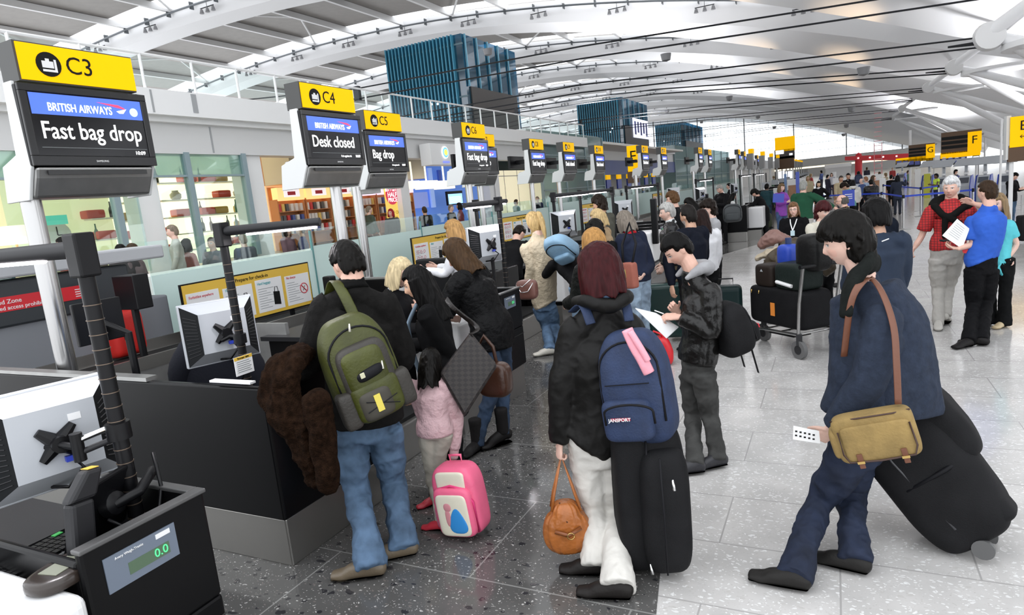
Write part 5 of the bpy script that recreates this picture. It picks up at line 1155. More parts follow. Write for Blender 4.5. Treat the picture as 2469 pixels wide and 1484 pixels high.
    tname = {'knit': 'sweater', 'quilt': 'jacket', 'nylon': 'jacket', 'leather': 'jacket', 'fleece': 'jacket', 'cloth': 'shirt', 'denim': 'jacket'}[kd] if len(topc) < 3 else topc[2]
    to = fuse(tname, shells, vx, tm, r, smooth=5 if near else 2, fold=fo*s if near else 0, fscale=7, seed=len(label))
    if collar is not None:
        cm = clothmat(collar[0], collar[1] if len(collar) > 1 else 'cloth'); z_ = collar[2] if len(collar) > 2 else .04
        nk = J['neck']; up = nrm(hc-nk); fuse('collar', [loft([nk-up*.02*s, nk+up*z_*s*.4, nk+up*z_*s], [(.088*s, .08*s), (.074*s, .068*s), (.07*s, .064*s)], ref=side_, n=18, sub=3, cap=.2)], max(vx*.7, .006), cm, r, smooth=3)
    if hood is not None:
        nk = J['neck']; cm = clothmat(hood, 'knit'); fuse('hood', [loft([nk+side_*-.085*s+fw*.08*s-V(0, 0, .05*s), nk+side_*-.085*s-fw*.04*s+V(0, 0, .015*s), nk-fw*.115*s+V(0, 0, .0), nk+side_*.085*s-fw*.04*s+V(0, 0, .015*s), nk+side_*.085*s+fw*.08*s-V(0, 0, .05*s)], [.014*s, .045*s, .06*s, .045*s, .014*s], ref=(0, 0, 1), n=14, sub=4)], max(vx*.8, .008), cm, r, smooth=3, fold=.006*s)
    # ---- trousers
    if botc is not None and legs:
        bm = clothmat(*botc[:2]); fl = botc[2] if len(botc) > 2 else .0; lg = []
        hm = (J['hL']+J['hR'])/2; hw = (.155 if not female else .158)*s*B
        lg.append(loft([J['pel']+V(0, 0, .07*s), J['pel'], hm-V(0, 0, .03*s)], [(hw*.9, .105*s*B), (hw, .12*s*B), (hw*.94, .115*s*B)], ref=side_, n=22, sub=4, cap=.3))
        for q in 'LR':
            h_, k_, a_ = J['h'+q], J['k'+q], J['a'+q]; lo_ = a_-V(0, 0, .045*s)
            lg.append(loft([h_+V(0, 0, .0), h_*.5+k_*.5, k_, k_*.45+a_*.55, lo_], [(.092*s*B, .1*s*B), .085*s*B, .064*s*B, (.056+fl*.4)*s, (.052+fl)*s], ref=side_, n=16, sub=5, cap=.1))
        fuse('trousers', lg, vx, bm, r, smooth=4 if near else 2, fold=(.011 if botc[1] == 'denim' else .008)*s if near else 0, fscale=9, seed=len(label)+3, fstr=(.8, .8, 1.1))
    # ---- shoes
    if legs and shoes is not None:
        sm_ = mat('shoe_%02x%02x%02x' % tuple(int(255*c) for c in shoes), shoes, .45, bump=(60, .2)); so = mat('sole_%02x%02x%02x' % tuple(int(255*c*.4) for c in shoes), tuple(c*.4 for c in shoes), .6)
        for q in 'LR':
            a_ = J['a'+q]
            if 't'+q in ov: t_ = ov['t'+q]; dr = nrm((loc(atz(t_[0], t_[1], .03))-a_)*V(1, 1, 0))
            else: dr = fw*1.0
            tilt = max(0, a_[2]-zmin-.12*s)
            b = a_.copy(); b[2] = max(zmin+.045*s, a_[2]-.055*s); toe = b+dr*.2*s; toe[2] = zmin+.03*s; sdv = np.cross(dr, V(0, 0, 1))
            mid = b+dr*.09*s; mid[2] = (b[2]+toe[2])/2+.008*s
            sh = loft([b-dr*.05*s, b+V(0, 0, .01*s), mid, toe-dr*.05*s, toe], [(.036*s, .042*s), (.041*s, .052*s), (.046*s, .042*s), (.048*s, .03*s), (.04*s, .022*s)], ref=sdv, n=16, sub=4, cap=.8)
            v = sh[0]; 
            lowl = b[2]-.045*s if tilt else zmin+.002
            v[:, 2] = np.maximum(v[:, 2], zmin+.004)
            mb = MB(); mb.add(v, sh[1]); o = mb.build('shoe', sm_, r, True)
            if near == 2:
                mb = MB(); v2 = v.copy(); v2[:, 2] = zmin+.003+(v2[:, 2]-zmin)*.0; 
                sl_ = loft([b-dr*.055*s, mid, toe+dr*.004], [(.04*s, .012*s), (.05*s, .012*s), (.046*s, .012*s)], ref=sdv, n=14, sub=4, cap=1); w_ = sl_[0]; w_[:, 2] = np.clip(w_[:, 2]-(b[2] if 0 else 0), zmin+.002, zmin+.022*s); mb.add(w_, sl_[1]); mb.build('sole', so, o, True)
    J['_root'] = root; J['_side'] = side_; J['_fw'] = fw; J['_s'] = s; J['_RH'] = RH; J['_hc'] = hc; J['_hs'] = hs; r_ = r
    return r_, J
def glasses(r, J):
    m = MB(); RH, c, s = J['_RH'], J['_hc'], J['_hs']
    for sx in (-1, 1):
        m.tube([V(sx*.032+.021*math.cos(t), .099, .01+.016*math.sin(t)) for t in np.linspace(0, 6.28, 17)], .0018, 5); m.tube([V(sx*.053, .098, .014), V(sx*.079, .05, .014), V(sx*.078, -.005, .008)], .0018, 5)
    m.tube([V(-.011, .1, .014), V(.011, .1, .014)], .0018, 5)
    for i in range(len(m.v)): m.v[i] = (m.v[i]*s)@RH.T+c
    m.build('glasses', mat('glasses_frame', (.08, .06, .05), .3, .5), r)
# ---------------- bags ----------------
def frame(face):   # axes for a body-mounted bag: x right, y out of the back, z up
    return None
def backpack(loc, yaw, tilt, size, mt, mt2, label, kind=0, roll=0):
    """local: y = away from wearer, x = right, z = up"""
    r = empty('backpack', loc, 0, label, 'backpack'); r.rotation_euler = (tilt, roll, yaw)
    w, d, h = size
    def shp(v):
        t = (v[:, 2]/h+1)/2; v[:, 0] *= 1-.28*np.clip((t-.55)/.45, 0, 1)**2; v[:, 1] = v[:, 1]*(1-.4*np.clip((t-.5)/.5, 0, 1)**1.5); v[:, 1] -= .02*(1-np.clip(t*3, 0, 1)); return v
    m = MB(); m.blob((0, 0, 0), (w, d, h), .42, .5, nu=44, nv=34, fn=shp); mm = m.build('main_compartment', mt, r, True)
    zc = mat('zip_black', (.01, .01, .012), .5)
    def arc(rx, z0, z1, y, top, nm='zip', rr_=.006, mtt=None):
        P = [(-rx, y, z0)]+[(-rx*math.cos(t), y+.0*math.sin(t), z1+(top-z1)*math.sin(t)) for t in np.linspace(0, math.pi, 15)]+[(rx, y, z0)]
        # project on to the shell by shrinking y with height
        q = []
        for x, yy, z in P:
            t = (z/h+1)/2; k = 1-.4*max(0, min(1, (t-.5)/.5))**1.5; edge = (max(0, 1-(abs(x)/(w*(1-.28*max(0, (t-.55)/.45)**2)))**4))**.25 if abs(x) < w else 0
            ez = (max(0, 1-(abs(z)/h)**4.7))**.21; q.append((x, d*k*max(.25, edge)*max(.3, ez)+yy, z))
        m = MB(); m.tube(q, rr_, 6); return m.build(nm, mtt or zc, mm, True)
    arc(w*.86, -h*.55, h*.35, .002, h*.82)
    def pocket(cx, cz, pw, ph, pd, mt_, nm='pocket', e=.4):
        t = (cz/h+1)/2; k = 1-.4*max(0, min(1, (t-.5)/.5))**1.5
        m = MB(); m.blob((cx, d*k*.86, cz), (pw, pd, ph), e, .5, nu=30, nv=20, fn=lambda v: v); return m.build(nm, mt_, r, True)
    if kind == 0:
        # olive sports pack
        pocket(0, -.02, w*.74, h*.62, .055, mt2, 'grey_panel'); pocket(.01, .02, w*.62, h*.42, .075, mt, 'upper_pocket')
        o = pocket(.0, h*.02, w*.44, h*.13, .095, zc, 'dark_inset', .7); o.rotation_euler = (0, .12, 0)
        pocket(0, -h*.5, w*.72, h*.38, .085, mt, 'lower_pocket'); p2 = pocket(.02, -h*.55, w*.52, h*.3, .1, mat('pocket_brown_black', (.05, .045, .035), .7), 'lower_panel')
        m = MB(); m.box(-.0, .035, d*.86+.098, d*.86+.104, -h*.68, -h*.36); m.build('yellow_stripe', mat('reflective_yellow', (.75, .62, .1), .4), p2)
        m = MB(); m.tube([(-.09, d*.86+.1, -h*.5), (.09, d*.86+.1, -h*.62)], .003, 5); m.tube([(-.09, d*.86+.1, -h*.68), (.08, d*.86+.1, -h*.42)], .003, 5); m.build('bungee', zc, p2)
        for x, z in ((-.08, .13*h), (-.03, .1*h), (-.11, .3*h), (.0, .93*h), (.125, -.45*h)): m = MB(); m.tube([(x, d*.97+.05*(abs(z) < h*.3), z), (x+.012, d*.97+.065*(abs(z) < h*.3), z-.04)], [.004, .007], 6); m.build('zip_pull', mat('zip_pull_white', (.7, .68, .6), .4), r, True)
        m = MB(); m.box(.035, .06, d*.86+.09, d*.86+.096, h*.0, h*.1); m.build('badge', mat('badge_cream', (.6, .58, .4), .5), r, bevel=.006)
        for s_ in (-1, 1): pocket(s_*w*.85, -h*.55, .05, h*.35, .05, mt2, 'side_pocket')
    elif kind == 1:
        pocket(.03, -h*.48, w*.72, h*.36, .07, mt, 'front_pocket', .35); arc(w*.7, -h*.5, -h*.3, .075, -h*.16, 'pocket_zip')
        m = MB(); m.box(-w*.6, w*.68, d*1.02, d*1.02+.006, h*.12, h*.135); m.build('seam_zip', zc, mm)
        text('JANSPORT', .024, (.05, d*.86+.085, -h*.42), (-1, 0, 0), (0, 0, 1), paper, r, 'logo', bold=.03)
        m = MB(); m.box(.0, .1, d*.86+.07, d*.86+.0725, -h*.445, -h*.395); m.build('logo_patch', mat('logo_red', (.45, .04, .08), .5), r)
    elif kind == 2:
        pocket(0, -h*.35, w*.75, h*.42, .06, mt, 'front_pocket', .5)
        m = MB(); m.box(.02, .09, d*.86+.055, d*.86+.062, -h*.25, -h*.1); m.build('red_label', mat('label_red', (.7, .03, .05), .5), r)
        for x in (-.08, .1): m = MB(); m.box(x, x+.022, d*.4, d*.4+.003, -h-.16, -h*.8); m.build('loose_strap', zc, r)
    else:
        pocket(0, -h*.35, w*.7, h*.4, .06, mt2, 'front_pocket', .4)
    return r
def strap(name, pts, wd, mt, parent, ref, th=.006):
    v, f = loft(pts, [(wd, th)]*len(pts), ref=ref, n=10, sub=5, cap=.2); m = MB(); m.add(v, f); return m.build(name, mt, parent, True)
BLK = (.012, .012, .014)
def near(J, k): return J[k]+J['_root']
# ---- man with olive backpack
pr, J = person('man in dark fleece jacket and blue jeans seen from behind with olive green backpack', (832, 588), foot=(915, 1365), face=18, near=2, hair=('short', (.012, .01, .008)), build=1.12, topc=((.022, .021, .020), 'fleece', 'jacket'), botc=((.075, .125, .20), 'denim', .035), shoes=(.13, .10, .065), collar=((.012, .012, .012), 'fleece', .03),
    pose=dict(lean=6, hp=24, hy=8, aL=(30, 10, 50, 0), aR=(35, 8, 55, 10)), hemlen=.03,
    ov=dict(neck=(850, 690, -.05), sL=(787, 742, -.02), sR=(925, 735, 0), eL=(748, 870, .0), wL=(700, 905, .22), eR=(968, 860, .08), wR=(945, 880, .3), chest=(853, 790, -.02), waist=(865, 900, 0), pel=(882, 985, 0), hem=(885, 1015, 0), hL=(838, 1040, 0), hR=(925, 1035, 0), kL=(860, 1185, -.05), kR=(948, 1165, .05), aL=(893, 1352, .1, 'z'), aR=(972, 1305, .1, 'z'), tL=(790, 1390), tR=(930, 1340)))
P = near(J, 'chest'); yw = math.atan2(-J['_fw'][0], J['_fw'][1])
b = CAM+ray(868, 885)*(((P-nrm(V(P[0], P[1], 0))*.26-CAM)@nrm(V(P[0], P[1], 0)))/(ray(868, 885)@nrm(V(P[0], P[1], 0))))
olive = mat('olive_nylon', (.047, .053, .004), .55, bump=(60, .3), var=.25); gry = mat('taupe_nylon', (.034, .03, .025), .6, bump=(80, .3), var=.15)
bp = backpack(b, yw+math.pi-.05, -.02, (.19, .135, .30), olive, gry, 'olive green and grey backpack with yellow stripe on the back of the man in jeans', 0, roll=.22)
strap('shoulder_strap', [P+J['_side']*-.02-J['_fw']*.17+V(0, 0, .02)-b, near(J, 'neck')-J['_side']*.085-J['_fw']*.09+V(0, 0, -.03)-b, near(J, 'neck')-J['_side']*.10+V(0, 0, .03)-b, near(J, 'neck')-J['_side']*.11+J['_fw']*.12-V(0, 0, .08)-b], .03, olive, None, J['_side'], .007)
o = C.objects[-1]
def rebase(o, par):
    bpy.context.view_layer.update(); o.parent = par; o.matrix_parent_inverse = par.matrix_world.inverted() @ Matrix.Translation(par.location) ; return o
rebase(o, bp)
# brown fur coat over his arm
furm = mat('brown_fur', (.016, .008, .0045), .95, bump=(140, 1, .01), var=.5, vs=35, spec=.05)
q = [aty(x, y, Y_) for x, y, Y_ in ((742, 850, 2.86), (690, 880, 2.42), (672, 950, 2.36), (700, 1010, 2.34), (742, 1090, 2.38), (765, 1160, 2.40))]
cr = empty('fur_coat', q[0], 0, 'shaggy dark brown coat hanging over the left arm of the man in jeans', 'coat')
fuse('coat_body', [loft([p-q[0] for p in q], [(.07, .06), (.12, .06), (.13, .06), (.12, .055), (.09, .05), (.06, .04)], ref=(1, 0, .3), n=22, sub=6)], .011, furm, cr, smooth=2, fold=.022, fscale=9)
q2 = [aty(x, y, 2.36) for x, y in ((760, 960), (778, 1060), (790, 1150), (790, 1180))]
fuse('sleeve', [loft([p-q[0] for p in q2], [.07, .065, .055, .045], n=14, sub=5)], .011, furm, cr, smooth=2, fold=.014, fscale=9)
# ---- asian woman in black coat
coat = (.010, .010, .011)
pr, J = person('smiling woman with long black hair, black coat and grey blue scarf, in profile', (1003, 647), d=4.35, H=1.64, face=80, near=2, skin='asian', female=True, hair=('long', (.007, .006, .006)), topc=(coat, 'cloth', 'coat'), botc=((.012, .012, .014), 'cloth'), shoes=BLK, hemlen=.28, hairlen=.3,
    pose=dict(lean=8, hp=12, aL=(15, 5, 75, 0), aR=(15, 5, 75, 0)), ov=dict(eL=(1110, 905, -.05), wL=(1010, 955, -.15)), flare=.03)
strap('scarf', [J['neck']+J['_fw']*.07-J['_side']*.04, J['neck']+J['_fw']*.13-J['_side']*.05-V(0, 0, .1), J['chest']+J['_fw']*.16-J['_side']*.06, J['waist']+J['_fw']*.17-J['_side']*.06, J['pel']+J['_fw']*.16-J['_side']*.06], .035, clothmat((.14, .19, .24), 'knit'), pr, J['_side'], .014)
# big chequered bag
p = [CAM+ray(x, y)*4.05 for x, y in ((1135, 806), (1200, 885), (1120, 1010), (1060, 905))]
chk = bpy.data.materials.new('chequer_canvas'); chk.use_nodes = True; nt = chk.node_tree; ck = nt.nodes.new('ShaderNodeTexChecker'); ck.inputs['Scale'].default_value = 42; ck.inputs[1].default_value = (.028, .022, .02, 1); ck.inputs[2].default_value = (.012, .009, .009, 1); tcn = nt.nodes.new('ShaderNodeTexCoord'); nt.links.new(tcn.outputs['UV'], ck.inputs[0]); nt.links.new(ck.outputs[0], nt.nodes['Principled BSDF'].inputs['Base Color']); nt.nodes['Principled BSDF'].inputs['Roughness'].default_value = .5
cb = empty('shopper_bag', p[0], 0, 'large dark chequered square shopper bag under the arm of the black-haired woman', 'bag')
m = MB(); nn = nrm(V(p[0][0], p[0][1], 0))*.09; vv = [a-p[0] for a in p]+[a-p[0]+nn for a in p]; m.add(vv, [(3, 2, 1, 0), (4, 5, 6, 7)]+[(i, (i+1) % 4, 4+(i+1) % 4, 4+i) for i in range(4)])
o = m.build('canvas_body', chk, cb, bevel=.02); uv = o.data.uv_layers.new(name='UVMap')
for pl in o.data.polygons:
    for li in pl.loop_indices:
        c_ = o.data.vertices[o.data.loops[li].vertex_index].co; e1 = nrm(p[1]-p[0]); e2 = nrm(p[3]-p[0]); uv.data[li].uv = (float(V(*c_)@e1), float(V(*c_)@e2))
strap('bag_strap', [V(0, 0, 0), near(J, 'sR')*0+(CAM+ray(1150, 790)*4.15-p[0]), CAM+ray(1095, 745)*4.2-p[0], CAM+ray(1075, 720)*4.25-p[0]], .018, clothmat((.02, .014, .012), 'leather'), cb, (1, 0, 0), .004)
# ---- brown wavy haired woman leaning
pr, J = person('woman with wavy brown hair in puffy black jacket leaning over the desk', (1100, 583), foot=(1165, 1085), face=58, near=2, female=True, hair=('long', (.075, .04, .018)), topc=(coat, 'quilt', 'jacket'), botc=((.022, .04, .075), 'denim'), shoes=(.01, .009, .009), hairthick=.024, hairlen=.2,
    pose=dict(lean=20, hp=20, aL=(35, 5, 60, 0), aR=(30, 5, 60, 0)), build=1.15, ov=dict(aL=(1150, 1060, .1, 'z'), aR=(1212, 1035, .14, 'z'), tL=(1120, 1100), tR=(1180, 1075)), hemlen=.08, flare=.02)
for q in 'LR':
    a_ = J['a'+q]; dr = J['_fw']; m = MB(); v, f = loft([a_+V(0, 0, .17), a_+V(0, 0, .06), a_-V(0, 0, .03)], [.055, .05, .05], n=16, sub=3, cap=.3); m.add(v, f); m.build('boot_shaft', mat('suede_black', (.012, .011, .011), .8, bump=(60, .3)), pr, True)
hb = CAM+ray(1180, 880)*4.35; h = empty('leather_handbag', hb, 0, 'dark brown leather handbag hanging from the elbow of the wavy-haired woman', 'handbag')
dl = mat('dark_brown_leather', (.055, .022, .012), .3, bump=(25, .3)); m = MB(); m.blob((.03, 0, -.1), (.12, .07, .12), .55, nu=28, nv=18); m.build('pouch', dl, h, True); m = MB(); m.tube([(-.04, 0, -.02), (-.07, .0, .12), (-.02, 0, .2), (.03, .02, .12), (.06, 0, -.02)], .013, 8); m.build('handle', dl, h, True)
m = MB(); m.lathe([(.02, -.004), (.022, .004)], (-.04, -.02, .0), 12); m.build('buckle', mat('brass', (.6, .42, .15), .25, 1), h)
# ---- girl
pink = (.62, .42, .44)
pr, J = person('small girl in quilted pale pink jacket with long dark hair', (1035, 853), foot=(1055, 1262), face=-18, near=2, skin='asian', female=True, hair=('long', (.012, .008, .006)), topc=(pink, 'quilt', 'jacket'), botc=((.42, .40, .34), 'cloth'), shoes=(.5, .03, .05), hairlen=.21, hairthick=.02,
    pose=dict(lean=6, hp=22, aL=(28, 4, 12, 12), aR=(28, 4, 12, 12)), build=1.15, ov=dict(wL=(1058, 1098, -.05), wR=(1095, 1085, -.05), eL=(1035, 1035, -.03), eR=(1100, 1010, -.03), aL=(1062, 1255, .07, 'z'), aR=(1048, 1195, .07, 'z'), kL=(1052, 1175, 0), kR=(1042, 1150, 0), tL=(1030, 1268), tR=(1025, 1215)))
for q in 'LR': m = MB(); v, f = loft([J['w'+q]-J['u'+q]*.01, J['w'+q]+J['u'+q]*.05], [.032, .03], n=12, sub=3); m.add(v, f); m.build('cuff', clothmat((.6, .38, .4), 'knit'), pr, True)
# pink trolley backpack
g = atz(1130, 1288, 0); rb = empty('school_bag', (g[0], g[1], 0), 0, 'bright pink children\'s wheeled rucksack with cream front panel and blue print', 'rucksack')
va = math.atan2(-g[0], g[1]); rb.rotation_euler = (0, .10, va-.55+math.pi)
pk = mat('bright_pink_nylon', (.80, .13, .25), .5, bump=(50, .2), var=.06); crm = mat('cream_satin', (.72, .68, .55), .4, var=.05)
def sh2(v):
    t = (v[:, 2]/.225+1)/2; v[:, 0] *= 1-.2*np.clip((t-.6)/.4, 0, 1)**2; return v
m = MB(); m.blob((0, 0, .245), (.155, .085, .215), .35, .4, nu=40, nv=30, fn=sh2); m.build('main_compartment', pk, rb, True)
m = MB(); m.blob((0, .07, .19), (.13, .055, .155), .35, .45, nu=34, nv=22); fp = m.build('front_pocket', pk, rb, True)
m = MB(); m.blob((0, .108, .18), (.108, .022, .132), .3, .4, nu=30, nv=18); m.build('cream_panel', crm, fp, True)
m = MB(); m.blob((-.03, .128, .15), (.045, .006, .08), .8, nu=20, nv=12, fn=lambda v: np.stack([v[:, 0]*(1.2-.6*(v[:, 2]/.08)), v[:, 1], v[:, 2]], 1)); m.build('blue_print', mat('print_blue', (.03, .25, .62), .5), fp, True)
m = MB(); m.blob((.025, .128, .235), (.028, .005, .028), .9, nu=14, nv=8); m.blob((.03, .128, .17), (.02, .004, .06), .8, nu=14, nv=8); m.build('coral_print', mat('print_coral', (.6, .25, .28), .5), fp, True)
m = MB(); m.blob((0, .072, .375), (.1, .018, .06), .35, nu=24, nv=14); m.build('upper_cream_panel', crm, rb, True)
m = MB(); m.tube([(-.13, .075, .06), (-.135, .085, .25), (-.09, .09, .335), (0, .092, .355), (.09, .09, .335), (.135, .085, .25), (.13, .075, .06)], .008, 6); m.build('piping', mat('hot_pink', (.75, .05, .2), .4), rb, True)
m = MB(); m.blob((.15, .0, .22), (.022, .055, .05), .4, nu=18, nv=12); m.build('side_flap', crm, rb, True); m = MB(); m.blob((.155, .0, .13), (.022, .06, .075), .4, nu=18, nv=12); m.build('mesh_pocket', mat('pink_mesh', (.7, .22, .34), .6, bump=(200, .8)), rb, True)
for sx in (-1, 1): m = MB(); m.lathe([(.01, -.015), (.026, -.015), (.026, .015), (.01, .015)], n=14); m.v[-1] = m.v[-1][:, [2, 1, 0]]+V(sx*.11, -.05, .026); m.build('wheel', mat('wheel_grey', (.1, .1, .1), .5), rb, 40)
m = MB(); m.tube([(-.04, -.03, .44), (-.04, -.03, .5), (.04, -.03, .5), (.04, -.03, .44)], .009, 8); m.build('handle', pk, rb, True)
# ---- red-haired woman, white trousers
pr, J = person('woman with dark red bob in black rain jacket and white trousers, seen from behind', (1443, 606), foot=(1462, 1412), face=25, near=2, skin='pale', female=True, hair=('bob', (.055, .008, .010)), topc=((.016, .015, .014), 'nylon', 'rain_jacket'), botc=((.60, .58, .54), 'cloth', .045), shoes=(.016, .014, .013), hairthick=.03, hairwide=1.18,
    pose=dict(lean=3, hp=12, hy=6, curlL=.95), build=1.1, hemlen=.05,
    ov=dict(neck=(1445, 725, 0), sL=(1388, 800, -.02), sR=(1512, 790, .05), eL=(1358, 935, -.05), wL=(1350, 1068, -.05), eR=(1548, 890, .1), wR=(1565, 985, .15), chest=(1448, 860, 0), waist=(1440, 960, 0), pel=(1440, 1040, 0), hem=(1420, 1065, 0), hL=(1413, 1095, 0), hR=(1480, 1090, .02), kL=(1432, 1230, 0), kR=(1483, 1240, .03), aL=(1440, 1345, .1, 'z'), aR=(1488, 1400, .1, 'z'), tL=(1385, 1372), tR=(1400, 1425)))
fuse('hood_roll', [loft([J['neck']+(-J['_side']*.12+J['_fw']*.02), J['neck']-J['_side']*.09-J['_fw']*.09+V(0, 0, .01), J['neck']-J['_fw']*.13-V(0, 0, .01), J['neck']+J['_side']*.1-J['_fw']*.09+V(0, 0, .02), J['neck']+J['_side']*.13+J['_fw']*.03], [.026, .034, .04, .036, .026], ref=(0, 0, 1), n=14, sub=5)], .009, clothmat((.016, .015, .014), 'nylon'), pr, 3, fold=.008)
strap('blue_hood_lining', [J['neck']-J['_side']*.06-J['_fw']*.09+V(0, 0, .045), J['neck']-J['_fw']*.115+V(0, 0, .04), J['neck']+J['_side']*.09-J['_fw']*.07+V(0, 0, .05)], .014, clothmat((.12, .19, .30), 'knit'), pr, (0, 0, 1), .02)
P = near(J, 'chest'); vd = nrm(V(P[0], P[1], 0)); yw = math.atan2(-vd[0], vd[1])
b = CAM+ray(1536, 930)*(((P-vd*.16-CAM)@vd)/(ray(1536, 930)@vd))
navy = mat('navy_canvas', (.014, .028, .075), .75, bump=(90, .35), var=.22, vs=12)
bp = backpack(b, yw+math.pi-.35, .06, (.175, .13, .29), navy, navy, 'navy blue backpack with pink scarf tied on, worn by the red-haired woman', 1, roll=.12)
for sx, dx in ((-1, .02), (1, .0)): rebase(strap('shoulder_strap', [near(J, 'neck')+J['_side']*sx*.1-J['_fw']*.11-V(0, 0, .1)-b, near(J, 'neck')+J['_side']*sx*.11-J['_fw']*.05-V(0, 0, .01)-b, near(J, 'neck')+J['_side']*sx*.12+J['_fw']*.07-V(0, 0, .06)-b], .026, navy, None, J['_side'], .008), bp)
pkc = mat('pink_satin', (.78, .33, .40), .4, bump=(20, .5), var=.15)
s0 = CAM+ray(1512, 798)*(((b-vd*.13-CAM)@vd)/(ray(1512, 798)@vd)); sk_ = empty('pink_scarf', s0, 0, 'pink patterned scarf tied to the navy backpack', 'scarf')
pts = [CAM+ray(x, y)*(((b-vd*(.13+o_)-CAM)@vd)/(ray(x, y)@vd))-s0 for x, y, o_ in ((1512, 795, 0), (1530, 835, .01), (1550, 870, .02), (1565, 900, .02))]
strap('scarf_tail', pts, .028, pkc, sk_, RR, .012)
pts = [CAM+ray(x, y)*(((b-vd*(.13+o_)-CAM)@vd)/(ray(x, y)@vd))-s0 for x, y, o_ in ((1520, 800, .02), (1545, 840, .03), (1562, 870, .03))]
strap('scarf_loop', pts, .016, pkc, sk_, RR, .012)
# brown handbag
hbp = near(J, 'wL')+V(0, 0, -.16); hb = empty('leather_handbag', hbp, 0, 'tan brown leather bowling handbag with buckle, held by the red-haired woman', 'handbag')
tan = mat('tan_leather', (.36, .115, .025), .34, bump=(10, .7, .03), var=.3, vs=9)
c0 = CAM+ray(1367, 1270)*(((near(J, 'wL')-CAM)@FF)+.02)-hbp
def bagfn(v):
    t = (v[:, 2]/.15+1)/2; v[:, 0] *= .72+.4*np.sin(np.clip(t*1.15+.1, 0, 1)*math.pi)**.6; th = np.arctan2(v[:, 1], v[:, 0]); v[:, :2] *= (1+.035*np.sin(th*17+t*3))[:, None]; return v
m = MB(); m.blob(c0, (.118, .075, .15), .62, .8, nu=72, nv=30, fn=bagfn, M=np.array([[RR[0], FF[0], 0], [RR[1], FF[1], 0], [0, 0, 1]])); m.build('pouch', tan, hb, True)
e = nrm(V(RR[0], RR[1], 0)); f_ = nrm(V(FF[0], FF[1], 0))
for sgn in (-1, 1): m = MB(); m.tube([c0+e*-.075+f_*.03*sgn+V(0, 0, .11), c0+e*-.055+f_*.02*sgn+V(0, 0, .2), V(-.0, 0, .085)+f_*.012*sgn, c0+e*.055+f_*.02*sgn+V(0, 0, .2), c0+e*.08+f_*.03*sgn+V(0, 0, .1)], .0085, 8); m.build('handle', tan, hb, True)
m = MB(); m.tube([c0-e*.07-f_*.083+V(0, 0, .02), c0-f_*.098+V(0, 0, -.0), c0+e*.07-f_*.083+V(0, 0, .03)], .011, 6); bs = m.build('belt', mat('tan_leather_dark', (.2, .06, .015), .4), hb, True)
m = MB(); m.tube([c0-f_*.108+e*(.018*math.cos(t)+.01)+V(0, 0, .018*math.sin(t)) for t in np.linspace(0, 6.28, 13)], .003, 5); m.build('buckle', MT['brass'], bs, True)
m = MB(); m.tube([c0-f_*.02+V(0, 0, .152)-e*.03, c0-f_*.075+V(0, 0, .06)+e*.0], .004, 5); m.build('zip', mat('zip_brown', (.1, .04, .02), .4), hb, True)
# large black suitcase
g = atz(1583, 1372, 0); sc_ = empty('large_suitcase', (g[0], g[1], 0), math.atan2(-g[0], g[1])+.15, 'tall bulging black wheeled suitcase standing beside the woman in white trousers', 'suitcase')
bf = mat('black_ballistic', (.010, .010, .011), .7, bump=(220, .3), var=.2, vs=6)
h_ = .40
def scf(v):
    t = (v[:, 2]/h_+1)/2; v[:, 0] += .03*np.sin(t*math.pi)*(v[:, 0] > 0); return v
m = MB(); m.blob((-.02, .05, h_+.03), (.17, .16, h_), .3, .4, nu=48, nv=34, fn=scf); mc = m.build('main_shell', bf, sc_, True)
m = MB(); m.blob((.05, -.04, h_-.02), (.125, .15, h_*.84), .45, .5, nu=30, nv=20); m.build('bulging_pocket', bf, sc_, True)
for (x, z) in ((-.02, .48), (.07, .60), (-.05, .12)): m = MB(); m.tube([(x, -.145 if x < .05 else -.225, z), (x+.004, -.16 if x < .05 else -.24, z-.05)], [.006, .009], 8); m.build('zip_pull', chrome, sc_, True)
m = MB(); m.tube([(-.03, -.13, .08), (-.035, -.128, .4), (-.03, -.12, .76)], .006, 6); m.tube([(.02, -.222, .1), (.02, -.225, .4), (.02, -.2, .7)], .005, 6); m.build('zip', MT['zip_black'], mc, True)
for x in (-.15, .17): m = MB(); m.lathe([(.01, -.02), (.032, -.02), (.032, .02), (.01, .02)], n=16); m.v[-1] = m.v[-1][:, [2, 1, 0]]+V(x, .1, .032); m.build('wheel', MT['wheel_grey'], sc_, 40)
m = MB(); m.tube([(-.09, .15, .8), (-.09, .15, .98), (.09, .15, .98), (.09, .15, .8)], .011, 8); m.build('pull_handle', dgrey, sc_, True)
# ---- leather jacket man
pr, J = person('young man in black leather jacket with grey hood reading a paper, head bowed', (1632, 567), foot=(1690, 1125), face=105, near=2, skin='fair', hair=('short', (.008, .007, .006)), topc=((.013, .012, .011), 'leather', 'jacket'), botc=((.045, .045, .043), 'denim', .012), shoes=(.025, .025, .03), hood=(.33, .33, .34), hairthick=.02,
    pose=dict(lean=4, hp=34, hy=4, curlL=.7, curlR=.7, handL=(.2, 1, .1), palmL=(.5, 0, -.8)), ov=dict(neck=(1668, 650, 0), sL=(1715, 705, -.12), sR=(1668, 690, .16), eL=(1718, 800, -.16), wL=(1638, 765, -.14), eR=(1672, 795, .1), wR=(1635, 755, .02), chest=(1692, 745, 0), waist=(1690, 810, 0), pel=(1684, 855, 0), hem=(1682, 868, 0), hL=(1697, 900, -.08), hR=(1668, 905, .08), kL=(1712, 1005, -.08), kR=(1670, 1010, .06), aL=(1730, 1095, .1, 'z'), aR=(1675, 1110, .1, 'z'), tL=(1690, 1125), tR=(1655, 1135)))
P = near(J, 'chest'); vd = nrm(V(P[0], P[1], 0))
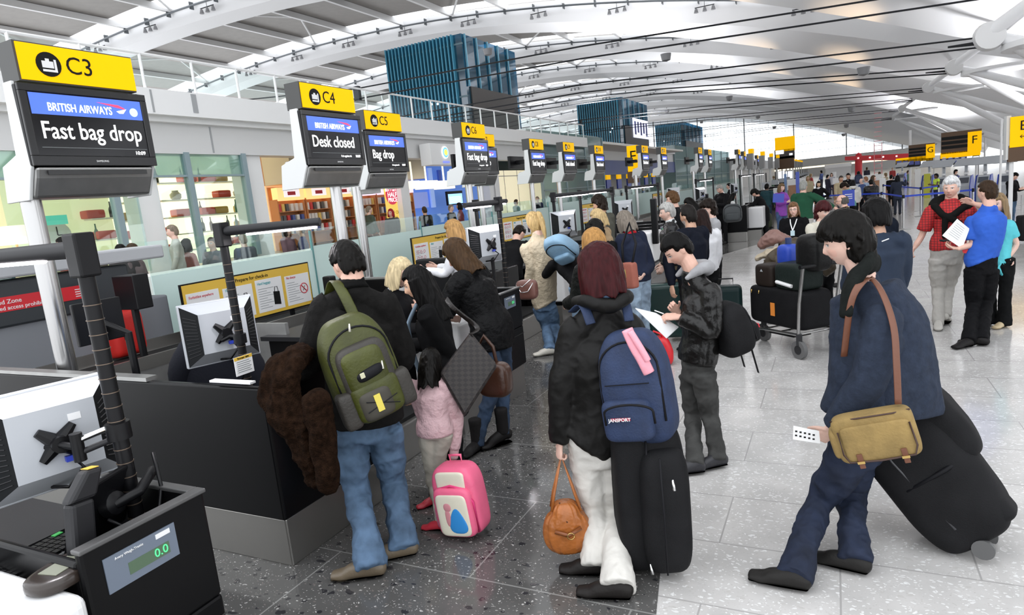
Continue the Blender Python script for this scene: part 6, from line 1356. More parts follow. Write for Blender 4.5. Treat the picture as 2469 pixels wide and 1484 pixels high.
def onp(x, y, off=0, P=P, vd=vd): r_ = ray(x, y); return CAM+r_*(((P+vd*off-CAM)@vd)/(r_@vd))
b = onp(1762, 790, -.02); bl2 = mat('black_canvas', (.012, .012, .013), .75, bump=(100, .3), var=.2)
bp = backpack(b, math.atan2(-vd[0], vd[1])-1.1, .25, (.15, .12, .19), bl2, bl2, 'black round backpack with small red label slung on the leather jacket man', 2)
m = MB(); q = [onp(1532, 745, -.25), onp(1582, 757, -.12), onp(1636, 790, -.1), onp(1607, 817, -.2)]; m.add(q+[a+V(0, 0, .006) for a in q], [(3, 2, 1, 0), (4, 5, 6, 7), (0, 1, 5, 4), (1, 2, 6, 5), (2, 3, 7, 6), (3, 0, 4, 7)]); tag(m.build('paper_sheet', paper), 'white sheet of paper held by the man in black leather jacket', 'paper')
m = MB(); m.tube([onp(1578, 749, -.13), onp(1600, 757, -.14)], .004, 8); tag(m.build('pen', paper), 'white pen between the fingers of the leather jacket man', 'pen')
# red bag on the floor beyond him, green case, black case
g = atz(1590, 880, 0); rbg = empty('red_bag', (g[0], g[1], 0), .3, 'bright red soft bag with dark print standing left of the leather jacket man', 'bag'); m = MB(); m.blob((0, 0, .16), (.16, .1, .17), .5, nu=26, nv=16, fn=lambda v: np.stack([v[:, 0]*(1-.3*np.clip(v[:, 2]/.17, 0, 1)), v[:, 1], v[:, 2]], 1)); m.build('pouch', mat('glossy_red', (.6, .012, .02), .35, bump=(8, .6)), rbg, True)
m = MB(); m.tube([(-.1, 0, .28), (-.04, -.05, .4), (.04, -.05, .36), (.06, 0, .28)], .014, 8); m.build('handle', MT['glossy_red'], rbg, True)
g = atz(1600, 865, 0); gc = empty('green_suitcase', (g[0]-.1, g[1]+.9, 0), math.atan2(-g[0], g[1]), 'dark green hard-sided suitcase standing behind the leather jacket man', 'suitcase'); m = MB(); m.box(-.3, .3, -.12, .12, .05, .75); m.build('shell', mat('bottle_green_shell', (.01, .045, .04), .3), gc, bevel=.06, seg=4)
m = MB(); m.box(-.305, .305, -.01, .01, .06, .755); m.build('rim', blackm, gc, bevel=.003)
g = atz(1765, 860, 0); g2 = empty('upright_suitcase', (g[0]-.1, g[1]+.6, 0), math.atan2(-g[0], g[1]), 'dark upright suitcase seen behind the back of the leather jacket man', 'suitcase'); m = MB(); m.box(-.2, .16, -.12, .12, .05, .72); m.build('shell', mat('black_green_shell', (.008, .02, .02), .35), g2, bevel=.06, seg=4)
m = MB(); m.tube([(-.1, 0, .7), (-.1, 0, .8), (.06, 0, .8), (.06, 0, .7)], .01, 8); m.build('handle', blackm, g2, 40)
# ---- coat man
cc_ = (.020, .028, .048)
pr, J = person('man with dark wavy hair in navy wool coat striding left with a boarding pass', (2038, 530), foot=(1965, 1390), face=88, near=2, skin='pale', hair=('mop', (.016, .010, .007)), topc=(cc_, 'fleece', 'coat'), botc=((.012, .018, .038), 'denim', .03), shoes=(.018, .017, .016), hairthick=.022, fold=.006,
    pose=dict(lean=-2, hp=14, hy=-2, curlL=.75, handL=(.1, .6, -.8)), build=1.15, ov=dict(neck=(2082, 672, 0), sL=(2128, 775, -.16), sR=(2095, 745, .22), eL=(2095, 915, -.2), wL=(2008, 1030, -.16), eR=(2190, 880, .22), wR=(2212, 1005, .25), chest=(2095, 810, 0), waist=(2095, 920, 0), pel=(2085, 1000, 0), hem=(2090, 1035, 0), hL=(2060, 1080, -.07), hR=(2062, 1080, .08), kL=(1975, 1215, -.07), kR=(2052, 1195, .08), aL=(1915, 1375, .1, 'z'), aR=(2060, 1335, .1, 'z'), tL=(1810, 1385), tR=(1960, 1340)), flare=.0)
P = near(J, 'chest'); vd = nrm(V(P[0], P[1], 0))
def onp(x, y, off=0): r_ = ray(x, y); return CAM+r_*(((P+vd*off-CAM)@vd)/(r_@vd))
ro = J['_root']
q = [onp(2085, 700, .05)-ro, onp(2118, 800, .04)-ro, onp(2128, 900, .04)-ro, onp(2125, 985, .04)-ro]
fuse('coat_skirt', [loft(q, [(.17, .13), (.235, .18), (.27, .2), (.30, .2)], ref=RR, n=28, sub=6, cap=.06)], .01, clothmat(cc_, 'fleece'), pr, 5, fold=.01, fscale=6)
q = [onp(x, y, o_)-ro for x, y, o_ in ((2040, 760, -.22), (2052, 690, -.16), (2090, 640, -.1), (2108, 635, .08))]
fuse('collar', [loft(q, [(.022, .045), (.03, .055), (.034, .06), (.03, .05)], ref=RR, n=14, sub=5)], .008, clothmat((.022, .026, .024), 'fleece'), pr, 3, fold=.006)
sl = mat('saddle_strap', (.14, .05, .025), .45, bump=(40, .2))
# messenger bag
mb_ = onp(2110, 1048, -.34); mg = empty('messenger_bag', mb_, math.atan2(-vd[0], vd[1]), 'khaki canvas messenger bag with leather piping, worn by the man in navy coat', 'shoulder bag'); mg.rotation_euler = (0, -.27, mg.rotation_euler[2])
kh = mat('khaki_canvas', (.26, .175, .06), .85, bump=(70, .35), var=.22, vs=10); pip = mat('dark_brown_piping', (.05, .022, .015), .5)
m = MB(); m.blob((0, 0, 0), (.175, .06, .115), .3, .35, nu=40, nv=26); m.build('pouch', kh, mg, True)
m = MB(); m.blob((.008, -.045, -.012), (.150, .028, .088), .25, .3, nu=36, nv=20); fl = m.build('front_flap', kh, mg, True)
m = MB(); m.tube([(-.145, -.072, .06), (-.148, -.076, -.05), (-.13, -.076, -.092), (0, -.078, -.098), (.14, -.076, -.092), (.158, -.076, -.05), (.155, -.072, .06)], .0045, 6); m.build('piping', pip, fl, True)
m = MB(); m.tube([(-.17, -.02, .1), (-.05, -.055, .108), (.1, -.055, .106), (.17, -.02, .1)], .004, 6); m.build('zip', pip, mg, True)
for x in (-.085, .1): m = MB(); m.box(x-.012, x+.012, -.083, -.074, -.125, -.055); o = m.build('buckle_strap', sl, mg, bevel=.002); m = MB(); m.box(x-.016, x+.016, -.088, -.082, -.1, -.088); m.build('buckle', MT['brass'], o)
for x in (-.165,): m = MB(); m.blob((x, 0, -.01), (.03, .05, .075), .5, nu=18, nv=12); m.build('side_pocket', kh, mg, True)
pts = [onp(x, y, o_)-mb_ for x, y, o_ in ((2166, 975, -.34), (2162, 880, -.32), (2155, 790, -.27), (2130, 712, -.18), (2100, 672, -.10), (2072, 688, -.2), (2050, 740, -.24), (2035, 860, -.2))]
rebase(strap('shoulder_strap', pts, .017, sl, None, RR, .004), mg); mg.children[-1].matrix_parent_inverse = mg.children[-1].matrix_parent_inverse
# boarding pass
q = [onp(1913, 1027, -.3), onp(1975, 1040, -.26), onp(1978, 1070, -.26), onp(1912, 1060, -.3)]; bpm = MB(); bpm.add(q+[a-vd*.002 for a in q], [(0, 1, 2, 3), (7, 6, 5, 4), (0, 4, 5, 1), (2, 6, 7, 3), (1, 5, 6, 2), (3, 7, 4, 0)]); bpo = tag(bpm.build('boarding_pass', paper), 'white boarding pass with black print in the hand of the man in navy coat', 'boarding pass')
m = MB()
for i in range(5):
    for j in range(2): c = q[0]+(q[1]-q[0])*(.12+.17*i)+(q[3]-q[0])*(.35+.3*j)-vd*.004; m.box(c[0]-.005, c[0]+.005, c[1]-.001, c[1]+.001, c[2]-.004, c[2]+.004)
m.build('print', ink, bpo)
# rolling bag
h0 = onp(2150, 1030, .25); g = atz(2375, 1332, 0); ax_ = nrm(h0-(g+V(0, 0, .1))); 
rb_ = empty('rolling_duffel', g, 0, 'huge black wheeled holdall trailed behind the man in navy coat', 'holdall')
Z = ax_; X_ = nrm(np.cross(vd, Z)); Y_ = np.cross(Z, X_); Ln = 1.0
lenp = np.linalg.norm(h0-g)
def rf(v):
    t = v[:, 2]/.47; v[:, 0] += .05*np.cos(t*1.6)*(v[:, 0] > 0); v[:, :2] *= (1-.22*np.clip(t, 0, 1)**2)[:, None]; th = np.arctan2(v[:, 1], v[:, 0]); v[:, :2] *= (1+.02*np.sin(th*5+t*7))[:, None]; return v
m = MB(); m.blob(Z*.50+V(0, 0, .07)-X_*(-.0), (.215, .19, .50), .38, .55, nu=48, nv=40, M=ax(X_, Y_, Z), fn=rf); mc = m.build('main_compartment', bf, rb_, True)
sgx = 1 if (X_@V(0, 0, 1)) > 0 else -1
m = MB(); m.blob(Z*.62+V(0, 0, .1)+X_*.14*sgx, (.13, .15, .30), .4, .5, nu=34, nv=26, M=ax(X_, Y_, Z), fn=rf); m.build('top_pocket', bf, rb_, True)
m = MB(); m.blob(Z*.08+V(0, 0, .1)+X_*.1*sgx, (.1, .14, .07), .5, .5, nu=26, nv=16, M=ax(X_, Y_, Z)); m.build('end_pocket', bf, rb_, True)
m = MB(); m.tube([Z*.1+V(0, 0, .1)-Y_*.168-X_*.06*sgx, Z*.5+V(0, 0, .1)-Y_*.178-X_*.08*sgx, Z*.9+V(0, 0, .1)-Y_*.15-X_*.05*sgx], .008, 6); m.build('seam_piping', mat('piping_grey', (.05, .05, .055), .4), mc, True)
for s_ in (-.13, .13):
    m = MB(); m.lathe([(.015, -.02), (.05, -.02), (.05, .02), (.015, .02)], n=20); v = m.v[-1]; m.v[-1] = V(*[Y_*(q_[2]+s_)+V(0, 0, 1)*(q_[0]+.052)+np.cross(Y_, V(0, 0, 1))*q_[1] for q_ in v]); m.build('wheel', MT['wheel_grey'], rb_, 40)
for s_ in (-.08, .08): m = MB(); m.tube([Z*.9+Y_*s_+V(0, 0, .06), Z*(lenp+.02)+Y_*s_+V(0, 0, .03)], .008, 8); m.build('pull_bar', dgrey, rb_, 40)
m = MB(); m.tube([Z*(lenp+.02)+Y_*-.09+V(0, 0, .03), Z*(lenp+.02)+Y_*.09+V(0, 0, .03)], .014, 8); m.build('grip', blackm, rb_, 40)
for t in (.35, .62): m = MB(); m.tube([Z*t+V(0, 0, .1)+V(*(X_*a_*sgx+Y_*b_)) for a_, b_ in ((-.12, -.17), (.1, -.19), (.235, -.1), (.26, .02))], .012, 6); m.build('strap', MT['zip_black'], rb_, True)
# ---------------- people further off ----------------
K = (.014, .014, .016); DK = (.012, .01, .008); JN = ((.07, .12, .2), 'denim', .01)
def P_(*a, **k): return person(*a, **k)
def bagat(px, py, d, size, mt, label, kind=2, name=None, yaw=None, tilt=0):
    p = CAM+ray(px, py)*d; va = math.atan2(-p[0], p[1]) if yaw is None else yaw
    return backpack(p, va+math.pi, tilt, size, mt, mt, label, kind)
# staff behind the desks
P_('blonde check-in assistant in black jacket and white shirt, behind the nearest desks', (962, 628), d=5.35, H=1.66, face=-125, near=1, skin='pale', female=True, hair=('bob', (.62, .50, .30)), topc=(K, 'cloth', 'jacket'), collar=((.7, .7, .7), 'cloth', .03), legs=False, hairthick=.02, pose=dict(hp=20, aL=(30, 5, 60, 0), aR=(30, 5, 60, 0)))
P_('check-in assistant with honey blonde bobbed hair and white blouse', (1092, 536), d=7.2, H=1.66, face=70, near=1, skin='fair', female=True, hair=('bob', (.42, .24, .09)), topc=((.72, .72, .74), 'cloth', 'blouse'), legs=False, hairthick=.022, hairwide=1.1, pose=dict(hp=12, aL=(30, 5, 70, 0), aR=(30, 5, 70, 0)))
P_('dark-haired check-in man in black bending over his desk', (1250, 545), d=9.3, H=1.66, face=-35, near=1, skin='fair', hair=('short', (.03, .018, .012)), topc=(K, 'cloth', 'jacket'), legs=False, pose=dict(lean=22, hp=40, aL=(40, 5, 40, 0), aR=(40, 5, 40, 0)))
P_('seated staff woman with straight dark hair near the curly-haired man', (1662, 478), d=13.2, H=1.66, face=95, near=0, skin='asian', female=True, hair=('long', DK), topc=(K, 'cloth', 'jacket'), legs=False, pose=dict(hp=35))
P_('staff member in white shirt with dark hair behind the far desk', (1767, 467), d=22, H=1.66, face=-70, near=0, skin='fair', female=True, hair=('long', DK), topc=((.75, .75, .75), 'cloth', 'shirt'), legs=False, pose=dict(hp=20))
P_('small dark-suited staff man beyond the grey-haired man in black suit', (1757, 443), d=26, face=85, near=0, skin='fair', hair=('short', DK), topc=(K, 'cloth', 'jacket'), botc=(K, 'cloth'), collar=((.7, .7, .7),))
# passengers at the desks
pr, J = P_('blonde woman with ponytail in beige quilted jacket and jeans', (1285, 516), foot=(1330, 850), face=42, near=2, vox=.01, skin='pale', female=True, hair=('pony', (.52, .36, .16)), topc=((.50, .42, .30), 'quilt', 'jacket'), botc=((.09, .15, .24), 'denim', .02), shoes=(.6, .57, .5), hemlen=.12, hairthick=.02,
    pose=dict(lean=14, hp=10), ov=dict(pel=(1312, 720, 0), hem=(1318, 735, 0), hL=(1300, 740, 0), hR=(1325, 740, 0), kL=(1318, 790, 0), kR=(1338, 785, .05), aL=(1325, 838, .1, 'z'), aR=(1345, 825, .1, 'z'), tL=(1298, 855), tR=(1310, 822), eL=(1282, 640, -.12), wL=(1275, 690, -.05), sL=(1268, 600, -.08), sR=(1310, 590, .1)))
b = CAM+ray(1270, 690)*7.1; h = empty('chain_handbag', b, 0, 'mauve handbag with silver chains on the arm of the blonde woman in beige', 'handbag'); m = MB(); m.blob((0, 0, -.04), (.12, .07, .11), .5, nu=24, nv=16); m.build('pouch', mat('mauve_leather', (.17, .075, .06), .4, bump=(12, .6)), h, True)
m = MB(); m.tube([(-.1, -.06, .02), (-.03, -.09, -.06), (.05, -.09, -.05), (.1, -.05, .04)], .006, 6); m.tube([(-.1, -.05, .04), (-.02, -.07, .0), (.08, -.06, .08)], .005, 6); m.build('chain', chrome, h, True)
pr, J = P_('person in black jacket and pale jeans bending under a light blue backpack', (1350, 585), d=8.2, H=1.72, face=25, near=1, skin='fair', hair=('short', (.05, .03, .02)), topc=(K, 'cloth', 'jacket'), botc=((.18, .26, .36), 'denim'), pose=dict(lean=62, hp=10, aL=(60, 5, 30, 0), aR=(60, 5, 30, 0)))
lb = mat('light_blue_nylon', (.25, .42, .58), .5, bump=(40, .3), var=.1)
bp = backpack(CAM+ray(1352, 598)*7.75, 3.0, -.95, (.16, .11, .22), lb, lb, 'light blue backpack on the bending person beside the blonde ponytail woman', 3, roll=.3)
pr, J = P_('woman with long golden hair, white hood and black padded vest', (1430, 560), d=5.6, H=1.66, face=28, near=2, vox=.011, voxh=.006, skin='fair', female=True, hair=('long', (.42, .22, .07)), topc=((.016, .018, .016), 'quilt', 'vest'), botc=((.05, .07, .1), 'denim'), hood=(.6, .6, .6), hairthick=.026, hairlen=.18, hairwide=1.15, pose=dict(lean=4, hp=10, aL=(20, 5, 50, 0), aR=(20, 5, 50, 0)))
P_('dark-haired person with short black hair in a black jacket, between two blonde women', (1434, 534), d=7.4, H=1.62, face=35, near=1, skin='fair', hair=('mop', DK), topc=(K, 'cloth', 'jacket'), botc=(K, 'cloth'), pose=dict(lean=5, hp=10))
P_('blonde woman with short wavy hair looking left, behind the dark-haired person', (1440, 507), d=8.6, H=1.66, face=75, near=1, skin='pale', female=True, hair=('bob', (.55, .40, .2)), topc=((.4, .28, .16), 'cloth', 'jacket'), botc=(K, 'cloth'), pose=dict(lean=5, hp=15))
P_('man with collar-length dark hair in olive grey coat, from behind', (1443, 474), d=10.4, face=55, near=1, skin='tan', hair=('mop', (.035, .02, .012)), topc=((.07, .07, .055), 'cloth', 'coat'), botc=(K, 'cloth'), hemlen=.2, pose=dict(lean=6, hp=8))
pr, J = P_('woman with short grey hair, red roll-neck and navy sweater', (1506, 513), d=7.6, H=1.68, face=50, near=2, vox=.011, voxh=.006, skin='pale', female=True, hair=('bob', (.20, .17, .14)), topc=((.010, .015, .035), 'knit', 'sweater'), botc=((.25, .33, .42), 'denim'), collar=((.6, .02, .03), 'knit', .06), build=1.2, hairthick=.02, hairwide=1.05, pose=dict(lean=8, hp=14, aR=(10, 12, 70, 0), aL=(20, 5, 60, 0)), ov=dict(eR=(1565, 640, .0), wR=(1552, 662, -.2)))
b = CAM+ray(1515, 658)*6.9; h = empty('shoulder_bag', b, 0, 'terracotta cloth shoulder bag with gold patch on the grey-haired woman', 'shoulder bag'); m = MB(); m.blob((0, 0, -.03), (.10, .05, .14), .25, nu=24, nv=16); o = m.build('pouch', mat('terracotta_cloth', (.30, .09, .06), .7, bump=(20, .5), var=.1), h, True); h.rotation_euler = (0, -.05, -.45)
m = MB(); m.box(-.06, .01, -.056, -.05, -.05, .04); m.build('gold_patch', mat('gold_patch', (.45, .36, .12), .4), h); m = MB(); m.tube([(-.06, 0, .1), (-.1, .06, .3), (-.02, .12, .52), (.06, .1, .3), (.07, 0, .1)], .014, 6); m.build('strap', MT['zip_black'], h, True)
P_('silver-haired man in black jacket and pale shirt, in profile facing left', (1607, 493), d=8.8, face=95, near=2, vox=.011, voxh=.006, skin='pale', hair=('short', (.42, .41, .39)), topc=(K, 'leather', 'jacket'), botc=((.14, .11, .07), 'cloth'), collar=((.6, .62, .62), 'cloth', .045), hairthick=.02, build=1.1, pose=dict(hp=8, aL=(5, 6, 25, 0)))
P_('balding man with dark hair and white beard in navy sweater, from behind', (1657, 498), d=7.4, face=50, near=2, vox=.011, voxh=.006, skin='tan', hair=('recede', (.03, .025, .022)), topc=((.014, .018, .034), 'cloth', 'sweater'), botc=(K, 'cloth'), beard=(.5, .5, .5), build=1.25, pose=dict(hp=6, aL=(5, 8, 20, 0), palmL=(1, 0, 0), aR=(5, 8, 30, 0)), ov=dict(wL=(1620, 690, -.1), eL=(1612, 625, -.05)))
P_('woman with long dark brown hair in white top beside the balding man', (1692, 510), d=8.3, face=25, near=1, skin='fair', female=True, hair=('long', (.035, .012, .009)), topc=((.68, .68, .70), 'knit', 'top'), botc=(K, 'cloth'), hairlen=.2, hairthick=.022, build=1.15, pose=dict(hp=10))
pr, J = P_('dark-haired man with glasses in light grey sweater, facing left', (1707, 485), d=9.1, face=105, near=2, vox=.011, voxh=.006, skin='pale', hair=('mop', (.03, .02, .014)), topc=((.33, .33, .34), 'cloth', 'sweater'), botc=(K, 'denim'), pose=dict(hp=10)); glasses(pr, J)
P_('curly brown-haired man in black jacket facing left at a desk', (1620, 465), d=11.5, face=85, near=1, skin='fair', hair=('curly', (.14, .07, .03)), topc=(K, 'cloth', 'jacket'), botc=(K, 'cloth'), pose=dict(hp=10))
P_('grey-haired man in black suit and white shirt looking down at his hands', (1735, 447), foot=(1740, 592), face=135, near=1, skin='fair', hair=('short', (.3, .29, .27)), topc=(K, 'cloth', 'suit_jacket'), botc=(K, 'cloth'), collar=((.7, .7, .7), 'cloth', .03), pose=dict(hp=28, aL=(25, 5, 70, 30), aR=(25, 5, 70, 30)))
bagat(1766, 514, 14.2, (.2, .12, .2), mat('dark_grey_nylon', (.03, .035, .038), .6, bump=(40, .3)), 'dark grey shoulder pack hanging behind the man in black suit', 3)
P_('person with black hair in black coat bending over the white-fronted counter', (1820, 457), d=20.5, H=1.75, face=80, near=1, skin='fair', hair=('mop', DK), topc=(K, 'cloth', 'coat'), botc=((.02, .022, .025), 'cloth'), hemlen=.25, pose=dict(lean=24, hp=30, aL=(40, 5, 40, 0), aR=(40, 5, 40, 0)))
P_('tall black man in dark teal coat with yellow sleeve', (1849, 444), foot=(1852, 552), face=-25, near=1, skin='dark', hair=('short', (.008, .008, .008)), topc=((.012, .045, .055), 'cloth', 'coat'), botc=((.012, .02, .05), 'cloth'), hemlen=.25)
P_('woman with brown bob in purple coat and pink top holding a blue folder', (1884, 444), d=18.5, face=-135, near=1, skin='pale', female=True, hair=('bob', (.16, .10, .05)), topc=((.22, .035, .35), 'nylon', 'coat'), botc=((.05, .09, .18), 'denim'), hemlen=.12, pose=dict(aL=(25, 5, 75, 20), aR=(25, 5, 75, 20), hp=10))
p = CAM+ray(1877, 478)*17.9; m = MB(); m.box(-.15, .15, -.01, .01, -.12, .12); o = tag(m.build('folder', bluelam, loc=p), 'bright blue folder in the arms of the woman in purple coat', 'folder'); o.rotation_euler = (0, .1, .4)
P_('grey-haired man in dark green sweater stretching his arm out to the right', (1937, 438), d=14.5, face=-15, near=1, skin='fair', hair=('short', (.3, .3, .28)), topc=((.012, .07, .035), 'knit', 'sweater'), botc=((.45, .43, .4), 'cloth'), build=1.15, pose=dict(aR=(15, 55, 10, -50), aL=(10, 12, 20, 0)))
P_('female attendant in dark waistcoat and white shirt with hand on hip', (1974, 438), d=22.5, face=175, near=1, skin='asian', female=True, hair=('bob', DK), topc=(K, 'cloth', 'jacket'), botc=(K, 'cloth'), collar=((.75, .7, .7), 'cloth', .04), pose=dict(aL=(0, 38, 30, 60), aR=(5, 10, 30, 10)))
# trio behind the trolley
pr, J = P_('smiling woman with glasses, light brown hair, black cardigan and white lanyard', (1913, 491), d=10.0, face=172, near=2, vox=.011, voxh=.005, skin='pale', female=True, hair=('long', (.17, .09, .045)), topc=(K, 'knit', 'cardigan'), botc=(K, 'cloth'), hairlen=.15, hairthick=.02, build=1.15, pose=dict(hr=4)); glasses(pr, J)
strap('lanyard', [J['neck']-J['_side']*.05+J['_fw']*.03, J['neck']-J['_side']*.035+J['_fw']*.12-V(0, 0, .08), J['chest']+J['_fw']*.165+V(0, 0, -.03)], .008, paper, pr, J['_side'], .004); strap('lanyard', [J['neck']+J['_side']*.05+J['_fw']*.03, J['neck']+J['_side']*.035+J['_fw']*.12-V(0, 0, .08), J['chest']+J['_fw']*.17+V(0, 0, -.03)], .008, paper, pr, J['_side'], .004)
q = J['chest']+J['_fw']*.175-V(0, 0, .07); m = MB(); m.box(q[0]-.03, q[0]+.03, q[1]-.006, q[1]+.006, q[2]-.04, q[2]+.04); m.build('name_badge', mat('badge_pale', (.5, .65, .7), .3), pr)
P_('woman with short dark red hair and white blouse with black floral print', (1984, 492), foot=(1955, 800), face=-140, near=2, vox=.011, voxh=.005, skin='pale', female=True, hair=('mop', (.07, .012, .014)), topc=((.60, .57, .48), 'cloth', 'blouse'), botc=(K, 'denim'), hairthick=.022, pose=dict(hp=12, aL=(20, 8, 40, 0), aR=(20, 8, 40, 0)), hemlen=.08, sleeves=1, build=1.1)
pr, J = P_('bearded balding man with glasses in tan leather jacket, facing left', (2030, 470), d=10.6, face=85, near=2, vox=.011, voxh=.005, skin='fair', hair=('bald', (.12, .11, .10)), topc=((.22, .12, .055), 'leather', 'jacket'), botc=(K, 'denim'), beard=(.42, .40, .38), pose=dict(hp=8), collar=((.01, .01, .01), 'cloth', .03)); glasses(pr, J)
P_('man with thick curly black hair in navy top, right behind the man in navy coat', (2112, 497), d=6.0, H=1.78, face=20, near=2, vox=.011, voxh=.006, skin='tan', hair=('curly', (.008, .007, .006)), topc=((.018, .028, .05), 'knit', 'top'), botc=(K, 'denim'), build=1.3, hairthick=.03, hairwide=1.15, pose=dict(hp=8, lean=2, aL=(10, 6, 30, 0)))
m = MB(); p = CAM+ray(2134, 580)*5.72; m.tube([(-.025, 0, -.008), (.03, .01, .012)], .005, 6); tag(m.build('zip_tab', paper, loc=p), 'tiny white tab on the nape of the curly-haired man in navy top', 'tab')
P_('dark-haired man with bald spot in navy jacket beside the curly-haired man', (2106, 481), d=7.2, face=35, near=1, skin='tan', hair=('recede', (.02, .014, .01)), topc=((.012, .018, .034), 'cloth', 'jacket'), botc=(K, 'cloth'), build=1.35, pose=dict(hp=10))
# right hand trio
pr, J = P_('white-haired man in red checked shirt with dark sweater tied over his shoulders', (2293, 431), foot=(2265, 795), face=168, near=2, skin='fair', hair=('short', (.62, .62, .62)), topc=((.55, .02, .018), 'cloth', 'checked_shirt'), botc=((.42, .40, .37), 'cloth', .01), shoes=(.5, .48, .44), sleeves=.75, hairthick=.024, build=1.12, hemlen=-.05,
    pose=dict(hr=-2, hp=4, curlR=.8), ov=dict(sR=(2246, 510, 0), sL=(2338, 512, 0), eR=(2222, 570, 0), wR=(2205, 598, -.05), eL=(2350, 575, .1), wL=(2318, 630, .05), kR=(2262, 700, 0), kL=(2285, 695, .1), aR=(2262, 775, .08, 'z'), aL=(2280, 752, .16, 'z'), tR=(2262, 798), tL=(2300, 745), hR=(2262, 625, 0), hL=(2300, 625, .05), pel=(2285, 590, 0), hem=(2285, 598, 0)))
sw = clothmat((.016, .016, .015), 'knit'); s_ = J['_side']; f_ = J['_fw']; nk = J['neck']
fuse('tied_sweater', [loft([nk-s_*.17-V(0, 0, .10)+f_*.06, nk-s_*.15-V(0, 0, .04), nk-s_*.08+V(0, 0, .02)-f_*.05, nk-f_*.09+V(0, 0, .02), nk+s_*.08+V(0, 0, .02)-f_*.05, nk+s_*.15-V(0, 0, .04), nk+s_*.16-V(0, 0, .10)+f_*.06], [(.04, .06), (.05, .07), (.045, .05), (.045, .05), (.045, .05), (.05, .07), (.04, .06)], ref=f_, n=16, sub=4),
    loft([nk-s_*.15-V(0, 0, .06)+f_*.09, nk-s_*.05-V(0, 0, .16)+f_*.15, nk+s_*.02-V(0, 0, .2)+f_*.16, nk+s_*.03-V(0, 0, .42)+f_*.16], [.04, .035, .035, .028], n=12, sub=4), loft([nk+s_*.15-V(0, 0, .06)+f_*.09, nk+s_*.06-V(0, 0, .15)+f_*.15, nk-s_*.02-V(0, 0, .19)+f_*.17, nk-s_*.12-V(0, 0, .26)+f_*.14], [.04, .035, .035, .028], n=12, sub=4)], .009, sw, pr, 4, fold=.006)
fuse('belt', [loft([J['pel']+V(0, 0, .045), J['pel']+V(0, 0, .075)], [(.178, .135), (.178, .135)], ref=s_, n=24, sub=2, cap=.05)], .008, clothmat((.012, .01, .01), 'leather'), pr, 2)
ckm = bpy.data.materials.new('red_check'); ckm.use_nodes = True; nt = ckm.node_tree; br = nt.nodes.new('ShaderNodeTexBrick'); br.offset = 0; br.inputs['Scale'].default_value = 34; br.inputs['Brick Width'].default_value = 1; br.inputs['Row Height'].default_value = 1; br.inputs['Mortar Size'].default_value = .09
br.inputs[1].default_value = (.5, .02, .02, 1); br.inputs[2].default_value = (.42, .015, .015, 1); br.inputs[3].default_value = (.08, .01, .015, 1); tc_ = nt.nodes.new('ShaderNodeTexCoord'); mp_ = nt.nodes.new('ShaderNodeMapping'); mp_.inputs['Rotation'].default_value = (1.5708, 0, 0)
nt.links.new(tc_.outputs['Object'], mp_.inputs[0]); nt.links.new(mp_.outputs[0], br.inputs[0]); nt.links.new(br.outputs[0], nt.nodes['Principled BSDF'].inputs['Base Color']); nt.nodes['Principled BSDF'].inputs['Roughness'].default_value = .8
for ch in pr.children:
    if ch.name.startswith('checked_shirt'): ch.data.materials[0] = ckm
pr, J = P_('young man in royal blue polo shirt and dark trousers with papers, back half turned', (2380, 439), foot=(2350, 825), face=50, near=2, skin='fair', hair=('short', (.05, .028, .015)), topc=((.025, .10, .48), 'cloth', 'polo_shirt'), botc=((.010, .010, .012), 'cloth', .02), shoes=(.012, .011, .011), sleeves=.8, hairthick=.014, build=1.1,
    pose=dict(hp=2, curlL=.6, curlR=.35, handL=(-.2, 1, .2), palmL=(0, -.2, 1)), ov=dict(sL=(2345, 535, -.05), eL=(2345, 588, -.08), wL=(2310, 600, -.15), sR=(2398, 528, .15), eR=(2375, 500, .45), wR=(2350, 492, .5), pel=(2366, 622, 0), hem=(2368, 628, 0), hL=(2350, 650, -.04), hR=(2384, 650, .06), kL=(2346, 740, -.03), kR=(2378, 735, .05), aL=(2336, 815, .1, 'z'), aR=(2366, 812, .1, 'z'), tL=(2298, 838), tR=(2330, 825)))
P = near(J, 'chest'); vd = nrm(V(P[0], P[1], 0))
q = [onp(2308, 528, -.3), onp(2345, 552, -.2), onp(2325, 600, -.2), onp(2272, 566, -.3)] if 0 else [CAM+ray(x, y)*(((P+vd*o_-CAM)@vd)/(ray(x, y)@vd)) for x, y, o_ in ((2308, 528, -.15), (2338, 552, -.1), (2320, 600, -.12), (2272, 568, -.2))]
m = MB(); m.add(q+[a-vd*.012 for a in q], [(0, 1, 2, 3), (7, 6, 5, 4), (0, 4, 5, 1), (2, 6, 7, 3), (1, 5, 6, 2), (3, 7, 4, 0)]); po = tag(m.build('paper_stack', paper), 'stack of white printed papers held by the man in blue polo', 'papers')
for k in range(7): a = q[0]+(q[3]-q[0])*(.15+.1*k); b = q[1]+(q[2]-q[1])*(.15+.1*k); m = MB(); m.tube([a*.85+b*.15-vd*.0135, a*.3+b*.7-vd*.0135], .0012, 4); m.build('text_line', greyink, po)
q = [CAM+ray(x, y)*(((P+vd*-.08-CAM)@vd)/(ray(x, y)@vd)) for x, y in ((2318, 598), (2342, 602), (2335, 612), (2322, 610))]; m = MB(); m.add(q+[a-vd*.01 for a in q], [(0, 1, 2, 3), (7, 6, 5, 4), (0, 4, 5, 1), (2, 6, 7, 3), (1, 5, 6, 2), (3, 7, 4, 0)]); tag(m.build('red_folder', redsign), 'red folder edge under the papers of the man in blue polo', 'folder')
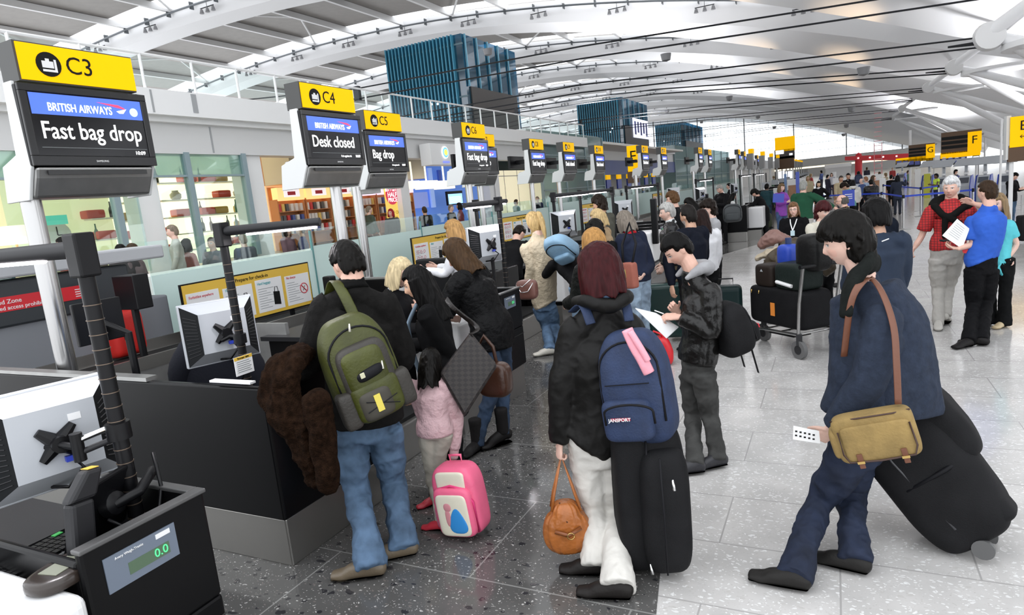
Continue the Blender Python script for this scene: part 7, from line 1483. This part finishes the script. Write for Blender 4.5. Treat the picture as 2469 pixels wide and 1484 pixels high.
P_('woman in turquoise T-shirt and black trousers with hand on hip, behind the blue polo man', (2408, 470), foot=(2402, 803), face=150, near=2, skin='pale', female=True, hair=('long', (.25, .17, .09)), topc=((.10, .52, .58), 'cloth', 't_shirt'), botc=((.010, .011, .012), 'cloth', .04), shoes=(.5, .4, .25), sleeves=.6, pose=dict(hp=8, handL=(-.8, .2, -.4)), ov=dict(sL=(2432, 545, 0), eL=(2450, 590, .05), wL=(2428, 625, 0), pel=(2400, 640, 0), hem=(2405, 640, 0)), build=1.1)
P_('man in black jacket and jeans looking down at a phone at the right edge', (2446, 418), foot=(2425, 545), face=-120, near=1, skin='fair', hair=('short', DK), topc=(K, 'cloth', 'jacket'), botc=((.06, .11, .18), 'denim'), pose=dict(hp=30, aL=(20, 5, 80, 10), aR=(20, 5, 80, 10)), build=1.15, hemlen=.12)
P_('dark-skinned attendant in yellow high visibility waistcoat holding a blue bag', (2257, 420), foot=(2252, 500), face=120, near=1, skin='dark', hair=('short', (.006, .006, .006)), topc=((.55, .75, .08), 'cloth', 'hi_vis_vest'), botc=((.02, .025, .06), 'cloth'), sleeves=.3, pose=dict(aL=(25, 5, 75, 10)))
P_('uniformed man in navy coat and cap with raised arm by the barrier', (2164, 424), foot=(2160, 520), face=5, near=1, skin='dark', hair=('fringe', (.008, .009, .012)), topc=((.020, .026, .045), 'cloth', 'coat'), botc=((.018, .022, .035), 'cloth'), hemlen=.2, pose=dict(aR=(60, 30, 110, 0), aL=(10, 10, 20, 0)))
P_('companion in black uniform just left of the man with cap', (2149, 423), foot=(2147, 500), face=-20, near=0, skin='fair', hair=('short', DK), topc=(K, 'cloth', 'jacket'), botc=(K, 'cloth'))
# queueing group
P_('man in beige jacket at the left of the queueing group', (2028, 425), foot=(2022, 530), face=-160, near=1, skin='tan', hair=('short', (.08, .07, .06)), topc=((.45, .37, .24), 'cloth', 'jacket'), botc=((.05, .05, .06), 'cloth'))
P_('dark-haired man facing the camera in black top and white T-shirt', (2045, 419), foot=(2047, 520), face=170, near=1, skin='tan', hair=('short', DK), topc=(K, 'cloth', 'jacket'), botc=(K, 'cloth'), collar=((.7, .7, .7), 'cloth', .02))
P_('stooping dark-haired person in turquoise green top in the queue', (2036, 441), d=19.5, H=1.6, face=110, near=1, skin='tan', hair=('mop', (.03, .018, .01)), topc=((.12, .32, .30), 'cloth', 'top'), botc=(K, 'cloth'), pose=dict(lean=15, hp=40, aL=(25, 5, 60, 0)))
P_('person in cream white hooded sweatshirt seen from behind in the queue', (2056, 436), foot=(2058, 548), face=10, near=1, skin='fair', hair=('long', DK), topc=((.62, .60, .56), 'knit', 'sweatshirt'), botc=(K, 'cloth'), hood=(.62, .60, .56), build=1.15)
P_('man in black leather jacket with dark hair seen from behind in the queue', (2100, 434), foot=(2103, 535), face=12, near=1, skin='fair', hair=('short', DK), topc=(K, 'leather', 'jacket'), botc=(K, 'cloth'), build=1.4)
P_('brown-haired woman behind the black leather jacket man', (2106, 424), d=24, face=-100, near=0, skin='fair', female=True, hair=('long', (.12, .07, .04)), topc=((.05, .04, .04), 'cloth', 'jacket'), botc=(K, 'cloth'))
P_('fair-haired man in pale blue shirt in the queue', (2087, 427), foot=(2085, 520), face=60, near=0, skin='fair', hair=('short', (.3, .15, .08)), topc=((.35, .45, .6), 'cloth', 'shirt'), botc=((.03, .04, .08), 'cloth'))
P_('person in white shirt with navy rucksack straps, farther back in the queue', (2070, 414), d=31, face=0, near=0, skin='fair', hair=('short', DK), topc=((.6, .65, .72), 'cloth', 'shirt'), botc=(K, 'cloth'))
bagat(2070, 432, 30.2, (.17, .1, .22), mat('navy_pack', (.02, .03, .08), .6), 'small navy rucksack on the person in white shirt in the queue', 3)
P_('grey-haired bald man in blue shirt at the back of the queue', (2077, 431), d=24.5, face=120, near=0, skin='pale', hair=('bald', (.4, .4, .4)), topc=((.06, .10, .25), 'cloth', 'shirt'), botc=(K, 'cloth'))
p = CAM+ray(2046, 478)*19.2; m = MB(); m.box(-.16, .16, -.01, .01, -.24, .24); o = tag(m.build('blue_notice', bluelam, loc=p, bevel=.01), 'blue notice plate with white lettering on the barrier in front of the queue', 'notice'); 
for z_ in (.1, .04, -.02): m = MB(); m.box(-.1, .1, -.014, -.011, z_, z_+.02); m.build('text_line', paper, o)
m = MB(); m.tube([(0, .02, -.2), (0, .02, -p[2])], .02, 8); m.build('stand', steel, o)
# small distant figures
rr = random.Random(11)
far = [(1640, 470, 60), (2005, 418, 45), (1996, 422, 40), (1955, 420, 45), (2120, 415, 48), (2135, 418, 45), (2190, 412, 50), (2330, 412, 34), (2305, 410, 36), (2210, 408, 55), (1980, 412, 60), (1948, 425, 33), (1865, 425, 50), (2026, 408, 65), (2090, 404, 60), (2152, 405, 60), (1990, 470, 16), (1880, 412, 60)]
cols = [((.5, .5, .55), 'pale grey'), ((.03, .03, .05), 'black'), ((.4, .06, .06), 'red'), ((.08, .12, .3), 'blue'), ((.45, .38, .25), 'beige'), ((.1, .2, .12), 'green')]
wh = ['near the violet banner', 'left of the white slim column', 'beside the far wood counter', 'in front of the far counters', 'below the red beam', 'by the short wood counter', 'under sign G', 'between two kiosks', 'at the kiosk behind the white-haired man', 'far below sign G', 'near the far window wall', 'behind the green sweater man', 'by the dense screen row', 'beside the red pillar', 'right of the red pillar', 'under the red beam end', 'hidden behind the red-haired woman', 'under the distant yellow board']
for i, ((x, y, d_), w_) in enumerate(zip(far[1:], wh[1:])):
    if x == 1990: continue
    c_, n_ = cols[i % 6]; P_('tiny distant figure in %s top %s' % (n_, w_), (x, y), d=d_, H=1.7, face=rr.choice([0, 60, 120, 180, -60, -120]), near=0, skin=rr.choice(['fair', 'tan', 'pale']), hair=(rr.choice(['short', 'bob', 'mop']), rr.choice([DK, (.1, .06, .03), (.3, .22, .12)])), topc=(c_, 'cloth'), botc=((.03, .03, .05), 'cloth'), vox=.035, voxh=.02)
# people sitting in the cafe strip behind the partition
cafe = [(148, 575, -10.4, (.3, .05, .03), 'red'), (185, 615, -9.6, (.5, .2, .1), 'rust'), (212, 600, -10.2, (.06, .05, .03), 'dark brown'), (288, 592, -10, (.04, .04, .04), 'black'), (318, 590, -10, (.12, .1, .1), 'grey brown'), (412, 545, -10.6, (.5, .45, .4), 'cream'), (448, 578, -10.8, (.3, .08, .06), 'wine red'), (508, 575, -10.8, (.2, .2, .22), 'grey'), (583, 567, -10.8, (.1, .1, .12), 'charcoal'), (690, 545, -10.8, (.2, .1, .12), 'plum'), (722, 545, -10.8, (.05, .05, .12), 'navy'), (889, 498, -12.2, (.06, .08, .06), 'dark olive'), (941, 505, -11.6, (.05, .05, .05), 'black'), (1022, 500, -11.4, (.03, .03, .03), 'black'), (1087, 495, -11.4, (.02, .02, .02), 'black'), (1106, 490, -11.4, (.25, .04, .05), 'crimson'), (1244, 482, -12, (.2, .3, .3), 'grey green'), (1295, 475, -11.6, (.02, .02, .03), 'black'), (1418, 455, -13, (.05, .09, .09), 'teal'), (1500, 465, -12.5, (.03, .1, .05), 'green'), (1550, 452, -12.5, (.05, .12, .3), 'blue')]
cw = ['under the wall clock', 'in the lower left cafe corner', 'right of the second red-clad guest', 'left of the first shop pier', 'against the first shop pier', 'below the lit shelves, left one', 'below the lit shelves, middle one', 'below the lit shelves, right one', 'near the second shop pier', 'left in front of the bookcases', 'in the middle before the bookcases', 'walking past the bookcases', 'in front of the half price board, with red cap', 'left in the blue shop', 'middle of the blue shop before the screen', 'right of the blue shop screen', 'in front of the cream wall', 'right of the cream wall', 'beyond the glass box', 'under the navy fascia', 'beyond the yellow E board']
for i, ((x, y, X_, c_, n_), w_) in enumerate(zip(cafe, cw)):
    p = atx(x, y, X_); d_ = (p-CAM)@FF
    P_('small cafe guest in %s, %s' % (n_, w_), (x, y), d=d_, H=1.66, face=[90, -60, 150, 30, -120][i % 5], near=0, skin=['fair', 'tan', 'pale'][i % 3], hair=('short' if i % 3 else 'bob', (.35, .02, .03) if i == 12 else [DK, (.08, .05, .03), (.25, .2, .15)][i % 3]), topc=(c_, 'cloth'), legs=False, vox=.03, voxh=.016)
# ---------------- luggage trolley ----------------
g = atz(1895, 850, 0); tr = empty('luggage_trolley', (g[0], g[1], 0), 0, 'steel airport luggage trolley with push handle, loaded with bags', 'trolley')
A = atz(1925, 865, 0)-g; Bk = atz(1940, 835, 0)-g; Fr = atz(1802, 830, 0)-g; u = nrm((Fr-A)*V(1, 1, 0)); w_ = nrm((Bk-A)*V(1, 1, 0)); w_ = nrm(w_-u*(w_@u)); o0 = A+w_*.0
def TP(a, b, z): return o0+u*a+w_*b+V(0, 0, z)
m = MB()
for b in (0, .5): m.tube([TP(-.0, b, .26), TP(.5, b, .24), TP(.95, b+(.12 if b == 0 else -.12), .18)], .016, 8)
for a in (.05, .35, .65, .9): m.tube([TP(a, .04, .25-.06*a), TP(a, .46, .25-.06*a)], .011, 8)
m.build('platform', steel, tr, 40)
for b in (0, .5): m = MB(); m.tube([TP(-.0, b, .12), TP(-.03, b, .6), TP(-.1, b, 1.0)], .018, 8); m.build('upright', steel, tr, 40)
m = MB(); m.tube([TP(-.1, -.04, 1.0), TP(-.1, .54, 1.0)], .022, 10); m.build('push_handle', blackm, tr, 40)
for a, b in ((-.02, 0), (-.02, .5), (.86, .25)):
    c = TP(a, b, .1); m = MB(); m.tube([c-w_*.022, c+w_*.022], .1, 20); wv = m.build('wheel', mat('wheel_rubber', (.12, .12, .12), .6), tr, 40); m = MB(); m.tube([c-w_*.026, c+w_*.026], .05, 14); m.build('hub', dgrey, wv, 40)
    m = MB(); m.prism([(-.03, 0), (.03, 0), (.02, .12), (-.02, .12)], -.03, .03, 0, M=(np.eye(3), c+V(0, 0, .05))); m.build('caster_fork', dgrey, tr)
m = MB(); m.tube([TP(.1, .25, .22), TP(.35, .25, .14), TP(.75, .25, .13)], .014, 6); m.build('brake_bar', blackm, tr, 40)
def tbag(name, ca, cb, z, hs, mt, label, cat, e=.35, lean=0):
    c = g+TP(ca, cb, z); r = empty(name, c, 0, label, cat); m = MB(); m.blob((0, 0, 0), hs, e, nu=30, nv=20, M=ax(u, w_, V(0, 0, 1))); o = m.build('body', mt, r, True); return r, c
bfm = mat('black_case_cloth', (.009, .009, .010), .7, bump=(120, .3), var=.15)
r, c = tbag('suitcase', .42, .25, .50, (.46, .2, .22), bfm, 'large black soft suitcase with orange tag, bottom of the trolley load', 'suitcase', .22)
m = MB(); q = u*.02-w_*.205; m.add([q+u*.035+V(0, 0, .05), q-u*.035+V(0, 0, .05), q-u*.035-V(0, 0, .1), q+u*.035-V(0, 0, .1)]+[q+u*.035+V(0, 0, .05)-w_*.004, q-u*.035+V(0, 0, .05)-w_*.004, q-u*.035-V(0, 0, .1)-w_*.004, q+u*.035-V(0, 0, .1)-w_*.004], [(0, 1, 2, 3), (7, 6, 5, 4), (0, 4, 5, 1), (2, 6, 7, 3), (1, 5, 6, 2), (3, 7, 4, 0)]); m.build('orange_tag', mat('tag_orange', (.75, .25, .04), .5), r)
for a in (.25, .38): m = MB(); m.tube([u*a-w_*.2+V(0, 0, .17), u*a-w_*.21+V(0, 0, .13)], .008, 6); m.build('zip_pull', MT['brass'], r, True)
r, c = tbag('camera_case', .62, .2, .84, (.15, .14, .13), mat('dark_brown_case', (.022, .016, .013), .5), 'small dark brown case on the left of the trolley load', 'case', .3)
m = MB(); m.add([V(*(-w_*.142+u*a+V(0, 0, z_))) for a, z_ in ((.01, .08), (-.015, .05), (.035, .05))], [(0, 1, 2)]); m.build('triangle_badge', silver, r)
r, c = tbag('flight_bag', .22, .22, .86, (.22, .17, .15), mat('green_black_bag', (.012, .018, .016), .5, bump=(30, .3)), 'dark green black flight bag with white airline tag on the trolley', 'bag', .35)
m = MB(); q = -w_*.18-V(0, 0, .06); m.tube([q+u*.14, q-u*.1-V(0, 0, .03)], .02, 6); m.build('white_tag', paper, r)
r, c = tbag('blue_bag', .52, .35, 1.05, (.11, .1, .13), mat('royal_blue_bag', (.02, .06, .42), .45, bump=(15, .4)), 'bright royal blue bag with dark cap standing on the trolley load', 'bag', .5)
m = MB(); m.tube([(0, 0, .12), (0, 0, .2)], .035, 12); m.build('cap', mat('cap_blue', (.02, .04, .12), .4), r, 40)
r, c = tbag('black_holdall', .02, .25, 1.12, (.16, .14, .2), mat('black_leather_bag', (.01, .01, .01), .35, bump=(18, .5)), 'black leather bag leaning against the trolley handle', 'bag', .5)
c = CAM+ray(1920, 628)*8.0; r = empty('brown_jacket', c, 0, 'dark olive brown jacket bundled on top of the trolley load', 'jacket'); fuse('bundle', [loft([(-.32, 0, -.1), (-.15, 0, .02), (.05, 0, .08), (.25, 0, -.02), (.36, 0, -.14)], [(.1, .1), (.2, .17), (.23, .19), (.18, .15), (.09, .08)], ref=(0, 1, 0), n=20, sub=5)], .012, clothmat((.05, .035, .018), 'nylon'), r, 3, fold=.028, fscale=6)
c = CAM+ray(1862, 585)*8.3; r = empty('mauve_jacket', c, 0, 'pink brown jacket draped over the left of the trolley load', 'jacket'); fuse('bundle', [loft([(-.12, 0, -.04), (0, 0, .06), (.15, 0, .04), (.22, 0, .0)], [(.07, .06), (.1, .09), (.08, .07), (.04, .04)], ref=(0, 1, 0), n=18, sub=5)], .012, clothmat((.22, .12, .10), 'nylon'), r, 3, fold=.022, fscale=7)
c = CAM+ray(1852, 612)*8.25; r = empty('cream_garment', c, 0, 'cream cloth garment hanging under the pink brown jacket on the trolley', 'garment'); fuse('bundle', [loft([(-.13, 0, -.06), (0, 0, 0), (.16, 0, .05)], [(.05, .03), (.08, .05), (.05, .04)], ref=(0, 1, 0), n=16, sub=5)], .011, clothmat((.45, .38, .28), 'cloth'), r, 3, fold=.02, fscale=8)
# case at the right edge
g = atz(2462, 585, 0); r = empty('cabin_case', (g[0]+.12, g[1], 0), .3, 'black cabin case cut by the right edge of the picture', 'suitcase'); m = MB(); m.box(-.2, .2, -.12, .12, .04, .58); m.build('shell', bfm, r, bevel=.04); m = MB(); m.tube([(-.1, .1, .5), (-.1, .1, 1.0), (.1, .1, 1.0), (.1, .1, .5)], .01, 6); m.build('pull_handle', steel, r, 40)
g = atz(1830, 553, 0); r = empty('dark_holdall', (g[0], g[1], 0), .3, 'olive green holdall on the floor by the bending person in black coat', 'holdall'); m = MB(); m.blob((0, 0, .3), (.45, .25, .3), .45); m.build('body', mat('olive_holdall', (.035, .045, .02), .7), r, True)
